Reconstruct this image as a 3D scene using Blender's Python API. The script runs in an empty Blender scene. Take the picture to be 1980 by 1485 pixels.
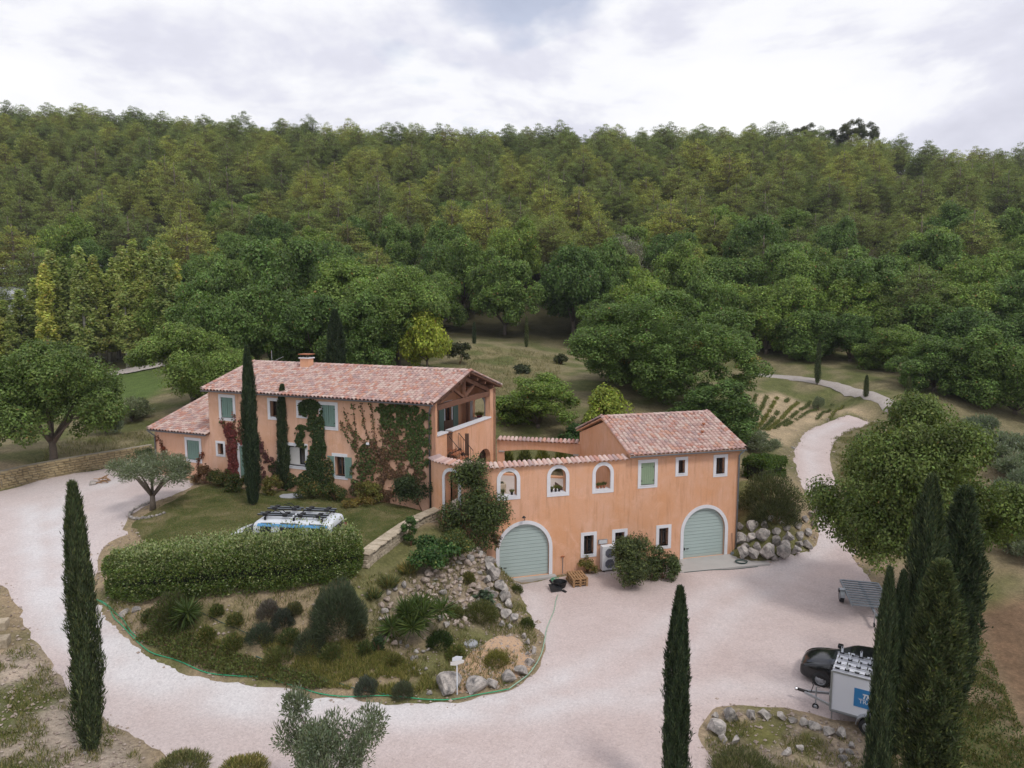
import bpy, math, random
import numpy as np
from mathutils import Vector, Matrix, noise
from mathutils.geometry import delaunay_2d_cdt
R = math.radians
rnd = random.Random(7)
nrg = np.random.default_rng(11)
scene = bpy.context.scene
COL = scene.collection

# ------------------------------------------------------------------ camera
CAM_H, PITCH, FPX = 14.5, R(6.6), 1373.0
cam_d = bpy.data.cameras.new('camera')
cam_d.sensor_fit = 'HORIZONTAL'; cam_d.sensor_width = 36.0
cam_d.lens = 36.0 * FPX / 1980.0
cam_d.clip_start = 0.2; cam_d.clip_end = 4000
cam = bpy.data.objects.new('camera', cam_d); COL.objects.link(cam)
cam.location = (0, 0, CAM_H); cam.rotation_euler = (R(90) - PITCH, 0, 0)
scene.camera = cam

# ------------------------------------------------------------------ sky, sun, exposure
SUN_EL, SUN_AZ = R(56), R(142)            # azimuth from +Y (view direction) towards +X
world = bpy.data.worlds.new('World'); scene.world = world; world.use_nodes = True
wn, wl = world.node_tree.nodes, world.node_tree.links
wn.clear()
def wnode(t, **k):
    n = wn.new(t)
    for a, b in k.items(): setattr(n, a, b)
    return n
w_out = wnode('ShaderNodeOutputWorld')
sky = wnode('ShaderNodeTexSky', sky_type='NISHITA', sun_disc=False)
sky.sun_elevation = SUN_EL; sky.sun_rotation = SUN_AZ; sky.altitude = 300
sky.air_density = 1.0; sky.dust_density = 1.5; sky.ozone_density = 1.0
bg_sky = wnode('ShaderNodeBackground'); bg_sky.inputs['Strength'].default_value = 0.15
wl.new(sky.outputs[0], bg_sky.inputs['Color'])
tc = wnode('ShaderNodeTexCoord')
sep = wnode('ShaderNodeSeparateXYZ'); wl.new(tc.outputs['Generated'], sep.inputs[0])
zmax = wnode('ShaderNodeMath', operation='MAXIMUM'); wl.new(sep.outputs[2], zmax.inputs[0]); zmax.inputs[1].default_value = 0.0
zadd = wnode('ShaderNodeMath', operation='ADD'); wl.new(zmax.outputs[0], zadd.inputs[0]); zadd.inputs[1].default_value = 0.22
dx = wnode('ShaderNodeMath', operation='DIVIDE'); wl.new(sep.outputs[0], dx.inputs[0]); wl.new(zadd.outputs[0], dx.inputs[1])
dy = wnode('ShaderNodeMath', operation='DIVIDE'); wl.new(sep.outputs[1], dy.inputs[0]); wl.new(zadd.outputs[0], dy.inputs[1])
comb = wnode('ShaderNodeCombineXYZ'); wl.new(dx.outputs[0], comb.inputs[0]); wl.new(dy.outputs[0], comb.inputs[1])
mapn = wnode('ShaderNodeMapping'); wl.new(comb.outputs[0], mapn.inputs[0])
mapn.inputs['Location'].default_value = (7.2, 5.25, 0.0)
def wnoise(scale, detail, rough, dist, loc):
    m = wnode('ShaderNodeMapping'); wl.new(mapn.outputs[0], m.inputs[0]); m.inputs['Location'].default_value = loc
    n = wnode('ShaderNodeTexNoise'); wl.new(m.outputs[0], n.inputs['Vector'])
    n.inputs['Scale'].default_value = scale; n.inputs['Detail'].default_value = detail
    n.inputs['Roughness'].default_value = rough; n.inputs['Distortion'].default_value = dist
    return n
def wramp(src, stops):
    r = wnode('ShaderNodeValToRGB'); wl.new(src, r.inputs[0])
    e = r.color_ramp.elements
    while len(e) < len(stops): e.new(0.5)
    for i, (p, c) in enumerate(stops): e[i].position = p; e[i].color = (*c, 1)
    return r
cover = wramp(wnoise(0.9, 7, 0.52, 0.35, (0, 0, 0)).outputs[0], [(0.345, (0.58, 0.58, 0.58)), (0.42, (1, 1, 1))])
tone = wramp(wnoise(1.25, 8, 0.55, 0.25, (5.3, 2.1, 0)).outputs[0],
             [(0.36, (1.0, 1.0, 1.0)), (0.47, (0.93, 0.935, 0.97)), (0.53, (0.76, 0.765, 0.86)), (0.66, (0.63, 0.635, 0.73))])
bg_cl = wnode('ShaderNodeBackground'); bg_cl.inputs['Strength'].default_value = 1.06
wl.new(tone.outputs[0], bg_cl.inputs['Color'])
mixw = wnode('ShaderNodeMixShader')
wl.new(cover.outputs[0], mixw.inputs[0]); wl.new(bg_sky.outputs[0], mixw.inputs[1]); wl.new(bg_cl.outputs[0], mixw.inputs[2])
wl.new(mixw.outputs[0], w_out.inputs[0])

sun_d = bpy.data.lights.new('sun', 'SUN'); sun_d.energy = 1.5; sun_d.angle = R(12); sun_d.color = (1.0, 0.955, 0.89)
sun = bpy.data.objects.new('sun', sun_d); COL.objects.link(sun)
sun.rotation_euler = Vector((-math.sin(SUN_AZ) * math.cos(SUN_EL), -math.cos(SUN_AZ) * math.cos(SUN_EL), -math.sin(SUN_EL))).to_track_quat('-Z', 'Y').to_euler()

vs = scene.view_settings
vs.view_transform = 'Standard'; vs.look = 'None'; vs.gamma = 1.0; vs.use_curve_mapping = False
vs.exposure = 0.0
scene.cycles.max_bounces = 5; scene.cycles.diffuse_bounces = 2; scene.cycles.glossy_bounces = 2; scene.cycles.adaptive_threshold = 0.02
scene.cycles.transmission_bounces = 2; scene.cycles.transparent_max_bounces = 6
scene.cycles.caustics_reflective = False; scene.cycles.caustics_refractive = False

# ------------------------------------------------------------------ object helpers
def tag(o, label=None, cat=None, group=None, kind=None):
    if label: o['label'] = label
    if cat: o['category'] = cat
    if group: o['group'] = group
    if kind: o['kind'] = kind
    return o
def empty(name, loc=(0, 0, 0), rz=0.0, label=None, cat=None, group=None, parent=None):
    o = bpy.data.objects.new(name, None); COL.objects.link(o)
    o.empty_display_size = 0.3
    o.location = loc; o.rotation_euler = (0, 0, rz)
    if parent: o.parent = parent
    return tag(o, label, cat, group)
def link(name, me, parent=None, loc=None, rot=None, scale=None):
    o = bpy.data.objects.new(name, me); COL.objects.link(o)
    if parent: o.parent = parent
    if loc is not None: o.location = loc
    if rot is not None: o.rotation_euler = rot
    if scale is not None: o.scale = scale
    return o
def copy_tree(o, parent=None):
    c = o.copy(); COL.objects.link(c); c.parent = parent
    for ch in list(o.children): copy_tree(ch, c)
    return c
def mesh_np(name, V, faces, mats, smooth=False, col=None, mi=None):
    """V (n,3); faces (m,k) int array; mats: material or list"""
    V = np.asarray(V, dtype=np.float32); faces = np.asarray(faces, dtype=np.int32)
    me = bpy.data.meshes.new(name)
    m, k = faces.shape
    me.vertices.add(len(V)); me.vertices.foreach_set('co', V.ravel())
    me.loops.add(m * k); me.loops.foreach_set('vertex_index', faces.ravel())
    me.polygons.add(m); me.polygons.foreach_set('loop_start', np.arange(0, m * k, k, dtype=np.int32))
    if mi is not None: me.polygons.foreach_set('material_index', np.asarray(mi, dtype=np.int32))
    me.polygons.foreach_set('use_smooth', np.full(m, bool(smooth)))
    for mt in (mats if isinstance(mats, (list, tuple)) else [mats]): me.materials.append(mt)
    if col is not None:
        a = me.attributes.new('lc', 'FLOAT_COLOR', 'POINT')
        c4 = np.ones((len(V), 4), dtype=np.float32); c4[:, :3] = col
        a.data.foreach_set('color', c4.ravel())
    me.update(calc_edges=True); me.validate()
    return me
class MB:
    """collects faces of ONE part"""
    def __init__(s): s.v = []; s.f = []; s.m = []; s.mi = 0
    def add(s, vs, fs):
        b = len(s.v); s.v += [tuple(p) for p in vs]
        for f in fs: s.f.append(tuple(i + b for i in f)); s.m.append(s.mi)
        return s
    def hexa(s, p):      # 8 corners: bottom 4 ccw, top 4 ccw
        return s.add(p, [(3, 2, 1, 0), (4, 5, 6, 7), (0, 1, 5, 4), (1, 2, 6, 5), (2, 3, 7, 6), (3, 0, 4, 7)])
    def box(s, x0, x1, y0, y1, z0, z1):
        return s.hexa([(x0, y0, z0), (x1, y0, z0), (x1, y1, z0), (x0, y1, z0), (x0, y0, z1), (x1, y0, z1), (x1, y1, z1), (x0, y1, z1)])
    def bar(s, a, b, w, h, up=(0, 0, 1)):
        a, b = Vector(a), Vector(b); d = (b - a).normalized(); u = Vector(up)
        x = d.cross(u)
        if x.length < 1e-4: x = d.cross(Vector((1, 0, 0)))
        x.normalize(); u = x.cross(d).normalized(); x *= w / 2; u *= h / 2
        return s.hexa([a - x - u, b - x - u, b + x - u, a + x - u, a - x + u, b - x + u, b + x + u, a + x + u])
    def tube(s, pts, rad, n=8, cap=True):
        pts = [Vector(p) for p in pts]
        rad = rad if isinstance(rad, (list, tuple)) else [rad] * len(pts)
        b = len(s.v); prev = None
        for i, p in enumerate(pts):
            d = (pts[min(i + 1, len(pts) - 1)] - pts[max(i - 1, 0)])
            d = d.normalized() if d.length > 1e-9 else Vector((0, 0, 1))
            if prev is None:
                x = d.cross(Vector((0.13, 0.31, 0.94)))
                if x.length < 0.1: x = d.cross(Vector((1, 0, 0)))
            else: x = prev - d * prev.dot(d)
            x.normalize(); prev = x; y = d.cross(x)
            for k in range(n):
                a = 2 * math.pi * k / n
                s.v.append(tuple(p + (x * math.cos(a) + y * math.sin(a)) * rad[i]))
        for i in range(len(pts) - 1):
            for k in range(n):
                k2 = (k + 1) % n
                s.f.append((b + i * n + k, b + i * n + k2, b + (i + 1) * n + k2, b + (i + 1) * n + k)); s.m.append(s.mi)
        if cap:
            s.f.append(tuple(b + k for k in reversed(range(n)))); s.m.append(s.mi)
            e = b + (len(pts) - 1) * n
            s.f.append(tuple(e + k for k in range(n))); s.m.append(s.mi)
        return s
    def prism(s, poly, f0, f1):
        """poly list of 2d; f0,f1 map 2d->3d for the two ends"""
        n = len(poly); A = [f0(p) for p in poly]; B = [f1(p) for p in poly]
        return s.add(A + B, [tuple(reversed(range(n))), tuple(range(n, 2 * n))] + [(i, (i + 1) % n, n + (i + 1) % n, n + i) for i in range(n)])
    def lathe(s, prof, n=12, c=(0, 0, 0)):
        b = len(s.v)
        for r, z in prof:
            for k in range(n):
                a = 2 * math.pi * k / n
                s.v.append((c[0] + r * math.cos(a), c[1] + r * math.sin(a), c[2] + z))
        for i in range(len(prof) - 1):
            for k in range(n):
                k2 = (k + 1) % n
                s.f.append((b + i * n + k, b + i * n + k2, b + (i + 1) * n + k2, b + (i + 1) * n + k)); s.m.append(s.mi)
        return s
    def mesh(s, name, mats, smooth=False):
        me = bpy.data.meshes.new(name); me.from_pydata(s.v, [], s.f)
        for mt in (mats if isinstance(mats, (list, tuple)) else [mats]): me.materials.append(mt)
        me.polygons.foreach_set('material_index', s.m)
        if smooth: me.polygons.foreach_set('use_smooth', [True] * len(me.polygons))
        me.update(); return me
    def build(s, name, mats, parent=None, smooth=False, bevel=0.0, **k):
        o = link(name, s.mesh(name, mats, smooth), parent, **k)
        if bevel:
            b = o.modifiers.new('bevel', 'BEVEL'); b.width = bevel; b.segments = 2; b.limit_method = 'ANGLE'
        return o

# ------------------------------------------------------------------ materials
MATS = {}
def node_mat(name):
    m = bpy.data.materials.new(name); m.use_nodes = True
    nt = m.node_tree; nt.nodes.clear()
    out = nt.nodes.new('ShaderNodeOutputMaterial')
    return m, nt, out
def N(nt, t, **k):
    n = nt.nodes.new(t)
    for a, b in k.items(): setattr(n, a, b)
    return n
def noise_n(nt, vec, scale, detail=4, rough=0.55, dist=0.0):
    n = N(nt, 'ShaderNodeTexNoise')
    if vec: nt.links.new(vec, n.inputs['Vector'])
    n.inputs['Scale'].default_value = scale; n.inputs['Detail'].default_value = detail
    n.inputs['Roughness'].default_value = rough; n.inputs['Distortion'].default_value = dist
    return n.outputs[0]
def ramp_n(nt, src, stops, interp='LINEAR'):
    r = N(nt, 'ShaderNodeValToRGB'); nt.links.new(src, r.inputs[0]); r.color_ramp.interpolation = interp
    e = r.color_ramp.elements
    while len(e) < len(stops): e.new(0.5)
    for i, (p, c) in enumerate(stops):
        e[i].position = p
        e[i].color = (*c, 1) if not isinstance(c, (int, float)) else (c, c, c, 1)
    return r.outputs[0]
def mix_n(nt, fac, a, b, mode='MIX'):
    m = N(nt, 'ShaderNodeMix', data_type='RGBA', blend_type=mode)
    m.clamp_result = False
    for inp, val in ((m.inputs[0], fac), (m.inputs[6], a), (m.inputs[7], b)):
        if hasattr(val, 'is_linked') or hasattr(val, 'links'): nt.links.new(val, inp)
        elif isinstance(val, (int, float)): inp.default_value = val
        else: inp.default_value = (*val, 1)
    return m.outputs[2]
def coord(nt, kind='Object'):
    return N(nt, 'ShaderNodeTexCoord').outputs[kind]
def wpos(nt): return N(nt, 'ShaderNodeNewGeometry').outputs['Position']
def bump_n(nt, h, strength=0.3, dist=0.02):
    b = N(nt, 'ShaderNodeBump'); b.inputs['Strength'].default_value = strength; b.inputs['Distance'].default_value = dist
    nt.links.new(h, b.inputs['Height']); return b.outputs[0]
def prin(nt, out, color, rough=0.8, metal=0.0, spec=0.3, normal=None):
    p = N(nt, 'ShaderNodeBsdfPrincipled')
    if hasattr(color, 'links'): nt.links.new(color, p.inputs['Base Color'])
    else: p.inputs['Base Color'].default_value = (*color, 1)
    if hasattr(rough, 'links'): nt.links.new(rough, p.inputs['Roughness'])
    else: p.inputs['Roughness'].default_value = rough
    p.inputs['Metallic'].default_value = metal; p.inputs['Specular IOR Level'].default_value = spec
    if normal: nt.links.new(normal, p.inputs['Normal'])
    if out: nt.links.new(p.outputs[0], out.inputs[0])
    return p
def plain(name, color, rough=0.6, metal=0.0, spec=0.4, var=0.12, scale=6.0, bump=0.0):
    m, nt, out = node_mat(name)
    v = wpos(nt)
    n = noise_n(nt, v, scale, 5, 0.6)
    c = mix_n(nt, n, tuple(x * (1 - var) for x in color), tuple(min(1, x * (1 + var)) for x in color))
    prin(nt, out, c, rough, metal, spec, bump_n(nt, noise_n(nt, v, scale * 8, 4), bump, 0.01) if bump else None)
    MATS[name] = m; return m
# ---- surfaces
def stucco(name, base, dark, pale):
    m, nt, out = node_mat(name); v = wpos(nt)
    mp = N(nt, 'ShaderNodeMapping'); nt.links.new(v, mp.inputs[0]); mp.inputs['Scale'].default_value = (1, 1, 0.28)
    streak = noise_n(nt, mp.outputs[0], 2.2, 8, 0.68, 0.5)
    big = noise_n(nt, v, 0.45, 4, 0.6, 0.6)
    c = mix_n(nt, ramp_n(nt, streak, [(0.35, 0), (0.72, 1)]), base, pale)
    c = mix_n(nt, ramp_n(nt, big, [(0.42, 0), (0.70, 0.75)]), c, dark)
    mp2 = N(nt, 'ShaderNodeMapping'); nt.links.new(v, mp2.inputs[0]); mp2.inputs['Scale'].default_value = (1, 1, 0.10)
    drip = noise_n(nt, mp2.outputs[0], 5.5, 5, 0.6, 0.2)
    c = mix_n(nt, ramp_n(nt, drip, [(0.52, 0), (0.72, 0.5)]), c, tuple(x * .70 for x in dark))
    c = mix_n(nt, ramp_n(nt, noise_n(nt, v, 1.1, 6, 0.7, 1.0), [(0.54, 0), (0.70, 0.6)]), c, tuple(min(1, x * 1.10) for x in pale))
    fine = noise_n(nt, v, 26, 4, 0.7)
    c = mix_n(nt, 0.35, c, ramp_n(nt, fine, [(0.3, (0.72, 0.72, 0.72)), (0.7, (1.12, 1.12, 1.12))]), 'MULTIPLY')
    prin(nt, out, c, 0.92, 0, 0.15, bump_n(nt, noise_n(nt, v, 60, 5, 0.7), 0.35, 0.01))
    MATS[name] = m
stucco('stucco', (0.71, 0.395, 0.25), (0.69, 0.345, 0.175), (0.74, 0.445, 0.315))
stucco('stucco_pale', (0.70, 0.42, 0.295), (0.68, 0.37, 0.225), (0.74, 0.475, 0.36))
plain('white_trim', (0.72, 0.72, 0.76), 0.75, var=0.10, scale=3, bump=0.1)
plain('shutter', (0.165, 0.26, 0.225), 0.6, var=0.10, scale=4)
plain('shutter_light', (0.27, 0.36, 0.24), 0.6, var=0.08, scale=4)
plain('door_green', (0.40, 0.49, 0.475), 0.5, var=0.08, scale=1.2)
plain('door_green_dark', (0.21, 0.30, 0.265), 0.5, var=0.08, scale=1.2)
plain('dark_wood', (0.10, 0.055, 0.035), 0.65, var=0.25, scale=5)
plain('beam_wood', (0.175, 0.085, 0.055), 0.75, var=0.3, scale=4, bump=0.3)
plain('brown_frame', (0.16, 0.075, 0.04), 0.5, var=0.15)
plain('pallet_wood', (0.34, 0.20, 0.10), 0.85, var=0.3, scale=5, bump=0.2)
plain('zinc', (0.19, 0.20, 0.22), 0.45, 0.6, var=0.15)
plain('galv', (0.42, 0.44, 0.47), 0.42, 0.75, var=0.15)
plain('galv_dull', (0.24, 0.27, 0.30), 0.5, 0.5, var=0.2)
plain('iron', (0.025, 0.022, 0.022), 0.6, var=0.2)
plain('black_plastic', (0.012, 0.012, 0.014), 0.55, var=0.2)
plain('rubber', (0.02, 0.02, 0.021), 0.8, var=0.2)
plain('chrome', (0.70, 0.70, 0.72), 0.18, 1.0, var=0.03)
plain('white_paint', (0.66, 0.69, 0.74), 0.35, spec=0.5, var=0.03)
plain('trailer_white', (0.70, 0.71, 0.78), 0.4, spec=0.4, var=0.04, scale=1.5)
plain('blue_print', (0.035, 0.20, 0.46), 0.45, var=0.05)
plain('blue_stripe', (0.13, 0.36, 0.66), 0.4, var=0.05)
plain('car_black', (0.008, 0.009, 0.011), 0.12, spec=0.6, var=0.05)
plain('room_dark', (0.04, 0.04, 0.042), 0.8)  # darkness of the unlit rooms, put into the colour
plain('seat_white', (0.66, 0.64, 0.62), 0.8, var=0.08)
plain('concrete', (0.42, 0.40, 0.385), 0.9, var=0.15, scale=1.2, bump=0.3)
plain('paving', (0.50, 0.44, 0.41), 0.9, var=0.15, scale=1.5, bump=0.3)
plain('hose_green', (0.03, 0.33, 0.16), 0.4, var=0.15)
plain('hose_pale', (0.30, 0.48, 0.36), 0.45, var=0.15)
plain('hose_dark', (0.02, 0.06, 0.055), 0.5, var=0.2)
plain('hose_blue', (0.05, 0.17, 0.17), 0.5, var=0.2)
plain('pot_red', (0.24, 0.03, 0.04), 0.4)
plain('terracotta', (0.36, 0.14, 0.07), 0.8, var=0.2)
plain('ac_white', (0.66, 0.67, 0.70), 0.5, var=0.05)
plain('ac_grille', (0.16, 0.17, 0.21), 0.6, var=0.1)
plain('tunnel_film', (0.62, 0.63, 0.68), 0.4, spec=0.5, var=0.12, scale=0.6)
plain('flagstone', (0.36, 0.37, 0.40), 0.85, var=0.15, scale=3, bump=0.3)
plain('lamp_amber', (0.5, 0.2, 0.04), 0.3)

def glass(name, color=(0.012, 0.014, 0.016)):
    m, nt, out = node_mat(name)
    prin(nt, out, color, 0.06, 0, 0.6); MATS[name] = m
glass('glass'); glass('car_glass', (0.03, 0.034, 0.04))
def headlight():
    m, nt, out = node_mat('headlight'); prin(nt, out, (0.62, 0.64, 0.68), 0.12, 0.3, 0.7); MATS['headlight'] = m
headlight()

def tile_mat():
    m, nt, out = node_mat('roof_tile')
    at = N(nt, 'ShaderNodeAttribute', attribute_name='rnd')
    oi = N(nt, 'ShaderNodeObjectInfo')
    ad = N(nt, 'ShaderNodeMath', operation='ADD'); nt.links.new(at.outputs['Fac'], ad.inputs[0]); nt.links.new(oi.outputs['Random'], ad.inputs[1])
    fr = N(nt, 'ShaderNodeMath', operation='FRACT'); nt.links.new(ad.outputs[0], fr.inputs[0])
    c = ramp_n(nt, fr.outputs[0], [(0.0, (0.57, 0.40, 0.36)), (0.16, (0.49, 0.26, 0.21)), (0.26, (0.60, 0.45, 0.41)), (0.43, (0.47, 0.31, 0.285)),
                                   (0.58, (0.55, 0.32, 0.25)), (0.68, (0.41, 0.30, 0.29)), (0.76, (0.61, 0.48, 0.43)), (0.88, (0.52, 0.345, 0.31))], 'CONSTANT')
    v = wpos(nt)
    c = mix_n(nt, ramp_n(nt, noise_n(nt, v, 5, 6, 0.65), [(0.52, 0.0), (0.78, 0.4)]), c, (0.36, 0.30, 0.26))
    c = mix_n(nt, ramp_n(nt, noise_n(nt, v, 22, 4, 0.7), [(0.58, 0.0), (0.85, 0.4)]), c, (0.22, 0.17, 0.16))
    prin(nt, out, c, 0.9, 0, 0.2, bump_n(nt, noise_n(nt, v, 90, 3), 0.3, 0.005)); MATS['roof_tile'] = m
tile_mat()

def stone_mat(name, stops, crack=0.35, scale=3.0, lichen=(0.30, 0.30, 0.30)):
    m, nt, out = node_mat(name); v = wpos(nt)
    oi = N(nt, 'ShaderNodeObjectInfo').outputs['Random']
    n = noise_n(nt, v, scale, 8, 0.68, 0.6)
    c = ramp_n(nt, n, stops)
    c = mix_n(nt, 0.55, c, ramp_n(nt, oi, [(0, (0.68, 0.66, 0.63)), (0.5, (1.0, 0.97, 0.93)), (1, (1.22, 1.2, 1.18))]), 'MULTIPLY')
    c = mix_n(nt, ramp_n(nt, noise_n(nt, v, scale * 1.7, 6, 0.7, 1.5), [(0.56, 0), (0.68, crack)]), c, lichen)
    prin(nt, out, c, 0.95, 0, 0.15, bump_n(nt, noise_n(nt, v, scale * 5, 8, 0.7), 0.7, 0.05)); MATS[name] = m
stone_mat('boulder', [(0.30, (0.10, 0.095, 0.095)), (0.43, (0.25, 0.235, 0.225)), (0.55, (0.42, 0.385, 0.36)), (0.72, (0.60, 0.56, 0.53))], 0.7, 3.2, (0.13, 0.13, 0.145))
stone_mat('rubble', [(0.30, (0.17, 0.14, 0.12)), (0.46, (0.36, 0.29, 0.25)), (0.6, (0.48, 0.41, 0.36)), (0.75, (0.60, 0.54, 0.49))], 0.5, 5, (0.27, 0.27, 0.27))
stone_mat('wall_stone', [(0.28, (0.30, 0.25, 0.18)), (0.5, (0.46, 0.39, 0.30)), (0.78, (0.58, 0.51, 0.41))], 0.3, 4, (0.30, 0.29, 0.26))
stone_mat('wall_stone_ochre', [(0.28, (0.26, 0.20, 0.11)), (0.5, (0.40, 0.32, 0.19)), (0.78, (0.50, 0.42, 0.28))], 0.4, 4, (0.22, 0.22, 0.19))
plain('mortar', (0.30, 0.26, 0.20), 0.95, var=0.2, scale=4)

def gravel_mat(name, base, pale, dark, pebble=55.0, track=True):
    m, nt, out = node_mat(name); v = wpos(nt)
    big = noise_n(nt, v, 0.22, 5, 0.6, 0.6)
    mid = noise_n(nt, v, 1.3, 6, 0.65, 0.3)
    c = mix_n(nt, ramp_n(nt, big, [(0.38, 0), (0.66, 0.8)]), base, pale)
    c = mix_n(nt, ramp_n(nt, mid, [(0.5, 0), (0.75, 0.42)]), c, dark)
    if track:
        at = N(nt, 'ShaderNodeAttribute', attribute_name='lc')
        c = mix_n(nt, at.outputs['Fac'], c, (0.62, 0.595, 0.60))
    vo = N(nt, 'ShaderNodeTexVoronoi'); nt.links.new(v, vo.inputs['Vector']); vo.inputs['Scale'].default_value = pebble / 3
    sp = N(nt, 'ShaderNodeSeparateColor'); nt.links.new(vo.outputs['Color'], sp.inputs[0])
    c = mix_n(nt, 0.32, c, ramp_n(nt, sp.outputs[0], [(0.0, (0.66, 0.65, 0.66)), (0.35, (0.96, 0.95, 0.95)), (0.8, (1.06, 1.05, 1.04)), (1.0, (1.28, 1.27, 1.25))]), 'MULTIPLY')
    c = mix_n(nt, 0.6, c, ramp_n(nt, noise_n(nt, v, 9, 5, 0.75), [(0.3, (0.82, 0.81, 0.82)), (0.65, (1.1, 1.1, 1.1))]), 'MULTIPLY')
    prin(nt, out, c, 0.96, 0, 0.1, bump_n(nt, vo.outputs['Distance'], 0.5, 0.02)); MATS[name] = m
gravel_mat('gravel', (0.505, 0.415, 0.395), (0.575, 0.495, 0.48), (0.415, 0.335, 0.31))
gravel_mat('pea_gravel', (0.46, 0.31, 0.20), (0.52, 0.38, 0.27), (0.34, 0.22, 0.13), 40, False)
gravel_mat('track_dirt', (0.36, 0.325, 0.30), (0.43, 0.39, 0.365), (0.28, 0.24, 0.20), 40, False)

def ground_mat():
    m, nt, out = node_mat('soil'); v = wpos(nt)
    at = N(nt, 'ShaderNodeAttribute', attribute_name='lc').outputs['Color']
    n1 = noise_n(nt, v, 0.9, 7, 0.72, 0.5); n2 = noise_n(nt, v, 7, 8, 0.8)
    c = mix_n(nt, 0.8, at, ramp_n(nt, n1, [(0.3, (0.62, 0.64, 0.60)), (0.5, (0.97, 0.97, 0.95)), (0.7, (1.35, 1.3, 1.25))]), 'MULTIPLY')
    c = mix_n(nt, 0.75, c, ramp_n(nt, n2, [(0.3, (0.5, 0.5, 0.48)), (0.5, (1, 1, 1)), (0.68, (1.6, 1.6, 1.58))]), 'MULTIPLY')
    prin(nt, out, c, 0.97, 0, 0.1, bump_n(nt, n2, 0.8, 0.12)); MATS['soil'] = m
ground_mat()
def lawn_mat():
    m, nt, out = node_mat('lawn'); v = wpos(nt)
    c = ramp_n(nt, noise_n(nt, v, 0.55, 7, 0.68, 0.7), [(0.30, (0.055, 0.075, 0.022)), (0.45, (0.095, 0.108, 0.036)), (0.57, (0.150, 0.140, 0.062)), (0.70, (0.250, 0.200, 0.120))])
    c = mix_n(nt, 0.8, c, ramp_n(nt, noise_n(nt, v, 14, 6, 0.75), [(0.3, (0.6, 0.62, 0.6)), (0.7, (1.35, 1.35, 1.3))]), 'MULTIPLY')
    prin(nt, out, c, 0.95, 0, 0.1, bump_n(nt, noise_n(nt, v, 40, 4, 0.7), 0.8, 0.05)); MATS['lawn'] = m
lawn_mat()
def leaf_mat(name, trans=0.28, gloss=0.25, rough=0.5):
    m, nt, out = node_mat(name)
    at = N(nt, 'ShaderNodeAttribute', attribute_name='lc').outputs['Color']
    oi = N(nt, 'ShaderNodeObjectInfo').outputs['Random']
    c = mix_n(nt, 0.55, at, ramp_n(nt, oi, [(0, (0.42, 0.52, 0.60)), (0.3, (0.8, 0.85, 0.9)), (0.6, (1.05, 1.02, 1.0)), (1, (1.75, 1.5, 1.05))]), 'MULTIPLY')
    p = prin(nt, None, c, rough, 0, gloss)
    tr = N(nt, 'ShaderNodeBsdfTranslucent')
    nt.links.new(mix_n(nt, 1.0, c, (1.25, 1.3, 0.8), 'MULTIPLY'), tr.inputs[0])
    mx = N(nt, 'ShaderNodeMixShader'); mx.inputs[0].default_value = trans
    nt.links.new(p.outputs[0], mx.inputs[1]); nt.links.new(tr.outputs[0], mx.inputs[2]); nt.links.new(mx.outputs[0], out.inputs[0])
    MATS[name] = m
leaf_mat('leaf', 0.34); leaf_mat('needle', 0.28, 0.15, 0.6)
plain('bark', (0.13, 0.105, 0.085), 0.9, var=0.35, scale=7, bump=0.5)
plain('bark_pale', (0.30, 0.28, 0.25), 0.9, var=0.3, scale=7, bump=0.4)
plain('stem', (0.16, 0.085, 0.05), 0.9, var=0.3)
# ------------------------------------------------------------------ terrain
CP, SP = math.cos(PITCH), math.sin(PITCH)
def sight(px, py):
    v = py - 742.5
    return np.array([px - 990.0, FPX * CP - v * SP, -v * CP - FPX * SP])
def at_z(px, py, z):
    d = sight(px, py); t = (z - CAM_H) / d[2]
    return d[0] * t, d[1] * t
def project(x, y, z):
    z = np.asarray(z) - CAM_H; x = np.asarray(x); y = np.asarray(y)
    d = y * CP - z * SP; w = y * SP + z * CP
    return 990 + FPX * x / d, 742.5 - FPX * w / d
ANCH = []
def aZ(z, *pts):
    for px, py in pts: ANCH.append((*at_z(px, py, z), z))
def aY(px, py, Y):
    d = sight(px, py); t = Y / d[1]; ANCH.append((d[0] * t, Y, CAM_H + d[2] * t))
def aW(x, y, z): ANCH.append((x, y, z))
# forecourt and the front of the drive
aZ(0.0, (1000, 1135), (1200, 1120), (1423, 1082), (1200, 1180), (1500, 1180), (1100, 1260), (1400, 1290), (1650, 1230), (1560, 1090), (1000, 1330), (1300, 1380), (1560, 1330), (1050, 1180), (1600, 1120))
aZ(-0.1, (1000, 1450), (700, 1420), (1300, 1480), (400, 1440), (1700, 1440), (1700, 1330))
aZ(0.1, (500, 1345), (180, 1450)); aZ(0.45, (300, 1290)); aZ(0.95, (200, 1190), (110, 1230)); aZ(0.3, (60, 1400))
aZ(1.55, (70, 1110), (160, 1100)); aZ(2.2, (60, 1020), (160, 1020)); aZ(2.7, (60, 965), (200, 960)); aZ(1.1, (-60, 1280)); aZ(3.0, (290, 925), (150, 925))
# lawn terrace
aZ(3.1, (300, 975), (450, 985), (600, 985), (700, 1020), (780, 985), (820, 1000), (400, 1010)); aW(-9, 30, 3.0); aW(-13.5, 30.5, 2.9); aW(-6.3, 31.2, 3.0); aW(-16.5, 31.5, 2.6)
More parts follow.
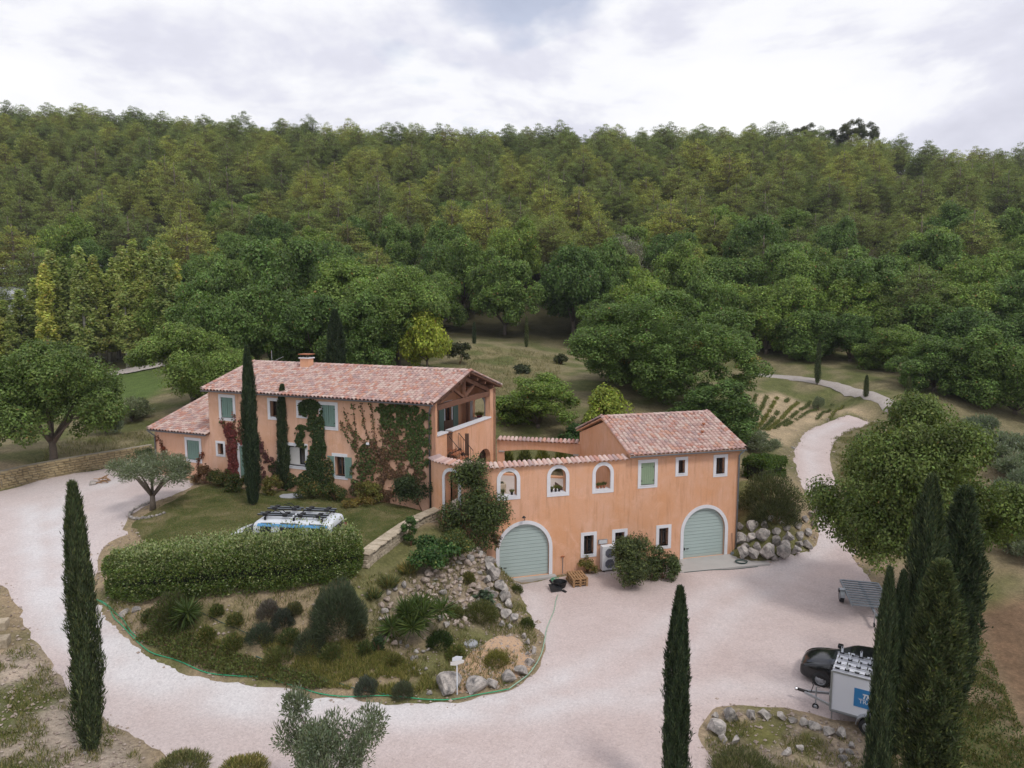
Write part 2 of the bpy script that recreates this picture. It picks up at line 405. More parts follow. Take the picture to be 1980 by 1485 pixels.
# bank below the hedge
aZ(1.6, (235, 1160)); aZ(2.15, (330, 1162)); aZ(2.55, (450, 1158)); aZ(2.65, (580, 1142), (690, 1125)); aZ(1.2, (310, 1210)); aZ(1.6, (450, 1215), (590, 1215)); aZ(0.55, (420, 1285), (560, 1290), (700, 1300)); aZ(0.05, (600, 1340), (760, 1352), (900, 1350))
aZ(0.22, (830, 1300), (950, 1280), (1010, 1230)); aZ(0.7, (780, 1265), (900, 1225))
# rockery
aZ(2.55, (890, 1050), (840, 1055)); aZ(2.2, (770, 1105), (830, 1110)); aZ(1.45, (900, 1135), (780, 1170), (740, 1180)); aZ(1.1, (830, 1200)); aZ(0.75, (960, 1150), (930, 1190)); aZ(0.15, (1005, 1170))
aZ(1.9, (945, 1080))
# under the garage and the courtyard
for x in (1.5, 3.0, 5.5, 7.0, 9.5, 11.0):
    aW(x, 35.5 + 0.285 * x, 0.0); aW(x, 34.0 + 0.285 * x, 0.0)
for x in (0.0, 4.0, 8.0, 12.5):
    aW(x, 35.93 + 0.285 * x, 0.0); aW(x - 0.3, 36.9 + 0.285 * x, 0.0); aW(x - 1.6, 41.5 + 0.285 * x, 1.6)
aW(-2.0, 46, 3.0); aW(3, 47, 3.05); aW(9, 49.5, 3.1); aW(-3.0, 36.3, 2.4); aW(-8, 42, 3.1); aW(-12, 48, 3.2); aW(-20, 50, 3.3)
# right bank
aZ(0.0, (1430, 1092), (1500, 1085), (1560, 1070)); aZ(2.0, (1445, 1000), (1500, 1000)); aZ(1.4, (1560, 1000)); aZ(2.9, (1480, 945), (1520, 930)); aZ(3.1, (1460, 880), (1500, 862))
aZ(0.3, (1590, 1050), (1640, 1060)); aZ(0.9, (1595, 990)); aZ(1.7, (1570, 925)); aZ(2.5, (1555, 870), (1610, 870)); aZ(3.1, (1600, 822), (1680, 815))
aZ(0.2, (1720, 1120), (1800, 1150)); aZ(0.9, (1700, 1000), (1850, 1040)); aZ(2.0, (1900, 930)); aZ(2.8, (1900, 850)); aZ(0.8, (1970, 1060)); aZ(0.1, (1960, 1220)); aZ(-0.1, (1900, 1340), (1970, 1440))
# lavender field, far track, bank behind the house
aZ(3.4, (1500, 830), (1610, 800)); aY(1480, 765, 71); aY(1640, 785, 68); aY(1460, 724, 82); aY(1580, 740, 76); aY(1690, 768, 69); aY(1770, 800, 62); aY(1860, 832, 56)
aY(900, 672, 86); aY(1000, 676, 86); aY(1080, 690, 85); aY(1000, 745, 66); aY(1200, 700, 84); aY(1350, 715, 82); aY(950, 790, 56); aY(1300, 790, 58); aY(750, 690, 80); aY(600, 710, 72)
# left field, wall
aZ(2.75, (20, 945)); aZ(3.0, (180, 910)); aZ(3.85, (20, 890), (150, 865)); aZ(3.9, (260, 835)); aY(250, 745, 80); aY(230, 718, 92); aY(60, 730, 92); aY(400, 735, 76)
for x in (-70, -95): aW(x, 70, 4.5); aW(x, 40, 3.0); aW(x, 95, 5.5)
# hillside
for x, e, s in ((-260, 10, 0.41), (-170, 8.5, 0.405), (-100, 6.0, 0.39), (-50, 7, 0.365), (0, 9.6, 0.345), (50, 9.0, 0.352), (110, 8.0, 0.345), (180, 8, 0.305), (270, 8, 0.285)):
    aW(x, 98, e); aW(x, 125, e + 27 * s * 0.8); aW(x, 165, e + 67 * s * 0.92); aW(x, 215, e + 117 * s); aW(x, 262, e + 160 * s); aW(x, 300, e + 168 * s); aW(x, 380, e + 130 * s); aW(x, 560, e + 40)
for x in (-60, 60, 100):
    aW(x, 20, 0.3); aW(x, -40, 0); aW(x, 60, 2.6)
aW(0, 5, -0.6); aW(-25, 15, -0.4); aW(25, 15, -0.5); aW(0, -60, -1); aW(90, 85, 6); aW(60, 75, 4.2)
A_ = np.array(ANCH)
def tps(r2): return np.where(r2 > 1e-9, 0.5 * r2 * np.log(np.maximum(r2, 1e-9)), 0.0)
n_ = len(A_)
K = tps(((A_[:, None, :2] - A_[None, :, :2]) ** 2).sum(-1)) + np.eye(n_) * 0.9
Pm = np.c_[np.ones(n_), A_[:, :2]]
M_ = np.block([[K, Pm], [Pm.T, np.zeros((3, 3))]])
COEF = np.linalg.solve(M_, np.r_[A_[:, 2], np.zeros(3)])
def hz(x, y):
    x = np.atleast_1d(np.asarray(x, float)); y = np.atleast_1d(np.asarray(y, float)); out = np.empty(len(x))
    for i in range(0, len(x), 20000):
        xs, ys = x[i:i + 20000], y[i:i + 20000]
        r2 = (xs[:, None] - A_[None, :, 0]) ** 2 + (ys[:, None] - A_[None, :, 1]) ** 2
        out[i:i + 20000] = tps(r2) @ COEF[:n_] + COEF[n_] + COEF[n_ + 1] * xs + COEF[n_ + 2] * ys
    return out
def h1(x, y): return float(hz(x, y)[0])
def G(px, py, lo=8.0, hi=400.0):
    """where the line of sight through a pixel meets the terrain"""
    d = sight(px, py); d = d / d[1]
    ys = np.concatenate([np.linspace(lo, 100, 700), np.linspace(100.3, hi, 300)])
    zs = CAM_H + d[2] * ys; g = hz(d[0] * ys, ys)
    k = np.argmax(zs < g)
    if zs[k] >= g[k]: k = len(ys) - 1
    a, b = zs[k - 1] - g[k - 1], zs[k] - g[k]
    t = a / (a - b) if k > 0 and a != b else 0
    Y = ys[k - 1] + (ys[k] - ys[k - 1]) * t
    return float(d[0] * Y), float(Y), h1(d[0] * Y, Y)
def in_poly(x, y, poly):
    inside = np.zeros(len(x), bool); n = len(poly)
    for i in range(n):
        x0, y0 = poly[i]; x1, y1 = poly[(i + 1) % n]
        c = ((y0 > y) != (y1 > y)) & (x < (x1 - x0) * (y - y0) / ((y1 - y0) or 1e-9) + x0)
        inside ^= c
    return inside
def poly_dist(x, y, poly, closed=True):
    d = np.full(len(x), 1e9); n = len(poly)
    for i in range(n if closed else n - 1):
        ax, ay = poly[i]; bx, by = poly[(i + 1) % n]
        ex, ey = bx - ax, by - ay; L = ex * ex + ey * ey or 1e-9
        t = np.clip(((x - ax) * ex + (y - ay) * ey) / L, 0, 1)
        d = np.minimum(d, np.hypot(x - ax - t * ex, y - ay - t * ey))
    return d
def GP(*pts): return [G(*p)[:2] for p in pts]
def np_noise(x, y, s, seed=0):
    return np.array([noise.noise((a * s + seed * 7.3, b * s - seed * 3.1, seed * 1.7)) for a, b in zip(x, y)])

# ---- zones
Z_DRIVE = GP((-120, 985), (0, 948), (100, 922), (200, 906), (292, 889), (300, 905), (345, 915), (385, 934), (352, 955), (262, 990), (236, 1012), (262, 1034), (215, 1045), (196, 1075), (190, 1120), (190, 1155), (215, 1190),
             (243, 1222), (268, 1246), (335, 1280), (425, 1308), (520, 1322), (600, 1338), (700, 1354), (770, 1356), (900, 1354), (985, 1334), (1035, 1296), (1052, 1240), (1018, 1195), (1004, 1150), (990, 1130))
Z_DRIVE += [(-0.6, 35.6), (13.2, 39.55)] + GP((1440, 1084), (1500, 1082), (1560, 1064), (1582, 1040), (1566, 980), (1534, 905), (1530, 868), (1552, 836), (1592, 814), (1672, 810), (1690, 818), (1645, 832), (1618, 850), (1606, 880), (1618, 930),
             (1634, 985), (1655, 1080), (1700, 1130), (1722, 1200), (1780, 1300), (1800, 1385), (1740, 1402), (1640, 1400), (1560, 1378), (1450, 1366), (1392, 1366), (1368, 1396), (1360, 1440), (1400, 1490), (1450, 1640),
             (200, 1640), (300, 1500), (330, 1468), (262, 1432), (190, 1400), (105, 1318), (66, 1250), (38, 1200), (10, 1140), (-120, 1075))
Z_LAWN = GP((385, 938), (440, 935), (480, 948), (560, 962), (700, 962), (790, 975), (840, 985), (838, 995), (780, 1030), (715, 1078), (690, 1085), (500, 1085), (320, 1080), (262, 1036), (250, 1012), (285, 992), (352, 958))
Z_PEA = GP((845, 1325), (900, 1265), (935, 1235), (985, 1222), (1012, 1235), (1036, 1262), (1038, 1285), (1010, 1315), (970, 1333), (900, 1342), (850, 1342))
Z_PLOW = GP((1885, 1180), (2100, 1120), (2200, 1500), (1990, 1420), (1940, 1330), (1900, 1265))
Z_MEADOW = GP((900, 672), (1080, 690), (1090, 800), (965, 810), (880, 700))
Z_LAV = GP((1448, 770), (1500, 757), (1660, 785), (1690, 800), (1600, 806), (1560, 826), (1525, 862), (1470, 850))
Z_FIELD = GP((-60, 745), (120, 735), (195, 722), (300, 708), (340, 740), (250, 790), (160, 800), (0, 820))
Z_BANK = GP((190, 1160), (700, 1115), (740, 1110), (860, 1040), (985, 1050), (1010, 1160), (1040, 1240), (980, 1330), (760, 1350), (420, 1305), (260, 1240))

# ---- the ground sheet
def spaced(a, b, near0, near1, fine, grow):
    out = list(np.arange(near0, near1 + 1e-6, fine)); st = fine; p = near1
    while p < b: st *= grow; p += st; out.append(p)
    st = fine; p = near0; left = []
    while p > a: st *= grow; p -= st; left.append(p)
    return np.array(left[::-1] + out)
gx = spaced(-700, 700, -38, 44, 0.5, 1.09); gy = spaced(-120, 700, 14, 74, 0.5, 1.07)
XX, YY = np.meshgrid(gx, gy); xf, yf = XX.ravel(), YY.ravel()
zf = hz(xf, yf)
rough_amp = np.clip((yf - 60) / 60, 0, 1) * 1.2
zf += np_noise(xf, yf, 0.05, 3) * rough_amp
gc = np.zeros((len(xf), 3)); gc[:] = (0.33, 0.255, 0.17)
nz = np_noise(xf, yf, 0.35, 1); nz2 = np_noise(xf, yf, 1.1, 2)
def blend(mask, c):
    mask = np.clip(mask, 0, 1)[:, None]; gc[:] = gc * (1 - mask) + np.array(c) * mask
def zone_w(poly, soft=0.8): 
    d = poly_dist(xf, yf, poly); return np.clip(0.5 + np.where(in_poly(xf, yf, poly), d, -d) / soft, 0, 1)
blend(np.clip((nz - 0.0) * 3.0 + 0.25, 0, 1) * 0.85, (0.135, 0.145, 0.05))
blend(np.clip((yf - 45) / 6, 0, 1) * .85, (0.19, 0.17, 0.095)); blend(np.clip((yf - 45) / 6, 0, 1) * np.clip(nz * 3 + .2, 0, 1) * .8, (0.11, 0.125, 0.045))
blend(zone_w(Z_BANK, 0.5), (0.34, 0.265, 0.175)); blend(zone_w(Z_BANK, 0.5) * np.clip((nz + nz2 * 0.6) * 3 + 0.15, 0, 1) * .8, (0.15, 0.16, 0.055))
Z_ROCK = GP((735, 1150), (850, 1062), (925, 1050), (985, 1150), (1005, 1200), (960, 1215), (860, 1215), (760, 1250), (730, 1200))
blend(zone_w(Z_ROCK, .5) * .8, (0.31, 0.25, 0.19))
front_l = GP((-200, 1330), (60, 1250), (130, 1330), (260, 1440), (330, 1640), (-200, 1640))
blend(zone_w(front_l, 1.0), (0.42, 0.35, 0.29)); blend(zone_w(front_l, 1.0) * np.clip((nz + nz2 * 0.7) * 3.2 - 0.05, 0, 1), (0.13, 0.14, 0.055))
blend(zone_w(Z_FIELD, 2.0), (0.105, 0.15, 0.045))
blend(zone_w(Z_MEADOW, 3.0), (0.215, 0.185, 0.10)); blend(zone_w(Z_MEADOW, 3.0) * np.clip(nz * 3, 0, 1), (0.12, 0.13, 0.05))
blend(zone_w(Z_LAV, 1.0), (0.40, 0.315, 0.21)); blend(zone_w(Z_PLOW, 1.2), (0.215, 0.14, 0.09))
ring_z = GP((1372, 1395), (1400, 1372), (1560, 1385), (1650, 1410), (1720, 1470), (1720, 1640), (1440, 1640), (1390, 1500), (1362, 1440))
blend(zone_w(ring_z, .6), (0.40, 0.32, 0.245)); blend(zone_w(ring_z, .6) * np.clip((nz2 + nz * .5) * 3 - .35, 0, 1), (0.17, 0.165, 0.06))
orch = GP((1860, 830), (2100, 830), (2100, 1110), (1900, 1120), (1850, 950))
blend(zone_w(orch, 2.0) * 0.8, (0.22, 0.17, 0.11))
blend(np.clip((yf - (90 + 0.02 * np.abs(xf))) / 8, 0, 1), (0.055, 0.05, 0.026))
blend(np.clip((yf - 235) / 25, 0, 1) * np.clip(nz * 3 - 0.6, 0, 1) * np.clip((xf - 60) / 30, 0, 1), (0.30, 0.26, 0.22))
nx_, ny_ = len(gx), len(gy)
ii = np.arange(nx_ * ny_).reshape(ny_, nx_)
gf = np.stack([ii[:-1, :-1].ravel(), ii[:-1, 1:].ravel(), ii[1:, 1:].ravel(), ii[1:, :-1].ravel()], 1)
ground = link('ground', mesh_np('ground', np.c_[xf, yf, zf], gf, MATS['soil'], True, gc)); tag(ground, kind='structure')

def resample(poly, step, closed=True):
    out = []; n = len(poly)
    for i in range(n if closed else n - 1):
        a = np.array(poly[i], float); b = np.array(poly[(i + 1) % n], float)
        k = max(1, int(np.hypot(*(b - a)) / step))
        out += [tuple(a + (b - a) * j / k) for j in range(k)]
    if not closed: out.append(tuple(poly[-1]))
    return out
def smooth_poly(poly, it=2):
    for _ in range(it):
        n = len(poly); q = []
        for i in range(n):
            a, b = poly[i], poly[(i + 1) % n]
            q += [(a[0] * .75 + b[0] * .25, a[1] * .75 + b[1] * .25), (a[0] * .25 + b[0] * .75, a[1] * .25 + b[1] * .75)]
        poly = q
    return poly
def sheet(name, poly, mat, off=0.03, grid=0.7, wob=0.15, colf=None, edge=0.45, smooth=True):
    if smooth: poly = smooth_poly(poly)
    b = resample(poly, edge)
    b = [(x + wob * noise.noise((x * 1.3, y * 1.3, 4.0)) + wob * .5 * noise.noise((x * 4, y * 4, 9.0)),
          y + wob * noise.noise((x * 1.3, y * 1.3, 14.0)) + wob * .5 * noise.noise((x * 4, y * 4, 19.0))) for x, y in b]
    bx, by = np.array([p[0] for p in b]), np.array([p[1] for p in b])
    X, Y = np.meshgrid(np.arange(bx.min(), bx.max(), grid), np.arange(by.min(), by.max(), grid))
    X = X.ravel() + nrg.uniform(-.2, .2, X.size) * grid; Y = Y.ravel() + nrg.uniform(-.2, .2, Y.size) * grid
    k = in_poly(X, Y, b); X, Y = X[k], Y[k]
    k = poly_dist(X, Y, b) > .3; X, Y = X[k], Y[k]
    inn = np.array(b); tn = np.roll(inn, -1, 0) - np.roll(inn, 1, 0); tn /= np.maximum(np.hypot(tn[:, 0], tn[:, 1]), 1e-6)[:, None]
    for sg_ in (1, -1):
        q = inn + np.c_[-tn[:, 1], tn[:, 0]] * .24 * sg_; kk = in_poly(q[:, 0], q[:, 1], b) & (poly_dist(q[:, 0], q[:, 1], b) > .18); X = np.r_[X, q[kk, 0]]; Y = np.r_[Y, q[kk, 1]]
    pts = [Vector(p) for p in b] + [Vector(p) for p in zip(X, Y)]
    V, E_, F_, *_r = delaunay_2d_cdt(pts, [(i, (i + 1) % len(b)) for i in range(len(b))], [], 0, 1e-5)
    V = np.array([(p.x, p.y) for p in V]); F_ = np.array(F_)
    c = V[F_].mean(1); F_ = F_[in_poly(c[:, 0], c[:, 1], b)]
    bd = poly_dist(V[:, 0], V[:, 1], b); z = hz(V[:, 0], V[:, 1]) - .035 + (off + .035) * np.clip(bd / .28, 0, 1)
    # keep clear of the ground sheet below
    cc = colf(V[:, 0], V[:, 1]) if colf else np.zeros((len(V), 3))
    o = link(name, mesh_np(name, np.c_[V, z], F_, MATS[mat], True, cc)); tag(o, kind='structure')
    return o
TRACKS = [GP((60, 985), (62, 1050), (75, 1130), (120, 1220), (210, 1290), (330, 1345), (500, 1375), (760, 1390), (1000, 1385), (1180, 1350)),
          GP((110, 985), (118, 1060), (140, 1150), (215, 1232), (340, 1300), (520, 1345), (760, 1368), (960, 1360), (1090, 1310)),
          GP((60, 1010), (140, 960), (240, 925)), GP((1580, 1050), (1590, 960), (1565, 890), (1570, 845), (1620, 820)),
          GP((1180, 1350), (1350, 1250), (1440, 1170), (1540, 1100), (1600, 1040)), GP((1090, 1310), (1250, 1230), (1370, 1150), (1480, 1110), (1560, 1080)), GP((1000, 1385), (1040, 1250), (1030, 1150)), GP((960, 1360), (1000, 1260)), GP((1180, 1370), (1400, 1330), (1560, 1330))]
def track_col(x, y):
    w = np.zeros(len(x))
    for t, a in zip(TRACKS, (0.95, 1.0, 0.6, 0.5, .5, .5, .35, .3, .4)):
        d = poly_dist(x, y, t, False); w = np.maximum(w, a * np.exp(-(d / 0.62) ** 2))
    w += 0.30 * np.clip(1 - (x + 14) / 14, 0, 1)
    w *= 0.75 + 0.5 * np_noise(x, y, 0.8, 5)
    return np.repeat(np.clip(w, 0, 1)[:, None], 3, 1)
drive = sheet('driveway', Z_DRIVE, 'gravel', 0.04, 0.5, 0.22, track_col, 0.35)
lawn = sheet('lawn', Z_LAWN, 'lawn', 0.055, 0.7, 0.3)
pea = sheet('gravel_bed', Z_PEA, 'pea_gravel', 0.03, 0.4, 0.2)
def ribbon(name, pts, w, mat, off):
    c = np.array(GP(*pts)); t = np.gradient(c, axis=0); t /= np.hypot(t[:, 0], t[:, 1])[:, None]; nn = np.c_[-t[:, 1], t[:, 0]] * w / 2
    return sheet(name, [tuple(p) for p in c + nn] + [tuple(p) for p in (c - nn)[::-1]], mat, off, 1.0, .3)
ribbon('far_track', ((1440, 722), (1500, 727), (1560, 734), (1620, 744), (1680, 764), (1730, 783), (1780, 805), (1830, 826), (1900, 850)), 1.35, 'track_dirt', .12)
fp = GP((180, 724), (240, 714), (300, 702), (330, 700)); fq = GP((330, 706), (300, 710), (240, 722), (180, 733))
sheet('field_path', fp + fq, 'track_dirt', 0.12, 1.0, 0.3, smooth=False)
bp = GP((860, 672), (920, 672)); bq = GP((920, 676), (860, 678))
sheet('back_path', bp + bq, 'track_dirt', 0.12, 1.0, 0.2, smooth=False)
# ------------------------------------------------------------------ buildings: helpers
def circle_arch(s0, s1, z0, zs, ztop, n=14):
    """outline of an arched opening, ccw from bottom left"""
    c = (s0 + s1) / 2; a = (s1 - s0) / 2; b = ztop - zs
    return [(s0, z0), (s1, z0)] + [(c + a * math.cos(t), zs + b * math.sin(t)) for t in np.linspace(0, math.pi, n)]
def rect(s0, s1, z0, z1): return [(s0, z0), (s1, z0), (s1, z1), (s0, z1)]
def panel(name, outline, holes, mp, thick, mat, parent, grid=None):
    """wall slab with openings; mp(s,z,d) -> xyz, d = depth behind the face"""
    loops = [outline] + holes
    if grid: loops = [resample(l, grid) for l in loops]
    pts, edges = [], []
    for l in loops:
        b = len(pts); pts += [Vector(p) for p in l]; edges += [(b + i, b + (i + 1) % len(l)) for i in range(len(l))]
    if grid:
        o = np.array(loops[0]); X, Z = np.meshgrid(np.arange(o[:, 0].min(), o[:, 0].max(), grid), np.arange(o[:, 1].min(), o[:, 1].max(), grid * 2))
        X, Z = X.ravel(), Z.ravel(); k = in_poly(X, Z, loops[0])
        for h in loops[1:]: k &= ~in_poly(X, Z, h) & (poly_dist(X, Z, h) > grid * .3)
        k &= poly_dist(X, Z, loops[0]) > grid * .3
        pts += [Vector(p) for p in zip(X[k], Z[k])]
    V, E_, F_, *_r = delaunay_2d_cdt(pts, edges, [], 0, 1e-6)
    V = np.array([(p.x, p.y) for p in V]); F_ = np.array([f for f in F_]); c = V[F_].mean(1)
    k = in_poly(c[:, 0], c[:, 1], loops[0])
    for h in loops[1:]: k &= ~in_poly(c[:, 0], c[:, 1], h)
    F_ = F_[k]
    mb = MB(); n = len(V)
    mb.add([mp(s, z, 0) for s, z in V], [tuple(f) for f in F_])
    mb.add([mp(s, z, thick) for s, z in V], [tuple(reversed(f)) for f in F_])
    for l in loops:
        m = len(l)
        mb.add([mp(s, z, 0) for s, z in l] + [mp(s, z, thick) for s, z in l], [(i, (i + 1) % m, m + (i + 1) % m, m + i) for i in range(m)])
    return mb.build(name, MATS[mat], parent)
def surround(parent, hole, w, mp, bottom=True, name='window_frame', proud=0.025, z_sill=None, inner=0.0):
    """painted band round an opening, standing proud of the wall"""
    cs = np.array(hole); c = cs.mean(0); mb = MB()
    n = len(hole); P0 = [tuple(p) for p in hole]; P1 = []
    for i in range(n):
        a, b, d = np.array(P0[i - 1]), np.array(P0[i]), np.array(P0[(i + 1) % n])
        n1 = np.array([(b - a)[1], -(b - a)[0]]); n1 = n1 / (np.hypot(*n1) or 1); n2 = np.array([(d - b)[1], -(d - b)[0]]); n2 = n2 / (np.hypot(*n2) or 1)
        m = n1 + n2; m = m / (m @ m) * 2
        P1.append(tuple(b + m * w))
    if not bottom:
        P1[0] = (P1[0][0], P0[0][1]); P1[1] = (P1[1][0], P0[1][1])
    rng = range(n) if bottom else range(1, n)
    for i in rng:
        j = (i + 1) % n
        if not bottom and i == 0: continue
        q = [P0[i], P0[j], P1[j], P1[i]]
        mb.hexa([mp(*p, 0.06) for p in q] + [mp(*p, -proud) for p in q])
    return mb.build(name, MATS['white_trim'], parent)
def shutter_leaf(parent, s0, s1, z0, z1, mp, d, mat='shutter', planks=4, name='shutter', battens=True):
    o = empty(name, parent=parent)
    w = (s1 - s0) / planks
    for i in range(planks):
        mb = MB(); a, b = s0 + i * w + .006, s0 + (i + 1) * w - .006
        mb.hexa([mp(a, z0, d), mp(b, z0, d), mp(b, z0, d - .03), mp(a, z0, d - .03), mp(a, z1, d), mp(b, z1, d), mp(b, z1, d - .03), mp(a, z1, d - .03)])
        mb.build('plank', MATS[mat], o)
    return o
def hinge(parent, s, z, mp, d, w=0.1):
    mb = MB(); mb.hexa([mp(s, z, d), mp(s + w, z, d), mp(s + w, z, d - .02), mp(s, z, d - .02), mp(s, z + .04, d), mp(s + w, z + .04, d), mp(s + w, z + .04, d - .02), mp(s, z + .04, d - .02)])
    mb.build('hinge', MATS['iron'], parent)
def slab(mb, s0, s1, z0, z1, d0, d1, mp):
    mb.hexa([mp(s0, z0, d1), mp(s1, z0, d1), mp(s1, z0, d0), mp(s0, z0, d0), mp(s0, z1, d1), mp(s1, z1, d1), mp(s1, z1, d0), mp(s0, z1, d0)]); return mb
def casement(parent, s0, s1, z0, z1, mp, d=0.2, frame='brown_frame', bars=0, mull=True, name='window'):
    o = empty(name, parent=parent); f = 0.055; mb = MB()
    slab(mb, s0, s1, z0, z0 + f, d, d + .05, mp); slab(mb, s0, s1, z1 - f, z1, d, d + .05, mp)
    slab(mb, s0, s0 + f, z0 + f, z1 - f, d, d + .05, mp); slab(mb, s1 - f, s1, z0 + f, z1 - f, d, d + .05, mp)
    c = (s0 + s1) / 2
    if mull: slab(mb, c - .03, c + .03, z0 + f, z1 - f, d - .004, d + .05, mp)
    mb.build('sash', MATS[frame], o)
    slab(MB(), s0 + .03, s1 - .03, z0 + .03, z1 - .03, d + .02, d + .03, mp).build('pane', MATS['glass'], o)
    slab(MB(), s0 - .3, s1 + .3, z0 - .3, z1 + .3, d + .45, d + .5, mp).build('dark_backing', MATS['room_dark'], o)  # flat near-black slab, stands in for the darkness of an unlit room
    for i in range(bars):
        s = s0 + (s1 - s0) * (i + 1) / (bars + 1)
        MB().tube([mp(s, z0, d * .45), mp(s, z1, d * .45)], .011, 6).build('grille_bar', MATS['iron'], o)
    if bars:
        for z in (z0 + .25 * (z1 - z0), z0 + .75 * (z1 - z0)):
            slab(MB(), s0, s1, z - .012, z + .012, d * .45 - .006, d * .45 + .006, mp).build('grille_bar', MATS['iron'], o)
    return o
def sill(parent, s0, s1, z, mp, depth=0.2, proud=0.05):
    return slab(MB(), s0, s1, z - .05, z, -proud, depth, mp).build('sill', MATS['white_trim'], parent)

# ---- roof tiles
def tile_mesh(name, W, L, n=7):
    """barrel tile, lower end at v=0; rises as an arch, with a shallow channel beside it"""
    mb = MB(); prof = []
    for i in range(n):
        a = math.pi * i / (n - 1); prof.append((W * (0.36 - 0.36 * math.cos(a)), 0.085 * math.sin(a) ** 0.8 if 0 < i < n - 1 else 0.0))
    prof += [(W * .86, -.02), (W * 1.0, 0.0)]
    m = len(prof)
    lo = [(x * 1.0 - W / 2, 0, z + .035) for x, z in prof]; hi = [((x - W / 2) * .94, L, z * .85 + .0) for x, z in prof]
    lip = [(x - W / 2, 0, z + .012) for x, z in prof]
    mb.add(lo + hi + lip, [(i, i + 1, m + i + 1, m + i) for i in range(m - 1)] + [(2 * m + i, 2 * m + i + 1, i + 1, i) for i in range(m - 1)])
    return mb.mesh(name, MATS['roof_tile'], True)
TILE_W, TILE_E = 0.262, 0.275
TILE = tile_mesh('roof_tile', TILE_W, TILE_E + .06)
TV = np.array([v.co[:] for v in TILE.vertices]); TF = [tuple(p.vertices) for p in TILE.polygons]
def tiled_slope(roof, O, u, v, ulen, vlen, single, hidden=False):
    """O eave corner, u along the eave, v up the slope (unit). nearest `single` tiles are objects"""
    O, u, v = Vector(O), Vector(u), Vector(v); nrm = u.cross(v).normalized()
    nc = int(round(ulen / TILE_W)); nr = int(round(vlen / TILE_E)); w = ulen / nc; e = vlen / nr
    items = []
    for r in range(nr):
        for c in range(nc):
            jit = rnd.uniform(-.012, .012)
            p = O + u * ((c + .5) * w + jit) + v * (r * e - .03 + rnd.uniform(-.012, .012)) + nrm * (.012 + rnd.uniform(0, .008))
            items.append((p, rnd.uniform(-.03, .03), rnd.random()))
    items.sort(key=lambda t: (t[0] - Vector((0, 0, CAM_H))).length)
    base = Matrix((u, v, nrm)).transposed().to_4x4()
    for p, a, q in items[:single]:
        o = link('tile', TILE, roof)
        o.matrix_world = Matrix.Translation(p) @ base @ Matrix.Rotation(a, 4, 'Z')
    rest = items[single:]
    if rest:
        V = []; F_ = []; q4 = []
        B = np.array(base.to_3x3())
        for p, a, q in rest:
            ca, sa = math.cos(a), math.sin(a); T = TV.copy(); T[:, 0], T[:, 1] = TV[:, 0] * ca - TV[:, 1] * sa, TV[:, 0] * sa + TV[:, 1] * ca
            b = len(V) * len(TV); V.append(T @ B.T + np.array(p)); F_ += [tuple(i + b for i in f) for f in TF]; q4 += [q] * len(TV)
        me = mesh_np('tiles', np.concatenate(V), F_, MATS['roof_tile'], True)
        at = me.attributes.new('rnd', 'FLOAT', 'POINT'); at.data.foreach_set('value', np.array(q4, dtype=np.float32))
        o = link('tiles', me, roof); tag(o, kind='stuff')
RIDGE = MB()
_n = 7; _p = [(.125 * math.cos(math.pi * i / (_n - 1)), .11 * math.sin(math.pi * i / (_n - 1))) for i in range(_n)]
RIDGE.add([(x, 0, z + .03) for x, z in _p] + [(x * .86, .44, z * .9) for x, z in _p] + [(x * .88, 0, z * .86 + .03) for x, z in _p],
          [(i, i + 1, _n + i + 1, _n + i) for i in range(_n - 1)] + [(2 * _n + i, 2 * _n + i + 1, i + 1, i) for i in range(_n - 1)])
RIDGE_ME = RIDGE.mesh('ridge_tile', MATS['roof_tile'], True)
def ridge_row(roof, a, b, name='ridge_tile', up=(0, 0, 1), step=0.36):
    a, b = Vector(a), Vector(b); d = (b - a).normalized(); L = (b - a).length; k = int(L / step)
    x = d.cross(Vector(up)).normalized(); z = x.cross(d)
    base = Matrix((x, d, z)).transposed().to_4x4()
    for i in range(k):
        o = link(name, RIDGE_ME, roof); o.matrix_world = Matrix.Translation(a + d * (i * L / k)) @ base @ Matrix.Rotation(rnd.uniform(-.03, .03), 4, 'Z')
def roof_deck(roof, pts, thick, mat='beam_wood'):
    P = [Vector(p) for p in pts]; n = (P[1] - P[0]).cross(P[3] - P[0]).normalized() * thick
    MB().hexa([p - n for p in P] + P).build('roof_boards', MATS[mat], roof)
def gutter(parent, a, b, r=0.065, mat='zinc'):
    a, b = Vector(a), Vector(b); d = (b - a).normalized(); x = d.cross(Vector((0, 0, 1))).normalized(); mb = MB(); n = 7; k = 2
    prof = [(r * math.cos(t), r * math.sin(t)) for t in np.linspace(math.pi, 2 * math.pi, n)]
    q = prof + [(px * .85, pz * .85) for px, pz in reversed(prof)]; m = len(q)
    mb.add([a + x * s + Vector((0, 0, z)) for s, z in q] + [b + x * s + Vector((0, 0, z)) for s, z in q],
           [(i, (i + 1) % m, m + (i + 1) % m, m + i) for i in range(m)] + [tuple(range(m)), tuple(range(2 * m - 1, m - 1, -1))])
    return mb.build('gutter', MATS[mat], parent)
def downpipe(parent, pts, r=0.045, mat='zinc'):
    o = MB().tube(pts, r, 10).build('downpipe', MATS[mat], parent, smooth=True)
    a, b = Vector(pts[-2]), Vector(pts[-1])
    for t in (.1, .45, .8):
        p = a.lerp(b, t); MB().lathe([(r * 1.05, -.03), (r * 1.25, -.03), (r * 1.25, .03), (r * 1.05, .03)], 10, tuple(p)).build('pipe_bracket', MATS[mat], o)
    return o

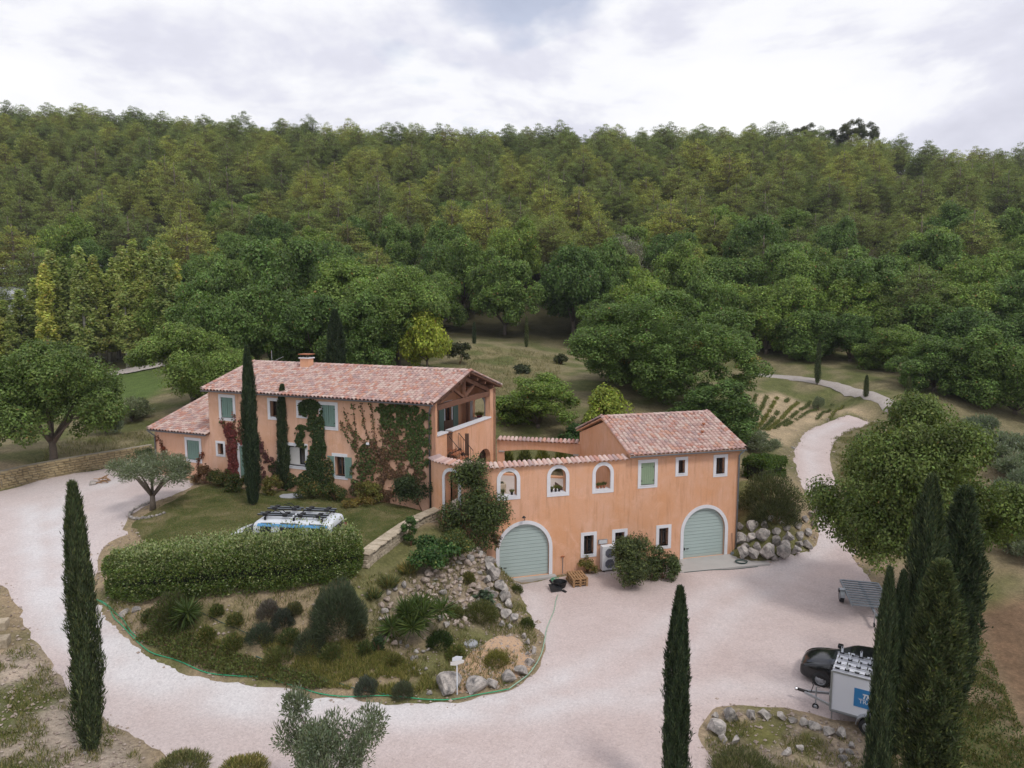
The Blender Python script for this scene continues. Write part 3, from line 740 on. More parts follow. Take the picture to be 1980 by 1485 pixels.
# ------------------------------------------------------------------ the farmhouse
DM = Vector((-0.9206, 0.3905, 0)); DG = Vector((0.3905, 0.9206, 0)); A0 = Vector((-4.37, 38.17, 0))
def mf(s, z, d):          # main front wall
    p = A0 + DM * s + DG * d; return (p.x, p.y, z)
def mg(t, z, d):          # gable end (facing right)
    p = A0 + DG * t + DM * d; return (p.x, p.y, z)
LM, WM, ZG, ZE, ZR = 16.1, 8.45, 2.6, 8.95, 10.22
house = empty('farmhouse', A0 + Vector((0, 0, 3.1)), label='long two-storey apricot stucco farmhouse with tiled roof, green shutters and creepers', cat='house')
HOFF = Matrix.Translation(-Vector(house.location))
def adopt(root):
    """children built in world coordinates under a moved empty"""
    inv = Matrix.Translation(-Vector(root.location))
    if root.rotation_euler.z: inv = root.matrix_basis.inverted()
    for c in root.children: c.matrix_parent_inverse = inv
mw = [  # s0,s1,z0,z1 of the openings of the front wall
    rect(14.08, 15.05, 7.30, 8.58), rect(10.53, 11.15, 7.60, 8.56), rect(8.52, 9.02, 7.80, 8.56), rect(6.37, 7.34, 7.27, 8.54),
    rect(15.02, 15.50, 4.92, 5.62), rect(12.85, 13.72, 3.30, 5.58), rect(8.62, 10.52, 4.72, 5.92), rect(5.80, 6.50, 4.40, 5.55)]
wall_f = panel('front_wall', rect(0, LM, ZG, ZE), mw, mf, 0.4, 'stucco_pale', house)
for i, h in enumerate(mw):
    (s0, z0), (s1, z1) = h[0], h[2]
    surround(house, h, 0.19 if i not in (2, 4) else .15, mf, True if i != 5 else False)
    if i in (0, 3):
        m_ = (s0 + s1) / 2
        for a, b in ((s0 + .01, m_ - .008), (m_ + .008, s1 - .01)):
            o = shutter_leaf(house, a, b, z0 + .02, z1 - .01, mf, .05, planks=3)
            for zz in (z0 + .2, z1 - .25): hinge(o, a if a < m_ - .1 else b - .1, zz, mf, .016)
        sill(house, s0 - .05, s1 + .05, z0, mf)
    elif i == 5:
        shutter_leaf(house, s0 + .01, s1 - .01, z0, z1 - .01, mf, .05, planks=6)
    elif i == 6:
        casement(house, s0, s1, z0, z1, mf, .2, 'white_trim'); sill(house, s0 - .15, s1 + .1, z0, mf)
        mb = MB(); slab(mb, s0 + .55, s0 + 1.35, z0 + .03, z1 - .1, .14, .17, mf).build('blind', MATS['seat_white'], house)
    else:
        casement(house, s0, s1, z0, z1, mf, .22, 'brown_frame', mull=(i == 7)); sill(house, s0 - .04, s1 + .04, z0, mf, .22)
    if i == 7:
        shutter_leaf(house, s1 + .02, s1 + .50, z0 - .06, z1, mf, -.03, planks=3); shutter_leaf(house, s0 - .52, s0 - .04, z0 - .06, z1 + .02, mf, -.03, planks=3)
# left lean-to with its own lower roof, same front plane
LW1, ZL = 20.95, 6.12
lh = rect(17.06, 18.12, 4.36, 5.63)
panel('side_wing_wall', rect(LM, LW1, ZG, ZL), [lh], mf, 0.4, 'stucco_pale', house)
surround(house, lh, 0.18, mf); shutter_leaf(house, 17.07, 18.11, 4.38, 5.62, mf, .05, planks=6); sill(house, 17.0, 18.18, 4.36, mf)
def side(s, flip):    # end walls: plane across the house at s
    def f(t, z, d):
        p = A0 + DM * (s + (d if not flip else -d)) + DG * t; return (p.x, p.y, z)
    return f
LWD = 5.6
panel('side_wing_end', [(0.4, ZG), (LWD, ZG), (LWD, ZL + .3 * LWD - .1), (0.4, ZL + .02)], [], side(LW1 - .4, False), 0.4, 'stucco_pale', house)
panel('side_wing_back', rect(LM, LW1 - .4, ZG, ZL + 1.5), [], lambda s, z, d: mf(s, z, LWD - .4 + d), 0.4, 'stucco_pale', house)
# main left end (gable) and back wall
RISE = ZR - ZE
panel('left_gable_wall', [(0.4, ZG), (WM - .4, ZG), (WM - .4, ZE), (WM / 2, ZR - .1), (0.4, ZE)], [], side(LM - .4, False), 0.4, 'stucco_pale', house)
LOG = 2.0      # depth of the open loggia behind the right gable
arch_b = circle_arch(0.62, 1.5, 6.95, 7.85, 8.35)
panel('back_wall', rect(0, LM, ZG, ZE), [arch_b], lambda s, z, d: mf(s, z, WM - .4 + d), 0.4, 'stucco', house)
surround(house, arch_b, .16, lambda s, z, d: mf(s, z, WM - .4 - .0 + (d if d < 0 else d)), True)
# inner wall of the loggia with door and shutters
dr = rect(5.2, 6.05, 6.06, 8.2)
panel('loggia_wall', [(0.4, ZG), (WM - .4, ZG), (WM - .4, ZE), (WM / 2, ZR - .15), (0.4, ZE)], [dr], lambda t, z, d: mg(t, z, LOG + d), .25, 'stucco', house)
surround(house, dr, .14, lambda t, z, d: mg(t, z, LOG + d), False, 'door_frame')
casement(house, 5.2, 6.05, 6.06, 8.2, lambda t, z, d: mg(t, z, LOG + d), .1, 'brown_frame', name='terrace_door')
shutter_leaf(house, 4.35, 5.03, 6.1, 8.2, lambda t, z, d: mg(t, z, LOG + d), -.03, planks=3, mat='shutter')
shutter_leaf(house, 6.22, 6.9, 6.1, 8.2, lambda t, z, d: mg(t, z, LOG + d), -.03, planks=3, mat='shutter')
# the gable end: piers, parapet, arch below
FZ = 6.05
gab = [(0.4, ZG), (1.72, ZG), (1.72, 7.10), (0.62, 7.10), (0.62, 8.62), (0.40, 8.62)]
panel('gable_pier', [(0.0, ZG), (1.72, ZG), (1.72, 7.10), (0.60, 7.10), (0.60, 8.95), (0.0, 8.95)], [], mg, .35, 'stucco', house)
low = circle_arch(5.72, 7.62, ZG + .3, 4.55, 5.22)
panel('gable_parapet_wall', [(2.95, ZG), (WM, ZG), (WM, 8.95), (7.62, 8.95), (7.62, 7.08), (2.40, 7.08), (2.40, 6.0), (2.95, 6.0)], [low], mg, .35, 'stucco', house)
casement(house, 5.72, 7.62, ZG + .3, 5.2, mg, .33, 'brown_frame', name='arched_window')
MB().hexa([mg(2.3, 7.08, -.06), mg(7.66, 7.08, -.06), mg(7.66, 7.08, .41), mg(2.3, 7.08, .41), mg(2.3, 7.16, -.06), mg(7.66, 7.16, -.06), mg(7.66, 7.16, .41), mg(2.3, 7.16, .41)]).build('coping', MATS['white_trim'], house)
MB().hexa([mg(.56, 7.10, -.06), mg(1.8, 7.10, -.06), mg(1.8, 7.10, .41), mg(.56, 7.10, .41), mg(.56, 7.18, -.06), mg(1.8, 7.18, -.06), mg(1.8, 7.18, .41), mg(.56, 7.18, .41)]).build('coping', MATS['white_trim'], house)
slab(MB(), .4, WM - .4, FZ - .2, FZ, .02, LOG, mg).build('terrace_floor', MATS['terracotta'], house)
# roof timbers of the loggia
tr = empty('roof_truss', parent=house); dt = .05
def beam(t0, z0, t1, z1, w, h, nm, d=dt + .12): MB().bar(mg(t0, z0, d), mg(t1, z1, d), w, h).build(nm, MATS['beam_wood'], tr, bevel=.012)
beam(.15, 8.66, WM - .35, 8.66, .26, .30, 'tie_beam'); beam(WM / 2, 8.75, WM / 2, 10.0, .2, .2, 'king_post')
beam(.25, 8.75, WM / 2, 9.96, .22, .24, 'rafter', dt + .13); beam(WM - .4, 8.75, WM / 2, 9.96, .22, .24, 'rafter', dt + .14)
beam(WM / 2 - .1, 8.85, WM / 2 - 1.35, 9.45, .16, .15, 'strut'); beam(WM / 2 + .1, 8.85, WM / 2 + 1.35, 9.45, .16, .15, 'strut')
for t in (.8, 2.0, 3.1, WM / 2, WM - 3.1, WM - 2.0, WM - .8):
    z = ZE + RISE * (1 - abs(t - WM / 2) / (WM / 2)) - .02
    MB().bar(mg(t, z - .05, -.22), mg(t, z - .05, LOG), .12, .17).build('purlin', MATS['beam_wood'], tr)
MB().bar(mg(1.95, FZ, 1.2), mg(1.95, 8.55, 1.2), .16, .16).build('post', MATS['beam_wood'], tr); MB().bar(mg(7.5, FZ, 1.6), mg(7.5, 8.8, 1.6), .18, .18).build('post', MATS['beam_wood'], tr)
# roof
roof = empty('roof', parent=house)
OV, OG = .36, .30
slope_v = Vector((DG.x * (WM / 2 + OV), DG.y * (WM / 2 + OV), RISE + .1 + .0)); vlen = slope_v.length; sv = slope_v / vlen
ov0 = A0 - DG * OV - DM * OG; ov0.z = ZE + .06 - 0.0
sv_b = Vector((-DG.x * (WM / 2 + OV), -DG.y * (WM / 2 + OV), RISE + .1)) / vlen
ov1 = A0 + DG * (WM + OV) + DM * (LM + .2); ov1.z = ZE + .06
ul = LM + OG + .2
roof_deck(roof, [ov0 + DM * ul, ov0, ov0 + sv * vlen, ov0 + DM * ul + sv * vlen], .07)
roof_deck(roof, [ov1 - DM * ul, ov1, ov1 + sv_b * vlen, ov1 - DM * ul + sv_b * vlen], .07)
tiled_slope(roof, ov0 + DM * ul, -DM, sv, ul, vlen, 300)
tiled_slope(roof, ov1 - DM * ul, DM, sv_b, ul, vlen, 0)
rid = ov0 + sv * vlen + Vector((0, 0, .05))
ridge_row(roof, rid, rid + DM * ul)
for o_, v_ in ((ov0, sv), (ov0 + DG * (WM + 2 * OV), sv_b)):
    ridge_row(roof, o_ + DM * .06 + Vector((0, 0, .07)), o_ + DM * .06 + v_ * vlen + Vector((0, 0, .07)), 'verge_tile', tuple((-DM).cross(v_)) if v_ is sv else tuple(v_.cross(-DM)), .3)
    ridge_row(roof, o_ + DM * (ul - .06) + Vector((0, 0, .07)), o_ + DM * (ul - .06) + v_ * vlen + Vector((0, 0, .07)), 'verge_tile', tuple((-DM).cross(v_)) if v_ is sv else tuple(v_.cross(-DM)), .3)
gl = ov0 - DG * .05 + Vector((0, 0, -.02)); gutter(house, gl + DM * ul, gl)
downpipe(house, [gl + DM * .1 + Vector((0, 0, -.06)), A0 - DG * .07 + DM * .12 + Vector((0, 0, 8.5)), A0 - DG * .07 + DM * .12 + Vector((0, 0, 3.1))])
# lean-to roof
wr = empty('side_wing_roof', parent=house)
wv = Vector((DG.x * (LWD + OV), DG.y * (LWD + OV), .305 * (LWD + OV))); wvl = wv.length; wv = wv / wvl
w0 = A0 + DM * LM - DG * OV; w0.z = ZL + .04; wul = LW1 - LM + .25
roof_deck(wr, [w0 + DM * wul, w0 + DM * .01, w0 + DM * .01 + wv * wvl, w0 + DM * wul + wv * wvl], .07)
tiled_slope(wr, w0 + DM * wul, -DM, wv, wul, wvl, 200)
ridge_row(wr, w0 + DM * (wul - .06) + Vector((0, 0, .07)), w0 + DM * (wul - .06) + wv * wvl + Vector((0, 0, .07)), 'verge_tile', tuple((-DM).cross(wv)), .3)
gutter(house, w0 - DG * .05 + DM * wul + Vector((0, 0, -.02)), w0 - DG * .05 + Vector((0, 0, -.02)))
q = A0 + DM * (LW1 - .05) - DG * .07
downpipe(house, [w0 - DG * .05 + DM * (wul - .1) + Vector((0, 0, -.08)), (q.x, q.y, 5.7), (q.x, q.y, 3.2)])
# chimney
def chimney(parent, c, w, z0, z1):
    ch = empty('chimney', parent=parent); u, g = DM, DG
    def bx(hw, hd, za, zb, nm, mat):
        P = [c + u * a * hw + g * b * hd for a, b in ((-1, -1), (1, -1), (1, 1), (-1, 1))]
        return MB().hexa([(p.x, p.y, za) for p in P] + [(p.x, p.y, zb) for p in P]).build(nm, MATS[mat], ch, bevel=.01)
    bx(w, w * .8, z0, z1, 'stack', 'stucco'); bx(w * 1.2, w, z1, z1 + .07, 'cap', 'white_trim'); bx(w * 1.35, w * 1.1, z0 + .02, z0 + .30, 'flashing', 'zinc')
    for a in (-1, 1):
        for b in (-1, 1):
            p = c + u * a * w * .8 + g * b * w * .6; MB().box(p.x - .04, p.x + .04, p.y - .04, p.y + .04, z1 + .07, z1 + .25).build('cap_pillar', MATS['iron'], ch)
    bx(w * 1.25, w * 1.05, z1 + .25, z1 + .30, 'cowl', 'terracotta')
    return ch
cc = A0 + DM * 11.45 + DG * (WM / 2 - .35)
chimney(roof, cc, .33, ZR - .3, ZR + .62)
for a, b in ((12.0, .36), (12.15, .36)):
    p = A0 + DM * (a - 1.1) + DG * (WM * .28); MB().lathe([(.05, 0), (.05, .16), (.08, .16), (.08, .2), (0, .2)], 10, (p.x, p.y, ZE + RISE * .58)).build('vent_pipe', MATS['terracotta'], roof)
an = empty('roof_antenna', parent=roof); p = A0 + DM * 15.0 + DG * (WM / 2 + .4)
MB().tube([(p.x, p.y, ZR - .1), (p.x, p.y, ZR + 1.0)], .018, 6).build('mast', MATS['galv'], an); MB().tube([(p.x - .1, p.y, ZR + .15), (p.x + .75, p.y, ZR + .55)], .014, 6).build('boom', MATS['galv'], an)
MB().tube([(p.x + .75, p.y - .15, ZR + .55), (p.x + .75, p.y + .15, ZR + .55)], .012, 6).build('element', MATS['galv'], an)
# outside stair from the terrace gap down to the courtyard
st = empty('outside_stair', parent=house)
def gp(t, d, z): return Vector(mg(t, z, -d))
for i in range(9):
    f = i / 9; z = FZ - .16 - i * .295; d = .25 + i * .22; t0 = 1.75 + .05 * i
    P = [gp(t0, d, 0), gp(t0 + 1.15, d - .05, 0), gp(t0 + 1.15, d + .26, 0), gp(t0, d + .32, 0)]
    MB().hexa([(p.x, p.y, z - .06) for p in P] + [(p.x, p.y, z) for p in P]).build('tread', MATS['terracotta' if i < 2 else 'dark_wood'], st)
MB().box(-.11, .11, -.11, .11, 3.0, 6.85).build('newel', MATS['dark_wood'], st).location = (gp(3.15, .55, 0).x, gp(3.15, .55, 0).y, 0)
for t in (1.78, 2.95):
    MB().bar(gp(t, .1, FZ - .1), gp(t + .4, 2.4, 3.35), .06, .24).build('stringer', MATS['dark_wood'], st)
hr = empty('stair_railing', parent=st)
for (t, d0, d1, n) in ((1.78, .1, 2.4, 12), (2.98, .1, .95, 7)):
    MB().tube([gp(t, d0, FZ + .85), gp(t + .17 * d1, d1, FZ + .85 - (d1 - d0) * 1.2)], .022, 6).build('handrail', MATS['iron'], hr)
    for k in range(n):
        f = k / (n - 1); dd = d0 + (d1 - d0) * f; tt = t + .17 * dd * f
        MB().tube([gp(tt, dd, FZ - .15 - (dd - d0) * 1.2), gp(tt, dd, FZ + .85 - (dd - d0) * 1.2)], .011, 5).build('baluster', MATS['iron'], hr)
for k in range(5):
    MB().tube([gp(1.8 + k * .13, .02, FZ), gp(1.8 + k * .13, .02, FZ + .95)], .011, 5).build('baluster', MATS['iron'], hr)
MB().tube([gp(1.75, .02, FZ + .95), gp(2.4, .02, FZ + .95)], .02, 6).build('handrail', MATS['iron'], hr)
# wall light on the facade
wlm = empty('wall_light', parent=house); slab(MB(), 4.02, 4.22, 6.42, 6.55, -.14, 0, mf).build('lamp_body', MATS['white_trim'], wlm, bevel=.02)
bpy.context.view_layer.update(); adopt(house)

# ------------------------------------------------------------------ garage wing and curved courtyard wall
DR = Vector((0.96163, 0.27434, 0)); NR = Vector((-0.27434, 0.96163, 0)); Q0 = Vector((-0.5129, 35.7792, 0))
CUR = [Q0 + DR * 0.2, Q0 - DR * 0.35, Vector((-1.35, 35.66, 0)), Vector((-2.0, 35.80, 0)), Vector((-2.65, 36.08, 0)), Vector((-3.25, 36.45, 0)), Vector((-3.8, 36.92, 0)), Vector((-4.2, 37.45, 0)), Vector((-4.42, 38.05, 0))]
_c = [CUR[0]]
for i in range(len(CUR) - 1):
    p0, p1, p2, p3 = CUR[max(i - 1, 0)], CUR[i], CUR[i + 1], CUR[min(i + 2, len(CUR) - 1)]
    for k in range(1, 7):
        t = k / 6; _c.append(.5 * ((2 * p1) + (p2 - p0) * t + (2 * p0 - 5 * p1 + 4 * p2 - p3) * t * t + (3 * p1 - p0 - 3 * p2 + p3) * t ** 3))
CPTS = _c; CL = [0.0]
for a, b in zip(CPTS, CPTS[1:]): CL.append(CL[-1] + (b - a).length)
CURVE_LEN = CL[-1]
def path(s):
    """point and inward normal along the courtyard wall / garage front; s>0.2 straight, s<0.2 curving left"""
    if s >= 0.2: return Q0 + DR * s, NR
    L = min(0.2 - s, CURVE_LEN - 1e-4)
    i = max(k for k in range(len(CL) - 1) if CL[k] <= L + 1e-9); f = (L - CL[i]) / (CL[i + 1] - CL[i])
    def tan(k):
        d = CPTS[min(k + 1, len(CPTS) - 1)] - CPTS[max(k - 1, 0)]; d.normalize(); return d
    d = tan(i).lerp(tan(i + 1), f); d.normalize()
    return CPTS[i].lerp(CPTS[i + 1], f), Vector((d.y, -d.x, 0))
def gw(s, z, d):
    p, n = path(s); p = p + n * d; return (p.x, p.y, z)
SPLIT, SR, CZ = 7.2, 14.0, 6.0
FRAMES_C = []
yard = empty('courtyard_wall', tuple(Q0 + Vector((0, 0, 0))), label='curved apricot courtyard wall with tiled coping, three arched windows and a wide garage door', cat='wall')
W_ARCH = [circle_arch(-0.09, .79, 4.50, 5.37, 5.81), circle_arch(2.63, 3.50, 4.48, 5.36, 5.80), circle_arch(5.19, 6.05, 4.47, 5.35, 5.79)]
DOOR_A = circle_arch(-3.32, -2.40, 3.10, 5.22, 5.68)
GAR_L = circle_arch(-.15, 2.58, 0.05, 1.55, 2.93, 20)
LOW_A, LOW_B, LOW_C = rect(4.56, 5.12, .96, 1.99), rect(6.38, 6.93, .98, 2.0), rect(9.03, 9.6, .98, 2.0)
panel('wall', [(-CURVE_LEN + .2, -.3)] + [(SPLIT - .002, -.3), (SPLIT - .002, CZ), (-CURVE_LEN + .2, CZ)], W_ARCH + [DOOR_A, GAR_L, LOW_A, LOW_B], gw, .42, 'stucco', yard, grid=.34)
def plants_on_sill(s0, s1, z, root_label, n):
    for k in range(n):
        s = s0 + (s1 - s0) * (k + .5) / n; FRAMES_C.append((gw(s, z, .2), root_label))
for i, h in enumerate(W_ARCH):
    surround(yard, h, .19, gw)
    s0, s1 = h[0][0], h[1][0]; slab(MB(), s0, s1, h[0][1] - .05, h[0][1] + .004, -.03, .42, gw).build('sill', MATS['white_trim'], yard)
surround(yard, DOOR_A, .18, gw, False, 'door_frame')
def garage_door(parent, h, dmat):
    surround(parent, h, .19, gw, False, 'garage_frame')
    g = empty('garage_door', parent=parent); s0, s1 = h[0][0], h[1][0]; zb, zt = h[0][1], max(p[1] for p in h); zs = h[2][1]
    c, a, b = (s0 + s1) / 2, (s1 - s0) / 2 + .03, zt - zs + .03; k = 15; st = (zt - zb) / k
    for i in range(k):
        z0, z1 = zb + i * st + .007, zb + (i + 1) * st - .007; P = []
        def hw(z): return a if z <= zs else a * math.sqrt(max(0, 1 - ((z - zs) / b) ** 2))
        zz = [z0 + (z1 - z0) * j / 3 for j in range(4)]
        P = [(c + hw(z), z) for z in zz] + [(c - hw(z), z) for z in reversed(zz)]
        MB().prism(P, lambda p: gw(p[0], p[1], .14), lambda p: gw(p[0], p[1], .20)).build('slat', MATS[dmat], g)
    slab(MB(), s0 - .1, s1 + .1, zb, zt + .1, .19, .21, gw).build('backing', MATS['door_green_dark'], g)
    hd = empty('handle', parent=g); slab(MB(), s0 + .12, s0 + .17, zb + .48, zb + .62, .09, .14, gw).build('lever', MATS['iron'], hd); slab(MB(), s0 + .27, s0 + .42, zb + .53, zb + .56, .11, .14, gw).build('bolt', MATS['iron'], hd)
    return g
garage_door(yard, GAR_L, 'door_green')
def barred(parent, h):
    surround(parent, h, .18, gw); casement(parent, h[0][0], h[1][0], h[0][1], h[2][1], gw, .22, 'dark_wood', 3); sill(parent, h[0][0] - .02, h[1][0] + .02, h[0][1], gw, .24)
barred(yard, LOW_A); barred(yard, LOW_B)
# tiled coping
cop = empty('coping', parent=yard)
cb = MB(); ns = 60
for i in range(ns):
    a, b = -CURVE_LEN + .25 + (SPLIT + CURVE_LEN - .3) * i / ns, -CURVE_LEN + .25 + (SPLIT + CURVE_LEN - .3) * (i + 1) / ns
    cb.hexa([gw(a, CZ, -.02), gw(b, CZ, -.02), gw(b, CZ, .44), gw(a, CZ, .44), gw(a, CZ + .03, -.02), gw(b, CZ + .03, -.02), gw(b, CZ + .16, .44), gw(a, CZ + .16, .44)])
cb.build('mortar_bed', MATS['stucco'], cop)
CT = MB(); CT.add([(x * 1.05, -.16, z + .02) for x, z in _p] + [(x * .85, .52, z * .92) for x, z in _p] + [(x * .9, -.16, z * .86 + .02) for x, z in _p],
                  [(i, i + 1, _n + i + 1, _n + i) for i in range(_n - 1)] + [(2 * _n + i, 2 * _n + i + 1, i + 1, i) for i in range(_n - 1)])
CAP_ME = CT.mesh('coping_tile', MATS['roof_tile'], True)
s = -CURVE_LEN + .32; k = 0
while s < SPLIT - .1:
    p, nrm = path(s); x = Vector((nrm.y, -nrm.x, 0)); v = (nrm + Vector((0, 0, .27))).normalized(); zz = x.cross(v)
    o = link('tile', CAP_ME, cop); o.matrix_world = Matrix.Translation(Vector((p.x, p.y, CZ + .035))) @ Matrix((x, v, zz)).transposed().to_4x4() @ Matrix.Rotation(rnd.uniform(-.05, .05), 4, 'Z')
    s += .268
# lamp above the left garage door
lm = empty('wall_lamp', parent=yard)
MB().tube([gw(1.21, 3.14, 0), gw(1.19, 3.22, -.08), gw(1.15, 3.38, -.16), gw(1.10, 3.42, -.24)], .018, 6).build('bracket', MATS['iron'], lm)
lp = gw(1.10, 3.36, -.27); MB().lathe([(.0, .1), (.05, .09), (.10, .02), (.10, 0), (0, -.01)], 12, lp).build('lamp_shade', MATS['iron'], lm)
# tap pipe
MB().tube([gw(3.35, .95, -.03), gw(3.35, .05, -.03)], .016, 6).build('tap_pipe', MATS['galv'], yard); slab(MB(), 3.24, 3.44, .93, 1.0, -.06, 0, gw).build('tap', MATS['terracotta'], yard)
bpy.context.view_layer.update(); adopt(yard)

# ------------------------------------------------------------------ garage wing
wing = empty('garage_wing', tuple(Q0 + DR * SPLIT), label='small apricot garage wing with tiled roof, light green shutter and arched garage door', cat='building')
GW, GZ, GR_ = 7.5, 6.18, 7.55
GAR_R = circle_arch(10.56, 13.2, 0.06, 1.62, 2.93, 20)
SH = rect(7.85, 8.67, 4.54, 5.77); U1 = rect(10.12, 10.52, 5.06, 5.79); U2 = rect(12.49, 13.04, 4.86, 5.78)
panel('front_wall', rect(SPLIT, SR, -.3, GZ), [GAR_R, LOW_C, SH, U1, U2], gw, .4, 'stucco', wing)
garage_door(wing, GAR_R, 'door_green'); barred(wing, LOW_C)
surround(wing, SH, .18, gw); o = shutter_leaf(wing, 7.86, 8.66, 4.56, 5.76, gw, .05, 'shutter_light', 7)
for z in (4.75, 5.5): hinge(o, 7.87, z, gw, .016, .07); hinge(o, 8.58, z, gw, .016, .07)
sill(wing, 7.8, 8.72, 4.54, gw)
barred(wing, U1); barred(wing, U2)
def gg(s):
    def f(t, z, d):
        p = Q0 + DR * (s + d) + NR * t; return (p.x, p.y, z)
    return f
end = [(0.4, -.3), (GW, -.3), (GW, GZ), (GW / 2, GR_ - .1), (0.4, GZ + .05)]
panel('left_gable_wall', end, [], gg(SPLIT), .35, 'stucco', wing); panel('right_gable_wall', end, [], gg(SR - .35), .35, 'stucco', wing)
panel('back_wall', rect(SPLIT + .35, SR - .35, 0, GZ), [], lambda s, z, d: gw(s, z, GW - .35 + d), .35, 'stucco', wing)
wroof = empty('roof', parent=wing)
OV2 = .28; gs0, gul = SPLIT - .14, SR - SPLIT + .34
gv = Vector((NR.x * (GW / 2 + OV2), NR.y * (GW / 2 + OV2), GR_ - GZ + .08)); gvl = gv.length; gv = gv / gvl
gb = Vector((-NR.x * (GW / 2 + OV2), -NR.y * (GW / 2 + OV2), GR_ - GZ + .08)) / gvl
e0 = Q0 + DR * gs0 - NR * OV2; e0.z = GZ + .08; e1 = Q0 + DR * (gs0 + gul) + NR * (GW + OV2); e1.z = GZ + .08
roof_deck(wroof, [e0, e0 + DR * gul, e0 + DR * gul + gv * gvl, e0 + gv * gvl], .06, 'stucco'); roof_deck(wroof, [e1, e1 - DR * gul, e1 - DR * gul + gb * gvl, e1 + gb * gvl], .06, 'stucco')
tiled_slope(wroof, e0, DR, gv, gul, gvl, 300); tiled_slope(wroof, e1, -DR, gb, gul, gvl, 0)
ridge_row(wroof, e0 + gv * gvl + Vector((0, 0, .05)), e0 + gv * gvl + DR * gul + Vector((0, 0, .05)))
for oo in (e0 + DR * .06, e0 + DR * (gul - .06)):
    ridge_row(wroof, oo + Vector((0, 0, .07)), oo + gv * gvl + Vector((0, 0, .07)), 'verge_tile', tuple(DR.cross(gv)), .3)
    ob = oo + NR * (GW + 2 * OV2); ridge_row(wroof, ob + Vector((0, 0, .07)), ob + gb * gvl + Vector((0, 0, .07)), 'verge_tile', tuple(gb.cross(DR)), .3)
for ds, f in ((5.9, .62), (5.35, .42)):
    p = e0 + DR * ds + gv * (gvl * f); MB().lathe([(.06, -.05), (.06, .16), (.1, .16), (.1, .22), (0, .23)], 10, tuple(p)).build('vent_pipe', MATS['terracotta'], wroof)
gutter(wing, e0 - NR * .05 + Vector((0, 0, -.03)), e0 + DR * gul - NR * .05 + Vector((0, 0, -.03)), .06, 'galv_dull')
# dentil row of half-round tiles under the eave
dn = empty('eave_moulding', parent=wing); DT = MB().add([(x * .7, 0, z * .7) for x, z in _p] + [(x * .7, .24, z * .7) for x, z in _p], [(i, i + 1, _n + i + 1, _n + i) for i in range(_n - 1)] + [tuple(range(_n))]).mesh('moulding_tile', MATS['roof_tile'], True)
for i in range(36):
    p = Q0 + DR * (SPLIT + .1 + i * .19) - NR * .16; o = link('moulding_tile', DT, dn); o.matrix_world = Matrix.Translation((p.x, p.y, GZ - .05)) @ Matrix((DR, NR, Vector((0, 0, 1)))).transposed().to_4x4()
p1 = Q0 + DR * (SR - .08) - NR * .07
downpipe(wing, [e0 + DR * (gul - .15) - NR * .05 + Vector((0, 0, -.08)), (p1.x, p1.y, 5.85), (p1.x, p1.y, .05)], .045, 'galv_dull')
bpy.context.view_layer.update(); adopt(wing)

# ------------------------------------------------------------------ rear arcade behind the courtyard
RA, RB = A0 + DG * 8.62 + DM * .0, Q0 + DR * SPLIT + NR * 7.35
RD = (RB - RA); RLEN = RD.length; RD.normalize(); RN = Vector((-RD.y, RD.x, 0))
def rw(s, z, d): p = RA + RD * s + RN * d; return (p.x, p.y, z)
arc = empty('arcade_beam', tuple(RA + Vector((0, 0, 3.1))), label='low apricot tiled beam spanning the back of the courtyard', cat='wall')
ah = [(.45, 3.2), (RLEN - .4, 3.2), (RLEN - .4, 4.72)] + [(RLEN - .4 - (RLEN - .85) * t, 4.72 + .2 * math.sin(math.pi * t)) for t in np.linspace(.1, .9, 9)] + [(.45, 4.72)]
panel('wall', rect(0, RLEN, 2.9, 5.42), [ah], rw, .35, 'stucco', arc)
ac = empty('coping', parent=arc); MB().hexa([rw(0, 5.42, -.02), rw(RLEN, 5.42, -.02), rw(RLEN, 5.42, .37), rw(0, 5.42, .37), rw(0, 5.44, -.02), rw(RLEN, 5.44, -.02), rw(RLEN, 5.53, .37), rw(0, 5.53, .37)]).build('mortar_bed', MATS['stucco'], ac)
s = .15
while s < RLEN - .1:
    x, v = RD, (RN + Vector((0, 0, .22))).normalized(); o = link('tile', CAP_ME, ac)
    o.matrix_world = Matrix.Translation(Vector(rw(s, 5.46, 0))) @ Matrix((x, v, x.cross(v))).transposed().to_4x4(); s += .27
slab(MB(), .15, .5, 4.66, 4.76, -.05, .4, rw).build('capital', MATS['concrete'], arc); slab(MB(), RLEN - .45, RLEN - .1, 4.66, 4.76, -.05, .4, rw).build('capital', MATS['concrete'], arc)
bpy.context.view_layer.update(); adopt(arc)
# paved yard
yp = [gw(s, 0, .2)[:2] for s in np.linspace(SPLIT, -CURVE_LEN + .3, 40)] + [tuple((A0 + DG * 8.6)[:2]), tuple(RB[:2])]
mb = MB(); mb.prism(yp, lambda p: (p[0], p[1], 2.7), lambda p: (p[0], p[1], 3.1)); tag(mb.build('courtyard_paving', MATS['paving']), kind='structure')
# concrete apron in front of the right door
ap = [gw(10.0, 0, -.02), gw(14.35, 0, -.02), gw(14.9, 0, -1.95), gw(9.4, 0, -1.75)]
ap = [(x, y) for x, y, _ in ap]; zz = .10
tag(MB().prism(ap, lambda p: (p[0], p[1], -.2), lambda p: (p[0], p[1], zz)).build('concrete_apron', MATS['concrete'], bevel=.02), kind='structure')
ap2 = [gw(-.3, 0, -.02), gw(2.9, 0, -.02), gw(2.9, 0, -.35), gw(-.3, 0, -.35)]
tag(MB().prism([(x, y) for x, y, _ in ap2], lambda p: (p[0], p[1], -.2), lambda p: (p[0], p[1], .07)).build('door_threshold', MATS['concrete'], bevel=.02), kind='structure')
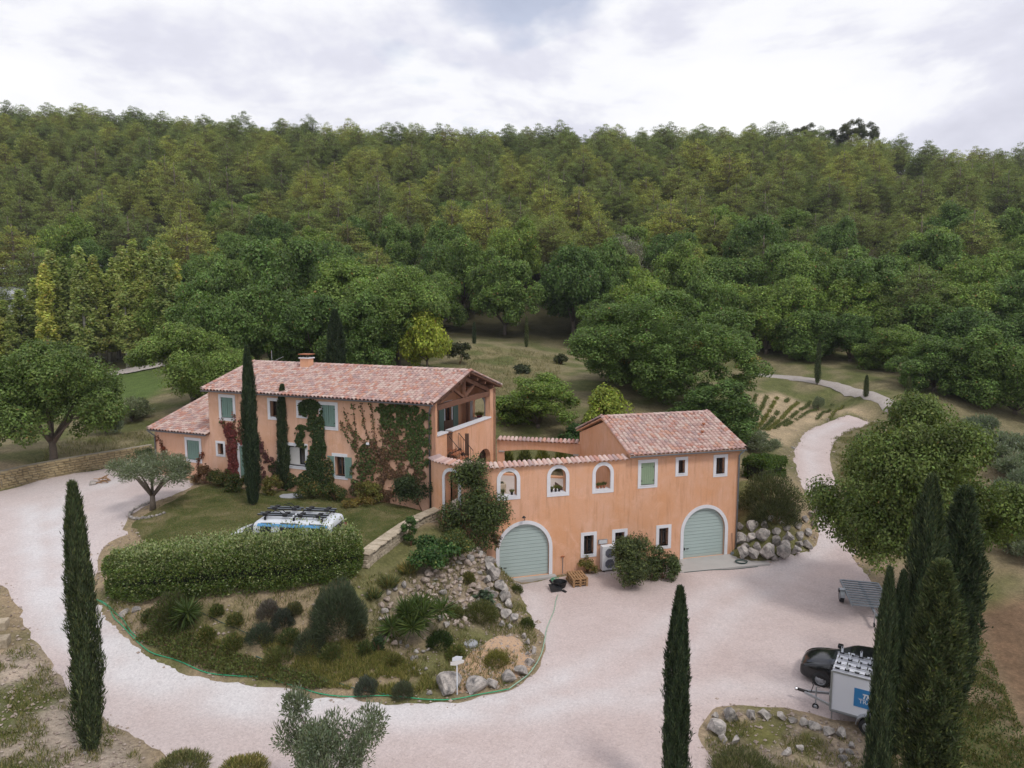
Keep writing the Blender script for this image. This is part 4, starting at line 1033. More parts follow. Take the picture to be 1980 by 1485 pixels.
# ------------------------------------------------------------------ foliage builders (numpy)
def unit(v): return v / np.maximum(np.linalg.norm(v, axis=-1, keepdims=True), 1e-9)
def rand_dir(n, g=nrg): return unit(g.normal(size=(n, 3)))
def leaf_quads(C, D, Nn, L, W, fold=0.0):
    """rhombic leaves: C base points, D leaf axis, Nn rough normal, L, W arrays"""
    S = unit(np.cross(D, Nn)); n = len(C); L = np.asarray(L).reshape(-1, 1) * np.ones((n, 1)); W = np.asarray(W).reshape(-1, 1) * np.ones((n, 1))
    V = np.empty((n, 4, 3)); V[:, 0] = C; V[:, 1] = C + D * L * .45 - S * W * .5; V[:, 2] = C + D * L; V[:, 3] = C + D * L * .45 + S * W * .5
    return V.reshape(-1, 3), np.arange(n * 4).reshape(-1, 4)
def tones(n, base, var=0.25, alt=None, alt_p=0.0, g=nrg):
    c = np.array(base)[None] * (1 + g.normal(0, var, (n, 1))).clip(.4, 1.9)
    c = c * (1 + g.normal(0, .06, (n, 3)))
    if alt is not None:
        k = g.random(n) < alt_p; c[k] = np.array(alt)[None] * (1 + g.normal(0, .2, (k.sum(), 1))).clip(.5, 1.7)
    return np.repeat(np.clip(c, .004, 1), 4, 0)
def clump_leaves(cen, rad, per, L, W, up=0.35, flat=0.75, g=nrg, shell=0.55):
    """leaves spread in the outer shell of clumps"""
    n = len(cen); k = np.maximum(3, (per * (rad / rad.mean()) ** 2).astype(int)); idx = np.repeat(np.arange(n), k); m = len(idx)
    d = rand_dir(m, g); r = (shell + (1 - shell) * g.random((m, 1)) ** .6) * rad[idx, None]
    off = d * r; off[:, 2] *= flat
    C = cen[idx] + off
    Nn = unit(d + np.array([0, 0, up * 2]) + g.normal(0, .5, (m, 3))); D = unit(np.cross(Nn, rand_dir(m, g)))
    sz = g.uniform(.7, 1.3, m)
    V, F_ = leaf_quads(C, D, Nn, L * sz, W * sz)
    return V, F_, idx
def crown_points(R_, z0, z1, n_lobe, n_clump, g, squash=1.0, low=0.15, top=1.0):
    """hierarchical clump centres in an uneven crown"""
    h = (z1 - z0) / 2; zc = (z0 + z1) / 2
    lob = rand_dir(n_lobe, g); lob[:, 2] = g.uniform(-.8 + low, 1.0, n_lobe); lob[:, :2] = unit(lob[:, :2]) * np.sqrt(1 - np.clip(lob[:, 2:], -1, 1) ** 2)
    lr = g.uniform(.24, .5, n_lobe)
    lc = lob * (1 - lr[:, None]) * g.uniform(.72, 1.24, (n_lobe, 1))
    which = g.integers(0, n_lobe, n_clump); d = rand_dir(n_clump, g)
    d = unit(d + lob[which] * .75 + np.array([0, 0, .25]))
    p = lc[which] + d * lr[which, None] * g.uniform(.55, 1.0, (n_clump, 1))
    core = rand_dir(n_clump // 5, g) * g.uniform(.1, .55, (n_clump // 5, 1)); p = np.r_[p, core]
    p[:, :2] *= R_; p[:, 2] = zc + p[:, 2] * h * squash
    return p, lc * np.array([R_, R_, h]) + np.array([0, 0, zc])
def limbs(mb, h0, tips, r0, g, bend=.15):
    """trunk to h0 then one limb to each tip"""
    a = [Vector((0, 0, -.25)), Vector((g.normal(0, .04), g.normal(0, .04), h0 * .5)), Vector((g.normal(0, .08), g.normal(0, .08), h0))]
    mb.tube(a, [r0 * 1.35, r0, r0 * .82], 8)
    for t in tips:
        t = Vector(t); b = a[-1] - Vector((0, 0, g.uniform(0, .35) * h0)); m = b.lerp(t, .5) + Vector((g.normal(0, bend), g.normal(0, bend), g.normal(0, bend) + .08 * (t - b).length))
        mb.tube([b, m, t], [r0 * .55, r0 * .34, r0 * .1], 6)
def tree_parts(kind, seed):
    """returns (trunk mesh, crown mesh) for a library tree of nominal size"""
    g = np.random.default_rng(seed); mb = MB(); bark = MATS['bark']; lm = MATS['leaf']
    if kind in ('broad', 'broad_low', 'yellow', 'grey', 'chestnut', 'ash', 'oak', 'walnut'):
        H, R_ = NOM[kind]; hi = kind in ('chestnut', 'ash', 'oak', 'walnut')
        z0 = dict(broad=.5, broad_low=-.8, yellow=.2, grey=.8, chestnut=-1.6, ash=1.7, oak=1.4, walnut=.2)[kind]
        ncl = int(R_ * (H - z0) * (15.5 if hi else 7.0))
        P, lob = crown_points(R_, z0, H, int(12 + R_ * 1.6), ncl, g, 1.0, .1)
        rad = g.uniform(.40, .78, len(P)) if hi else g.uniform(.5, .95, len(P))
        per, L, W = ((90, .20, .13) if kind == 'chestnut' else (125, .165, .105)) if hi else (92, .26, .17)
        V, F_, idx = clump_leaves(P, rad, per, L, W, .25, .85, g)
        if kind == 'grey': V, F_, idx = clump_leaves(P, rad, 26, .24, .09, .1, .85, g)
        base = dict(grey=(.26, .24, .18), yellow=(.26, .32, .055), ash=(.160, .205, .052), walnut=(.185, .26, .065), chestnut=(.125, .195, .052), oak=(.13, .19, .05)).get(kind, (.145, .22, .056))
        cl = 1 + g.normal(0, .2, len(P)); c = tones(len(idx), base, .22, (.30, .19, .08), .006, g) * np.repeat(cl[idx], 4)[:, None]
        if kind == 'chestnut':
            for q in g.integers(0, len(P), 16): c[np.repeat(idx == q, 4)] *= np.array([2.3, 1.25, 1.3])
        limbs(mb, 1.2 + z0 * .8, lob[:9], .05 * R_, g)
    elif kind == 'pine':
        H = 11.0; T = []; inner = []
        domes = [(0, 0, H * g.uniform(.86, 1.0), g.uniform(2.3, 3.0), 1.6)]
        for q in range(g.integers(2, 5)):
            a = g.random() * 6.3; domes.append((1.7 * math.cos(a), 1.7 * math.sin(a), H * g.uniform(.55, .92), g.uniform(1.4, 2.1), g.uniform(1.5, 3.2)))
        for cx, cy, top, wid, z0 in domes:
            nl = int((top - z0) / .62)
            for i in range(nl):
                f = i / (nl - 1); z = z0 + (top - z0 - .55) * f
                prof = (1 - f ** 2.8) ** .62 * (0.74 + .26 * min(1, f * 3.0)) * wid * .95 + .12
                k = max(3, int(prof * 3.3)); a0 = g.random() * 7
                for j in range(k):
                    a = a0 + 2 * math.pi * j / k + g.normal(0, .35); r = prof * g.uniform(.7, 1.03)
                    T.append((cx + r * math.cos(a), cy + r * math.sin(a), z + g.normal(0, .2))); inner.append(0)
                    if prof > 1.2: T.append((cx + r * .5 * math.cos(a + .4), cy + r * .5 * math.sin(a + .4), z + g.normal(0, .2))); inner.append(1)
        inner = np.array(inner)
        P = np.array(T); n = len(P); per = 44; idx = np.repeat(np.arange(n), per); m = len(idx)
        d = rand_dir(m, g); d[:, 2] = d[:, 2] * .75 + .3; d = unit(d)
        C = P[idx] + d * g.uniform(.12, .50, (m, 1)) * g.uniform(.8, 1.25, n)[idx, None] * np.array([1, 1, .85])
        d = unit(d + np.array([0, 0, .45]) + g.normal(0, .3, (m, 3)))
        V, F_ = leaf_quads(C, d, rand_dir(m, g), g.uniform(.16, .34, m), g.uniform(.06, .105, m))
        cl = 1 + g.normal(0, .17, n); c = tones(m, (.235, .28, .09), .22, None, 0, g) * np.repeat(cl[idx], 4)[:, None]
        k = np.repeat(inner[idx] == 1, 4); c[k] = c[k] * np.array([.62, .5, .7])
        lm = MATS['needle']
        mb.tube([(0, 0, -.4), (.06, 0, 3.5), (-.05, .05, 7), (0, 0, H - .6)], [.22, .17, .11, .03], 7)
        for i in range(0, n, 9): mb.tube([(0, 0, max(1.2, P[i][2] - .5)), tuple(P[i] * .55 + np.array([0, 0, P[i][2] * .42])), tuple(P[i])], [.07, .045, .015], 4)
    elif kind == 'tall_pine':
        H = 12.0; P, lob = crown_points(3.2, 6.2, H, 9, 80, g, 1.0, 0.1)
        rad = g.uniform(.5, .95, len(P)); V, F_, idx = clump_leaves(P, rad, 45, .42, .14, .5, .6, g)
        c = tones(len(idx), (.075, .09, .035), .2, None, 0, g); lm = MATS['needle']; limbs(mb, 6.0, lob[:7], .22, g, .3)
    elif kind == 'poplar':
        H = 14.0; T = []
        for i in range(95):
            f = (i + g.random()) / 95; z = 2.2 + (H - 2.4) * f; r = 1.0 * (1 - f ** 1.8) ** .7 * (.6 + .4 * min(1, f * 2.5)) * g.uniform(.2, 1.05); a = g.random() * 6.3
            T.append((r * math.cos(a), r * math.sin(a), z))
        P = np.array(T); rad = g.uniform(.28, .52, len(P)) * (1 - .45 * P[:, 2] / H)
        V, F_, idx = clump_leaves(P, rad, 80, .25, .18, .1, 1.7, g)
        cl = 1 + g.normal(0, .13, len(P)); c = tones(len(idx), (.36, .41, .13), .14, (.42, .34, .12), .02, g) * np.repeat(cl[idx], 4)[:, None]
        bark = MATS['bark_pale']; mb.tube([(0, 0, -.3), (.05, 0, 5), (-.03, 0, 10), (0, 0, H - .8)], [.17, .13, .07, .02], 7)
        for i in range(0, 90, 3): mb.tube([(0, 0, P[i][2] - .9), tuple(P[i])], [.035, .01], 4)
    elif kind == 'olive':
        H = 3.0; P, lob = crown_points(1.75, .95, H, 9, 110, g, 1.0, .05); rad = g.uniform(.22, .42, len(P))
        n = len(P); per = 105; idx = np.repeat(np.arange(n), per); m = len(idx); d = rand_dir(m, g); C = P[idx] + d * g.uniform(.15, 1, (m, 1)) ** .5 * rad[idx, None]
        D = unit(d + np.array([0, 0, .5]) + g.normal(0, .4, (m, 3))); V, F_ = leaf_quads(C, D, rand_dir(m, g), g.uniform(.09, .17, m), g.uniform(.028, .045, m))
        c = tones(m, (.165, .195, .115), .22, (.30, .33, .25), .22, g)
        mb.tube([(0, 0, -.15), (.05, .02, .45), (-.02, .0, .8)], [.16, .12, .1], 8)
        for t in lob[:7]: mb.tube([(-.02, 0, .7), tuple(np.array(t) * .5 + np.array([0, 0, .45])), tuple(t)], [.08, .05, .015], 6)
    elif kind == 'bush_olive':
        H = 2.2; P, lob = crown_points(1.7, .1, H, 10, 90, g, 1.0, .1); rad = g.uniform(.3, .5, len(P)); n = len(P); per = 80; idx = np.repeat(np.arange(n), per); m = len(idx); d = rand_dir(m, g)
        C = P[idx] + d * g.uniform(.15, 1, (m, 1)) ** .5 * rad[idx, None]; D = unit(d + np.array([0, 0, .7]) + g.normal(0, .4, (m, 3)))
        V, F_ = leaf_quads(C, D, rand_dir(m, g), g.uniform(.18, .34, m), g.uniform(.05, .08, m)); c = tones(m, (.19, .225, .135), .2, (.32, .35, .26), .2, g); mb.tube([(0, 0, -.1), (0, .05, .6)], [.1, .07], 6)
        for t in lob[:6]: mb.tube([(0, 0, .3), tuple(t)], [.05, .015], 5)
    elif kind in ('cypress', 'cypress_slim'):
        H = 10.0; m = 34000 if kind == 'cypress' else 5000
        ph = g.random(3) * 6.3
        def rprof(f, a):
            base = np.minimum(1, .5 + 3.2 * f) * (1 - .22 * np.clip((f - .3) / .5, 0, 1)) * (1 - np.clip((f - .62) / .39, 0, 1) ** 1.9) ** .8
            return base * (1 + .14 * np.sin(a * 3 + f * 9 + ph[0]) + .12 * np.sin(a * 7 - f * 23 + ph[1]) + .11 * np.sin(f * 47 + a * 5 + ph[2]))
        f = g.random(m) ** .9; a = g.random(m) * 2 * math.pi; r = .52 * rprof(f, a) * (1 - .42 * g.random(m) ** 1.6)
        r = r * np.array([1 + .34 * noise.noise((math.cos(q) * 2.0, math.sin(q) * 2.0, w * 4.5 + ph[0])) + .16 * noise.noise((math.cos(q) * 4.5, math.sin(q) * 4.5, w * 13 + ph[1])) for q, w in zip(a, f)]) * np.where(g.random(m) < .02, 1.22, 1.0)
        z = .12 + f * (H - .3); out = np.stack([np.cos(a), np.sin(a), 0 * a], 1)
        C = out * r[:, None]; C[:, 2] = z; D = unit(out * g.uniform(.1, .5, (m, 1)) + np.array([0, 0, 1.0]) + g.normal(0, .22, (m, 3)))
        k = 1.0 if kind == 'cypress' else 2.0
        V, F_ = leaf_quads(C, D, unit(out + g.normal(0, .5, (m, 3))), g.uniform(.12, .30, m) * k ** .6, g.uniform(.028, .055, m) * k)
        c = tones(m, (.066, .092, .050), .32, (.15, .18, .08), .10, g); lm = MATS['needle']
        mb.tube([(0, 0, -.3), (0, 0, H * .8)], [.12, .03], 7)
        idx = None
    V = V.astype(np.float32)
    return mb.mesh('trunk_' + kind, bark, True), mesh_np('crown_' + kind, V, F_, lm, False, c)
LIB = {}
NOM = dict(broad=(9.0, 4.3), broad_low=(8.5, 4.6), yellow=(5.0, 2.4), grey=(8.0, 3.6), chestnut=(10.5, 8.2), ash=(10.5, 5.6), oak=(8.6, 4.2), walnut=(7.5, 4.6), pine=(11.0, 3.2), tall_pine=(12.0, 3.2), poplar=(14.0, 1.2), olive=(3.0, 1.75), bush_olive=(2.2, 1.7), cypress=(10.0, .52), cypress_slim=(10.0, .52))
for kind, n in (('broad', 6), ('broad_low', 3), ('yellow', 1), ('grey', 1), ('chestnut', 1), ('ash', 1), ('oak', 1), ('walnut', 1), ('pine', 7), ('tall_pine', 2), ('poplar', 3), ('olive', 2), ('bush_olive', 2), ('cypress', 4), ('cypress_slim', 2)):
    LIB[kind] = [tree_parts(kind, 100 + i * 17 + len(kind)) for i in range(n)]
def plant(name, kind, x, y, height, radius, label, cat='tree', group=None, z=None, var=None, rz=None, tilt=0.0, ry=None):
    z = h1(x, y) if z is None else z
    t = empty(name, (x, y, z), 0, label, cat, group)
    tr_, cr = LIB[kind][rnd.randrange(len(LIB[kind])) if var is None else var]
    H, R_ = NOM[kind]; rz = rnd.uniform(0, 6.28) if rz is None else rz
    sc = (radius / R_, (ry or radius) / R_, height / H)
    t.rotation_euler = (tilt, 0, 0)
    if kind == 'cypress': sc = (sc[0] * .86, sc[1] * .86, sc[2])
    for nm, me in (('trunk', tr_), ('crown', cr)): link(nm, me, t, rot=(0, 0, rz), scale=sc)
    return t
def tree_px(name, kind, bx, by, top_y, wpx, label, cat='tree', group=None, depth=None, **k):
    """place by where the foot stands in the picture; height and width follow from its distance"""
    if depth is None: x, y, z = G(bx, by)
    else:
        d = sight(bx, by); t = depth / d[1]; x, y = d[0] * t, depth; z = h1(x, y)
    d2 = sight(bx, top_y); ztop = CAM_H + d2[2] * (y / d2[1])
    dist = y * CP - (0.5 * (z + ztop) - CAM_H) * SP
    return plant(name, kind, x, y, ztop - z, wpx / 2 * dist / FPX, label, cat, group, z=z, **k)
# ---- cypresses
CY = 'Italian cypresses'
tree_px('cypress_tree', 'cypress', 177, 1452, 930, 56, 'tall slender cypress at the front left, standing before the pale drive', depth=None, var=0)
tree_px('cypress_tree', 'cypress', 490, 978, 668, 31, 'taller of the two thin cypresses on the lawn, rising past the roof', var=1)
tree_px('cypress_tree', 'cypress', 553, 948, 742, 28, 'shorter thin cypress by the farmhouse wall, beside the dark creeper', var=2)
tree_px('cypress_tree', 'cypress', 1303, 1560, 1132, 52, 'lone cypress at the front of the forecourt, its foot below the picture', var=2)
tree_px('cypress_tree', 'cypress', 1690, 1590, 1095, 46, 'thin light-edged cypress nearest the camera, covering the trailer side', var=3)
tree_px('cypress_tree', 'cypress', 1724, 1462, 1102, 38, 'narrow dark cypress just behind the white trailer', var=1)
tree_px('cypress_tree', 'cypress', 1790, 1545, 1083, 104, 'broad dense cypress at the front right corner', var=0)
tree_px('cypress_tree', 'cypress', 1768, 1425, 918, 72, 'tallest cypress of the right-hand clump, left of the pair of tips', var=1)
tree_px('cypress_tree', 'cypress', 1838, 1352, 940, 86, 'right-hand cypress of the clump, beside the ploughed soil', var=2)
tree_px('cypress_tree', 'cypress', 650, 705, 598, 40, 'dark cypress standing among broadleaf trees behind the roof ridge', depth=60, var=3)
for bx, by, ty, w, lb in ((1457, 727, 672, 8, 'first thin young cypress on the far track, beside the large round tree'), (1580, 742, 658, 10, 'tallest thin young cypress on the middle of the far track'),
                          (1674, 768, 725, 9, 'shortest thin young cypress on the far track'), (1754, 800, 728, 12, 'young cypress at the near end of the far track'),
                          (917, 668, 622, 7, 'thin young cypress by the path behind the farmhouse'), (1018, 672, 612, 7, 'thin young cypress on the slope between the two buildings')):
    tree_px('young_cypress', 'cypress_slim', bx, by, ty, w, lb, group='young cypresses along the far track')
# ---- single broadleaf trees
tree_px('oak_tree', 'oak', 105, 914, 648, 268, 'spreading oak with bare trunk growing by the long stone wall', var=0)
tree_px('walnut_tree', 'walnut', 372, 800, 632, 215, 'rounded pale green tree behind the farmhouse side wing', depth=62, var=0)
tree_px('ash_tree', 'ash', 1780, 1190, 786, 372, 'large yellowish green tree overhanging the parking forecourt', var=0, rz=1.0)
tree_px('chestnut_tree', 'chestnut', 1268, 800, 578, 380, 'huge domed tree with brown tips rising behind the garage roof', depth=63, var=0, rz=2.0)
tree_px('lime_tree', 'walnut', 770, 712, 526, 215, 'tall broad tree behind the right half of the farmhouse roof', depth=72, var=0, rz=2.2)
tree_px('maple_tree', 'yellow', 826, 715, 605, 88, 'bright yellow-green tree at the right of the farmhouse ridge', depth=70)
for bx, by, ty, w, dp, v, lb in ((440, 720, 572, 150, 70, 2, 'leafy tree behind the left end of the farmhouse roof'), (530, 715, 560, 160, 72, 5, 'wide tree between the taller lawn cypress and the chimney'), (610, 715, 570, 160, 70, 3, 'wide tree behind the farmhouse chimney'), (700, 715, 575, 150, 68, 4, 'smaller tree just right of the dark rear cypress'), (760, 700, 560, 150, 80, 0, 'rounded tree under the tall broad one behind the ridge'), (690, 690, 500, 170, 88, 1, 'dark tree at the wood edge above the rear cypress'), (420, 690, 520, 150, 88, 3, 'dark tree at the wood edge right of the poplars'),
                                 (540, 700, 452, 190, 90, 0, 'dark rounded oak above the farmhouse roof, at the wood edge'), (330, 680, 560, 110, 96, 1, 'dark tree at the right end of the poplar row'),
                                 (1040, 850, 728, 165, 53, 2, 'dark green leafy tree beyond the courtyard arcade'), (1385, 870, 738, 172, 54, 4, 'round dark tree beyond the garage gable, beside the field')):
    tree_px('broadleaf_tree', 'broad_low' if dp < 73 else 'broad', bx, by, ty, w, lb, depth=dp, var=(v % 3 if dp < 73 else v))
tree_px('yellow_shrub', 'yellow', 1166, 830, 752, 90, 'yellowish loose shrub behind the garage ridge', 'shrub', depth=52)
for bx, by, ty, w, dp in ((1800, 822, 655, 140, 71), (1885, 832, 640, 150, 69), (1960, 838, 668, 150, 67), (1720, 796, 632, 130, 79), (1850, 800, 600, 150, 82), (1960, 800, 590, 160, 82), (1640, 770, 610, 120, 86), (1560, 748, 600, 130, 88), (1480, 732, 560, 150, 92), (1760, 790, 570, 150, 90), (1650, 760, 545, 150, 95), (1930, 770, 540, 160, 95)):
    tree_px('broadleaf_tree', 'broad_low', bx, by, ty, w, 'dense oak at the right-hand wood edge above the far track', depth=dp, group='oaks at the wood edge', var=rnd.randrange(3))
# ---- poplars
for i, (bx, ty, w) in enumerate(((-5, 570, 34), (18, 580, 30), (48, 560, 36), (80, 538, 36), (98, 510, 34), (114, 484, 40), (136, 498, 38), (152, 540, 34), (168, 478, 38), (194, 494, 36), (214, 530, 34), (232, 500, 36), (248, 476, 38), (270, 464, 40), (290, 488, 38), (308, 480, 40), (330, 474, 38), (350, 510, 36), (64, 590, 30), (186, 540, 34), (28, 610, 30), (282, 530, 34))):
    tree_px('poplar_tree', 'poplar', bx, 722 - bx * .05, ty, w * 1.5, 'slender yellow-green poplar in the row at the left', group='poplars in a row beyond the field', depth=93 + (i % 4) * 2.0)
# ---- olives
tree_px('olive_tree', 'olive', 296, 985, 876, 150, 'round silvery olive tree in a stone ring at the lawn edge', var=0)
tree_px('olive_tree', 'olive', 640, 1590, 1350, 205, 'olive tree at the bottom edge, in front of the drive', var=1)
for bx, by, ty, w in ((1895, 855, 806, 66), (1935, 888, 838, 95), (1975, 870, 850, 60), (1965, 925, 880, 80), (1975, 985, 920, 95), (1955, 1045, 985, 90), (1990, 1085, 1020, 90), (1985, 950, 905, 60), (1915, 870, 850, 40)):
    tree_px('olive_bush', 'bush_olive', bx, by, ty, w, 'silvery olive bush in the orchard at the right edge', group='olive bushes at the right edge')
tree_px('olive_bush', 'bush_olive', 1462, 872, 838, 70, 'silvery bush between the garage wing and the trimmed hedge')
tree_px('olive_bush', 'bush_olive', 255, 815, 775, 70, 'grey-green bush behind the stone wall, left of the side wing'); tree_px('olive_bush', 'bush_olive', 205, 842, 800, 56, 'small grey bush under the oak behind the stone wall')

# ---- the wooded hillside
def scatter(x0, x1, y0, y1, sp, g):
    xs, ys = np.meshgrid(np.arange(x0, x1, sp), np.arange(y0, y1, sp)); xs = xs + (np.arange(xs.shape[0]) % 2)[:, None] * sp / 2
    return xs.ravel() + g.uniform(-.42, .42, xs.size) * sp, ys.ravel() + g.uniform(-.42, .42, ys.size) * sp
g = np.random.default_rng(5)
tx, ty = scatter(-330, 330, 92, 292, 8.3, g)
k = np.abs(tx) < .95 * ty + 30; tx, ty = tx[k], ty[k]
tz = hz(tx, ty); cpx, cpy = project(tx, ty, tz + 6)
# keep the open ground (track, field, meadow) free
_, gpy = project(tx, ty, tz)
edge = np.interp(cpx, [0, 150, 330, 420, 600, 850, 1000, 1100, 1250, 1450, 1600, 1750, 1980], [640, 640, 640, 700, 690, 660, 655, 680, 690, 700, 715, 745, 790])
k = gpy < edge; tx, ty, tz, cpx, cpy, gpy = [a[k] for a in (tx, ty, tz, cpx, cpy, gpy)]
split = np.interp(cpx, [0, 250, 400, 600, 800, 950, 1100, 1250, 1400, 1600, 1750, 1980], [505, 480, 455, 440, 470, 480, 500, 470, 480, 490, 500, 470]) + g.normal(0, 30, len(cpx))
is_pine = (cpy < split) | (g.random(len(tx)) < .10)
# open scrub patch along the ridge at the far right, thin spots elsewhere
keep = g.random(len(tx)) > np.where((cpx > 1700) & (cpy < 330), .75, .05)
bl = np.nonzero(~is_pine & keep)[0]; pn = np.nonzero(is_pine & keep)[0]
away = ty + 1000 * (np.abs(tx) > .76 * ty + 10)
order_b = bl[np.argsort(away[bl])]; order_p = pn[np.argsort(away[pn])]
for i in order_b[:150]:
    s = g.uniform(.8, 1.15); hs = g.uniform(.85, 1.35); kd = 'broad' if g.random() < .75 else 'broad_low'
    plant('broadleaf_tree', kd, tx[i], ty[i], 9.2 * s * hs, 4.6 * s, 'deciduous tree at the foot of the wooded hill ' + ('behind the poplar row' if cpx[i] < 420 else 'behind the farmhouse' if cpx[i] < 960 else 'behind the garage wing' if cpx[i] < 1440 else 'beyond the far track'), group='deciduous trees at the foot of the hill', z=tz[i] - .2)
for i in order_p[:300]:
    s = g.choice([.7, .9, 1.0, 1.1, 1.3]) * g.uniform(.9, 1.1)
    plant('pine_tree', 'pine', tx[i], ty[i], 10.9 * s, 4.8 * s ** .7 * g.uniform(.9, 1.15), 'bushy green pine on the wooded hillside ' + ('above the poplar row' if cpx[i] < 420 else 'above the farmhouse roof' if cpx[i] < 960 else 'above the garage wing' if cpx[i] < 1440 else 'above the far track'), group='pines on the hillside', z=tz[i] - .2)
rest = np.r_[order_p[300:], order_b[150:]]
def joined(kind, i):
    tr_, cr = LIB[kind][i]; me = bpy.data.meshes.new('far_' + kind)
    a = [np.empty(len(m.vertices) * 3, np.float32) for m in (tr_, cr)]
    tr_.vertices.foreach_get('co', a[0]); cr.vertices.foreach_get('co', a[1])
    return bpy.data.objects.new('far_tree_form', cr)
far_col = bpy.data.collections.new('far_tree_forms')
for i in range(len(LIB['pine'])): far_col.objects.link(joined('pine', i))
def scatter_object(name, pts, rots, scls, idx, coll, parent=None):
    me = bpy.data.meshes.new(name); me.vertices.add(len(pts)); me.vertices.foreach_set('co', np.asarray(pts, np.float32).ravel())
    for nm, ty_, val in (('rot', 'FLOAT_VECTOR', rots), ('scl', 'FLOAT_VECTOR', scls)):
        a = me.attributes.new(nm, ty_, 'POINT'); a.data.foreach_set('vector', np.asarray(val, np.float32).ravel())
    a = me.attributes.new('pick', 'INT', 'POINT'); a.data.foreach_set('value', np.asarray(idx, np.int32))
    ng = bpy.data.node_groups.new(name, 'GeometryNodeTree')
    ng.interface.new_socket('Geometry', in_out='INPUT', socket_type='NodeSocketGeometry'); ng.interface.new_socket('Geometry', in_out='OUTPUT', socket_type='NodeSocketGeometry')
    n = ng.nodes; l = ng.links
    gi, go = n.new('NodeGroupInput'), n.new('NodeGroupOutput'); m2p = n.new('GeometryNodeMeshToPoints'); iop = n.new('GeometryNodeInstanceOnPoints'); ci = n.new('GeometryNodeCollectionInfo')
    ci.inputs['Collection'].default_value = coll; ci.inputs['Separate Children'].default_value = True; ci.inputs['Reset Children'].default_value = True
    def at(nm, dt):
        a = n.new('GeometryNodeInputNamedAttribute'); a.data_type = dt; a.inputs['Name'].default_value = nm; return a.outputs['Attribute']
    iop.inputs['Pick Instance'].default_value = True
    l.new(gi.outputs[0], m2p.inputs[0]); l.new(m2p.outputs[0], iop.inputs['Points']); l.new(ci.outputs[0], iop.inputs['Instance'])
    l.new(at('pick', 'INT'), iop.inputs['Instance Index']); l.new(at('rot', 'FLOAT_VECTOR'), iop.inputs['Rotation']); l.new(at('scl', 'FLOAT_VECTOR'), iop.inputs['Scale']); l.new(iop.outputs[0], go.inputs[0])
    o = link(name, me, parent); md = o.modifiers.new('scatter', 'NODES'); md.node_group = ng
    return o
m = len(rest); sc = g.choice([.7, .9, 1.0, 1.15, 1.3], m) * g.uniform(.9, 1.1, m)
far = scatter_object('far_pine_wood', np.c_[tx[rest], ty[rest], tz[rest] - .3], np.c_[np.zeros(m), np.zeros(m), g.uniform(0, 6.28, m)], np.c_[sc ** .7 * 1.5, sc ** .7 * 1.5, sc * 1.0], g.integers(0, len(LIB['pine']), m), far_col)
tag(far, 'dense pine wood covering the upper hillside to the skyline', 'wood', kind='stuff')
for bx, ty_ in ((1538, 246), (1562, 238), (1600, 250), (1622, 246), (1640, 232), (1660, 230), (1684, 236)):
    d = sight(bx, 290); Y = 258 + (bx % 7); x = d[0] * Y / d[1]; z = h1(x, Y); d2 = sight(bx, ty_); zt = CAM_H + d2[2] * Y / d2[1]
    plant('tall_pine', 'tall_pine', x, Y, max(7, zt - z), 3.2, 'tall bare-trunked pine standing out against the sky on the ridge', group='tall pines on the skyline', z=z)

for bx, by, ty_, w, lb in ((1205, 560, 452, 95, 'pale half-bare tree at the wood edge above the garage ridge'), (1285, 575, 480, 85, 'grey thin-leaved tree right of the pale half-bare one')):
    tree_px('half_bare_tree', 'grey', bx, by, ty_, w, lb, depth=118)
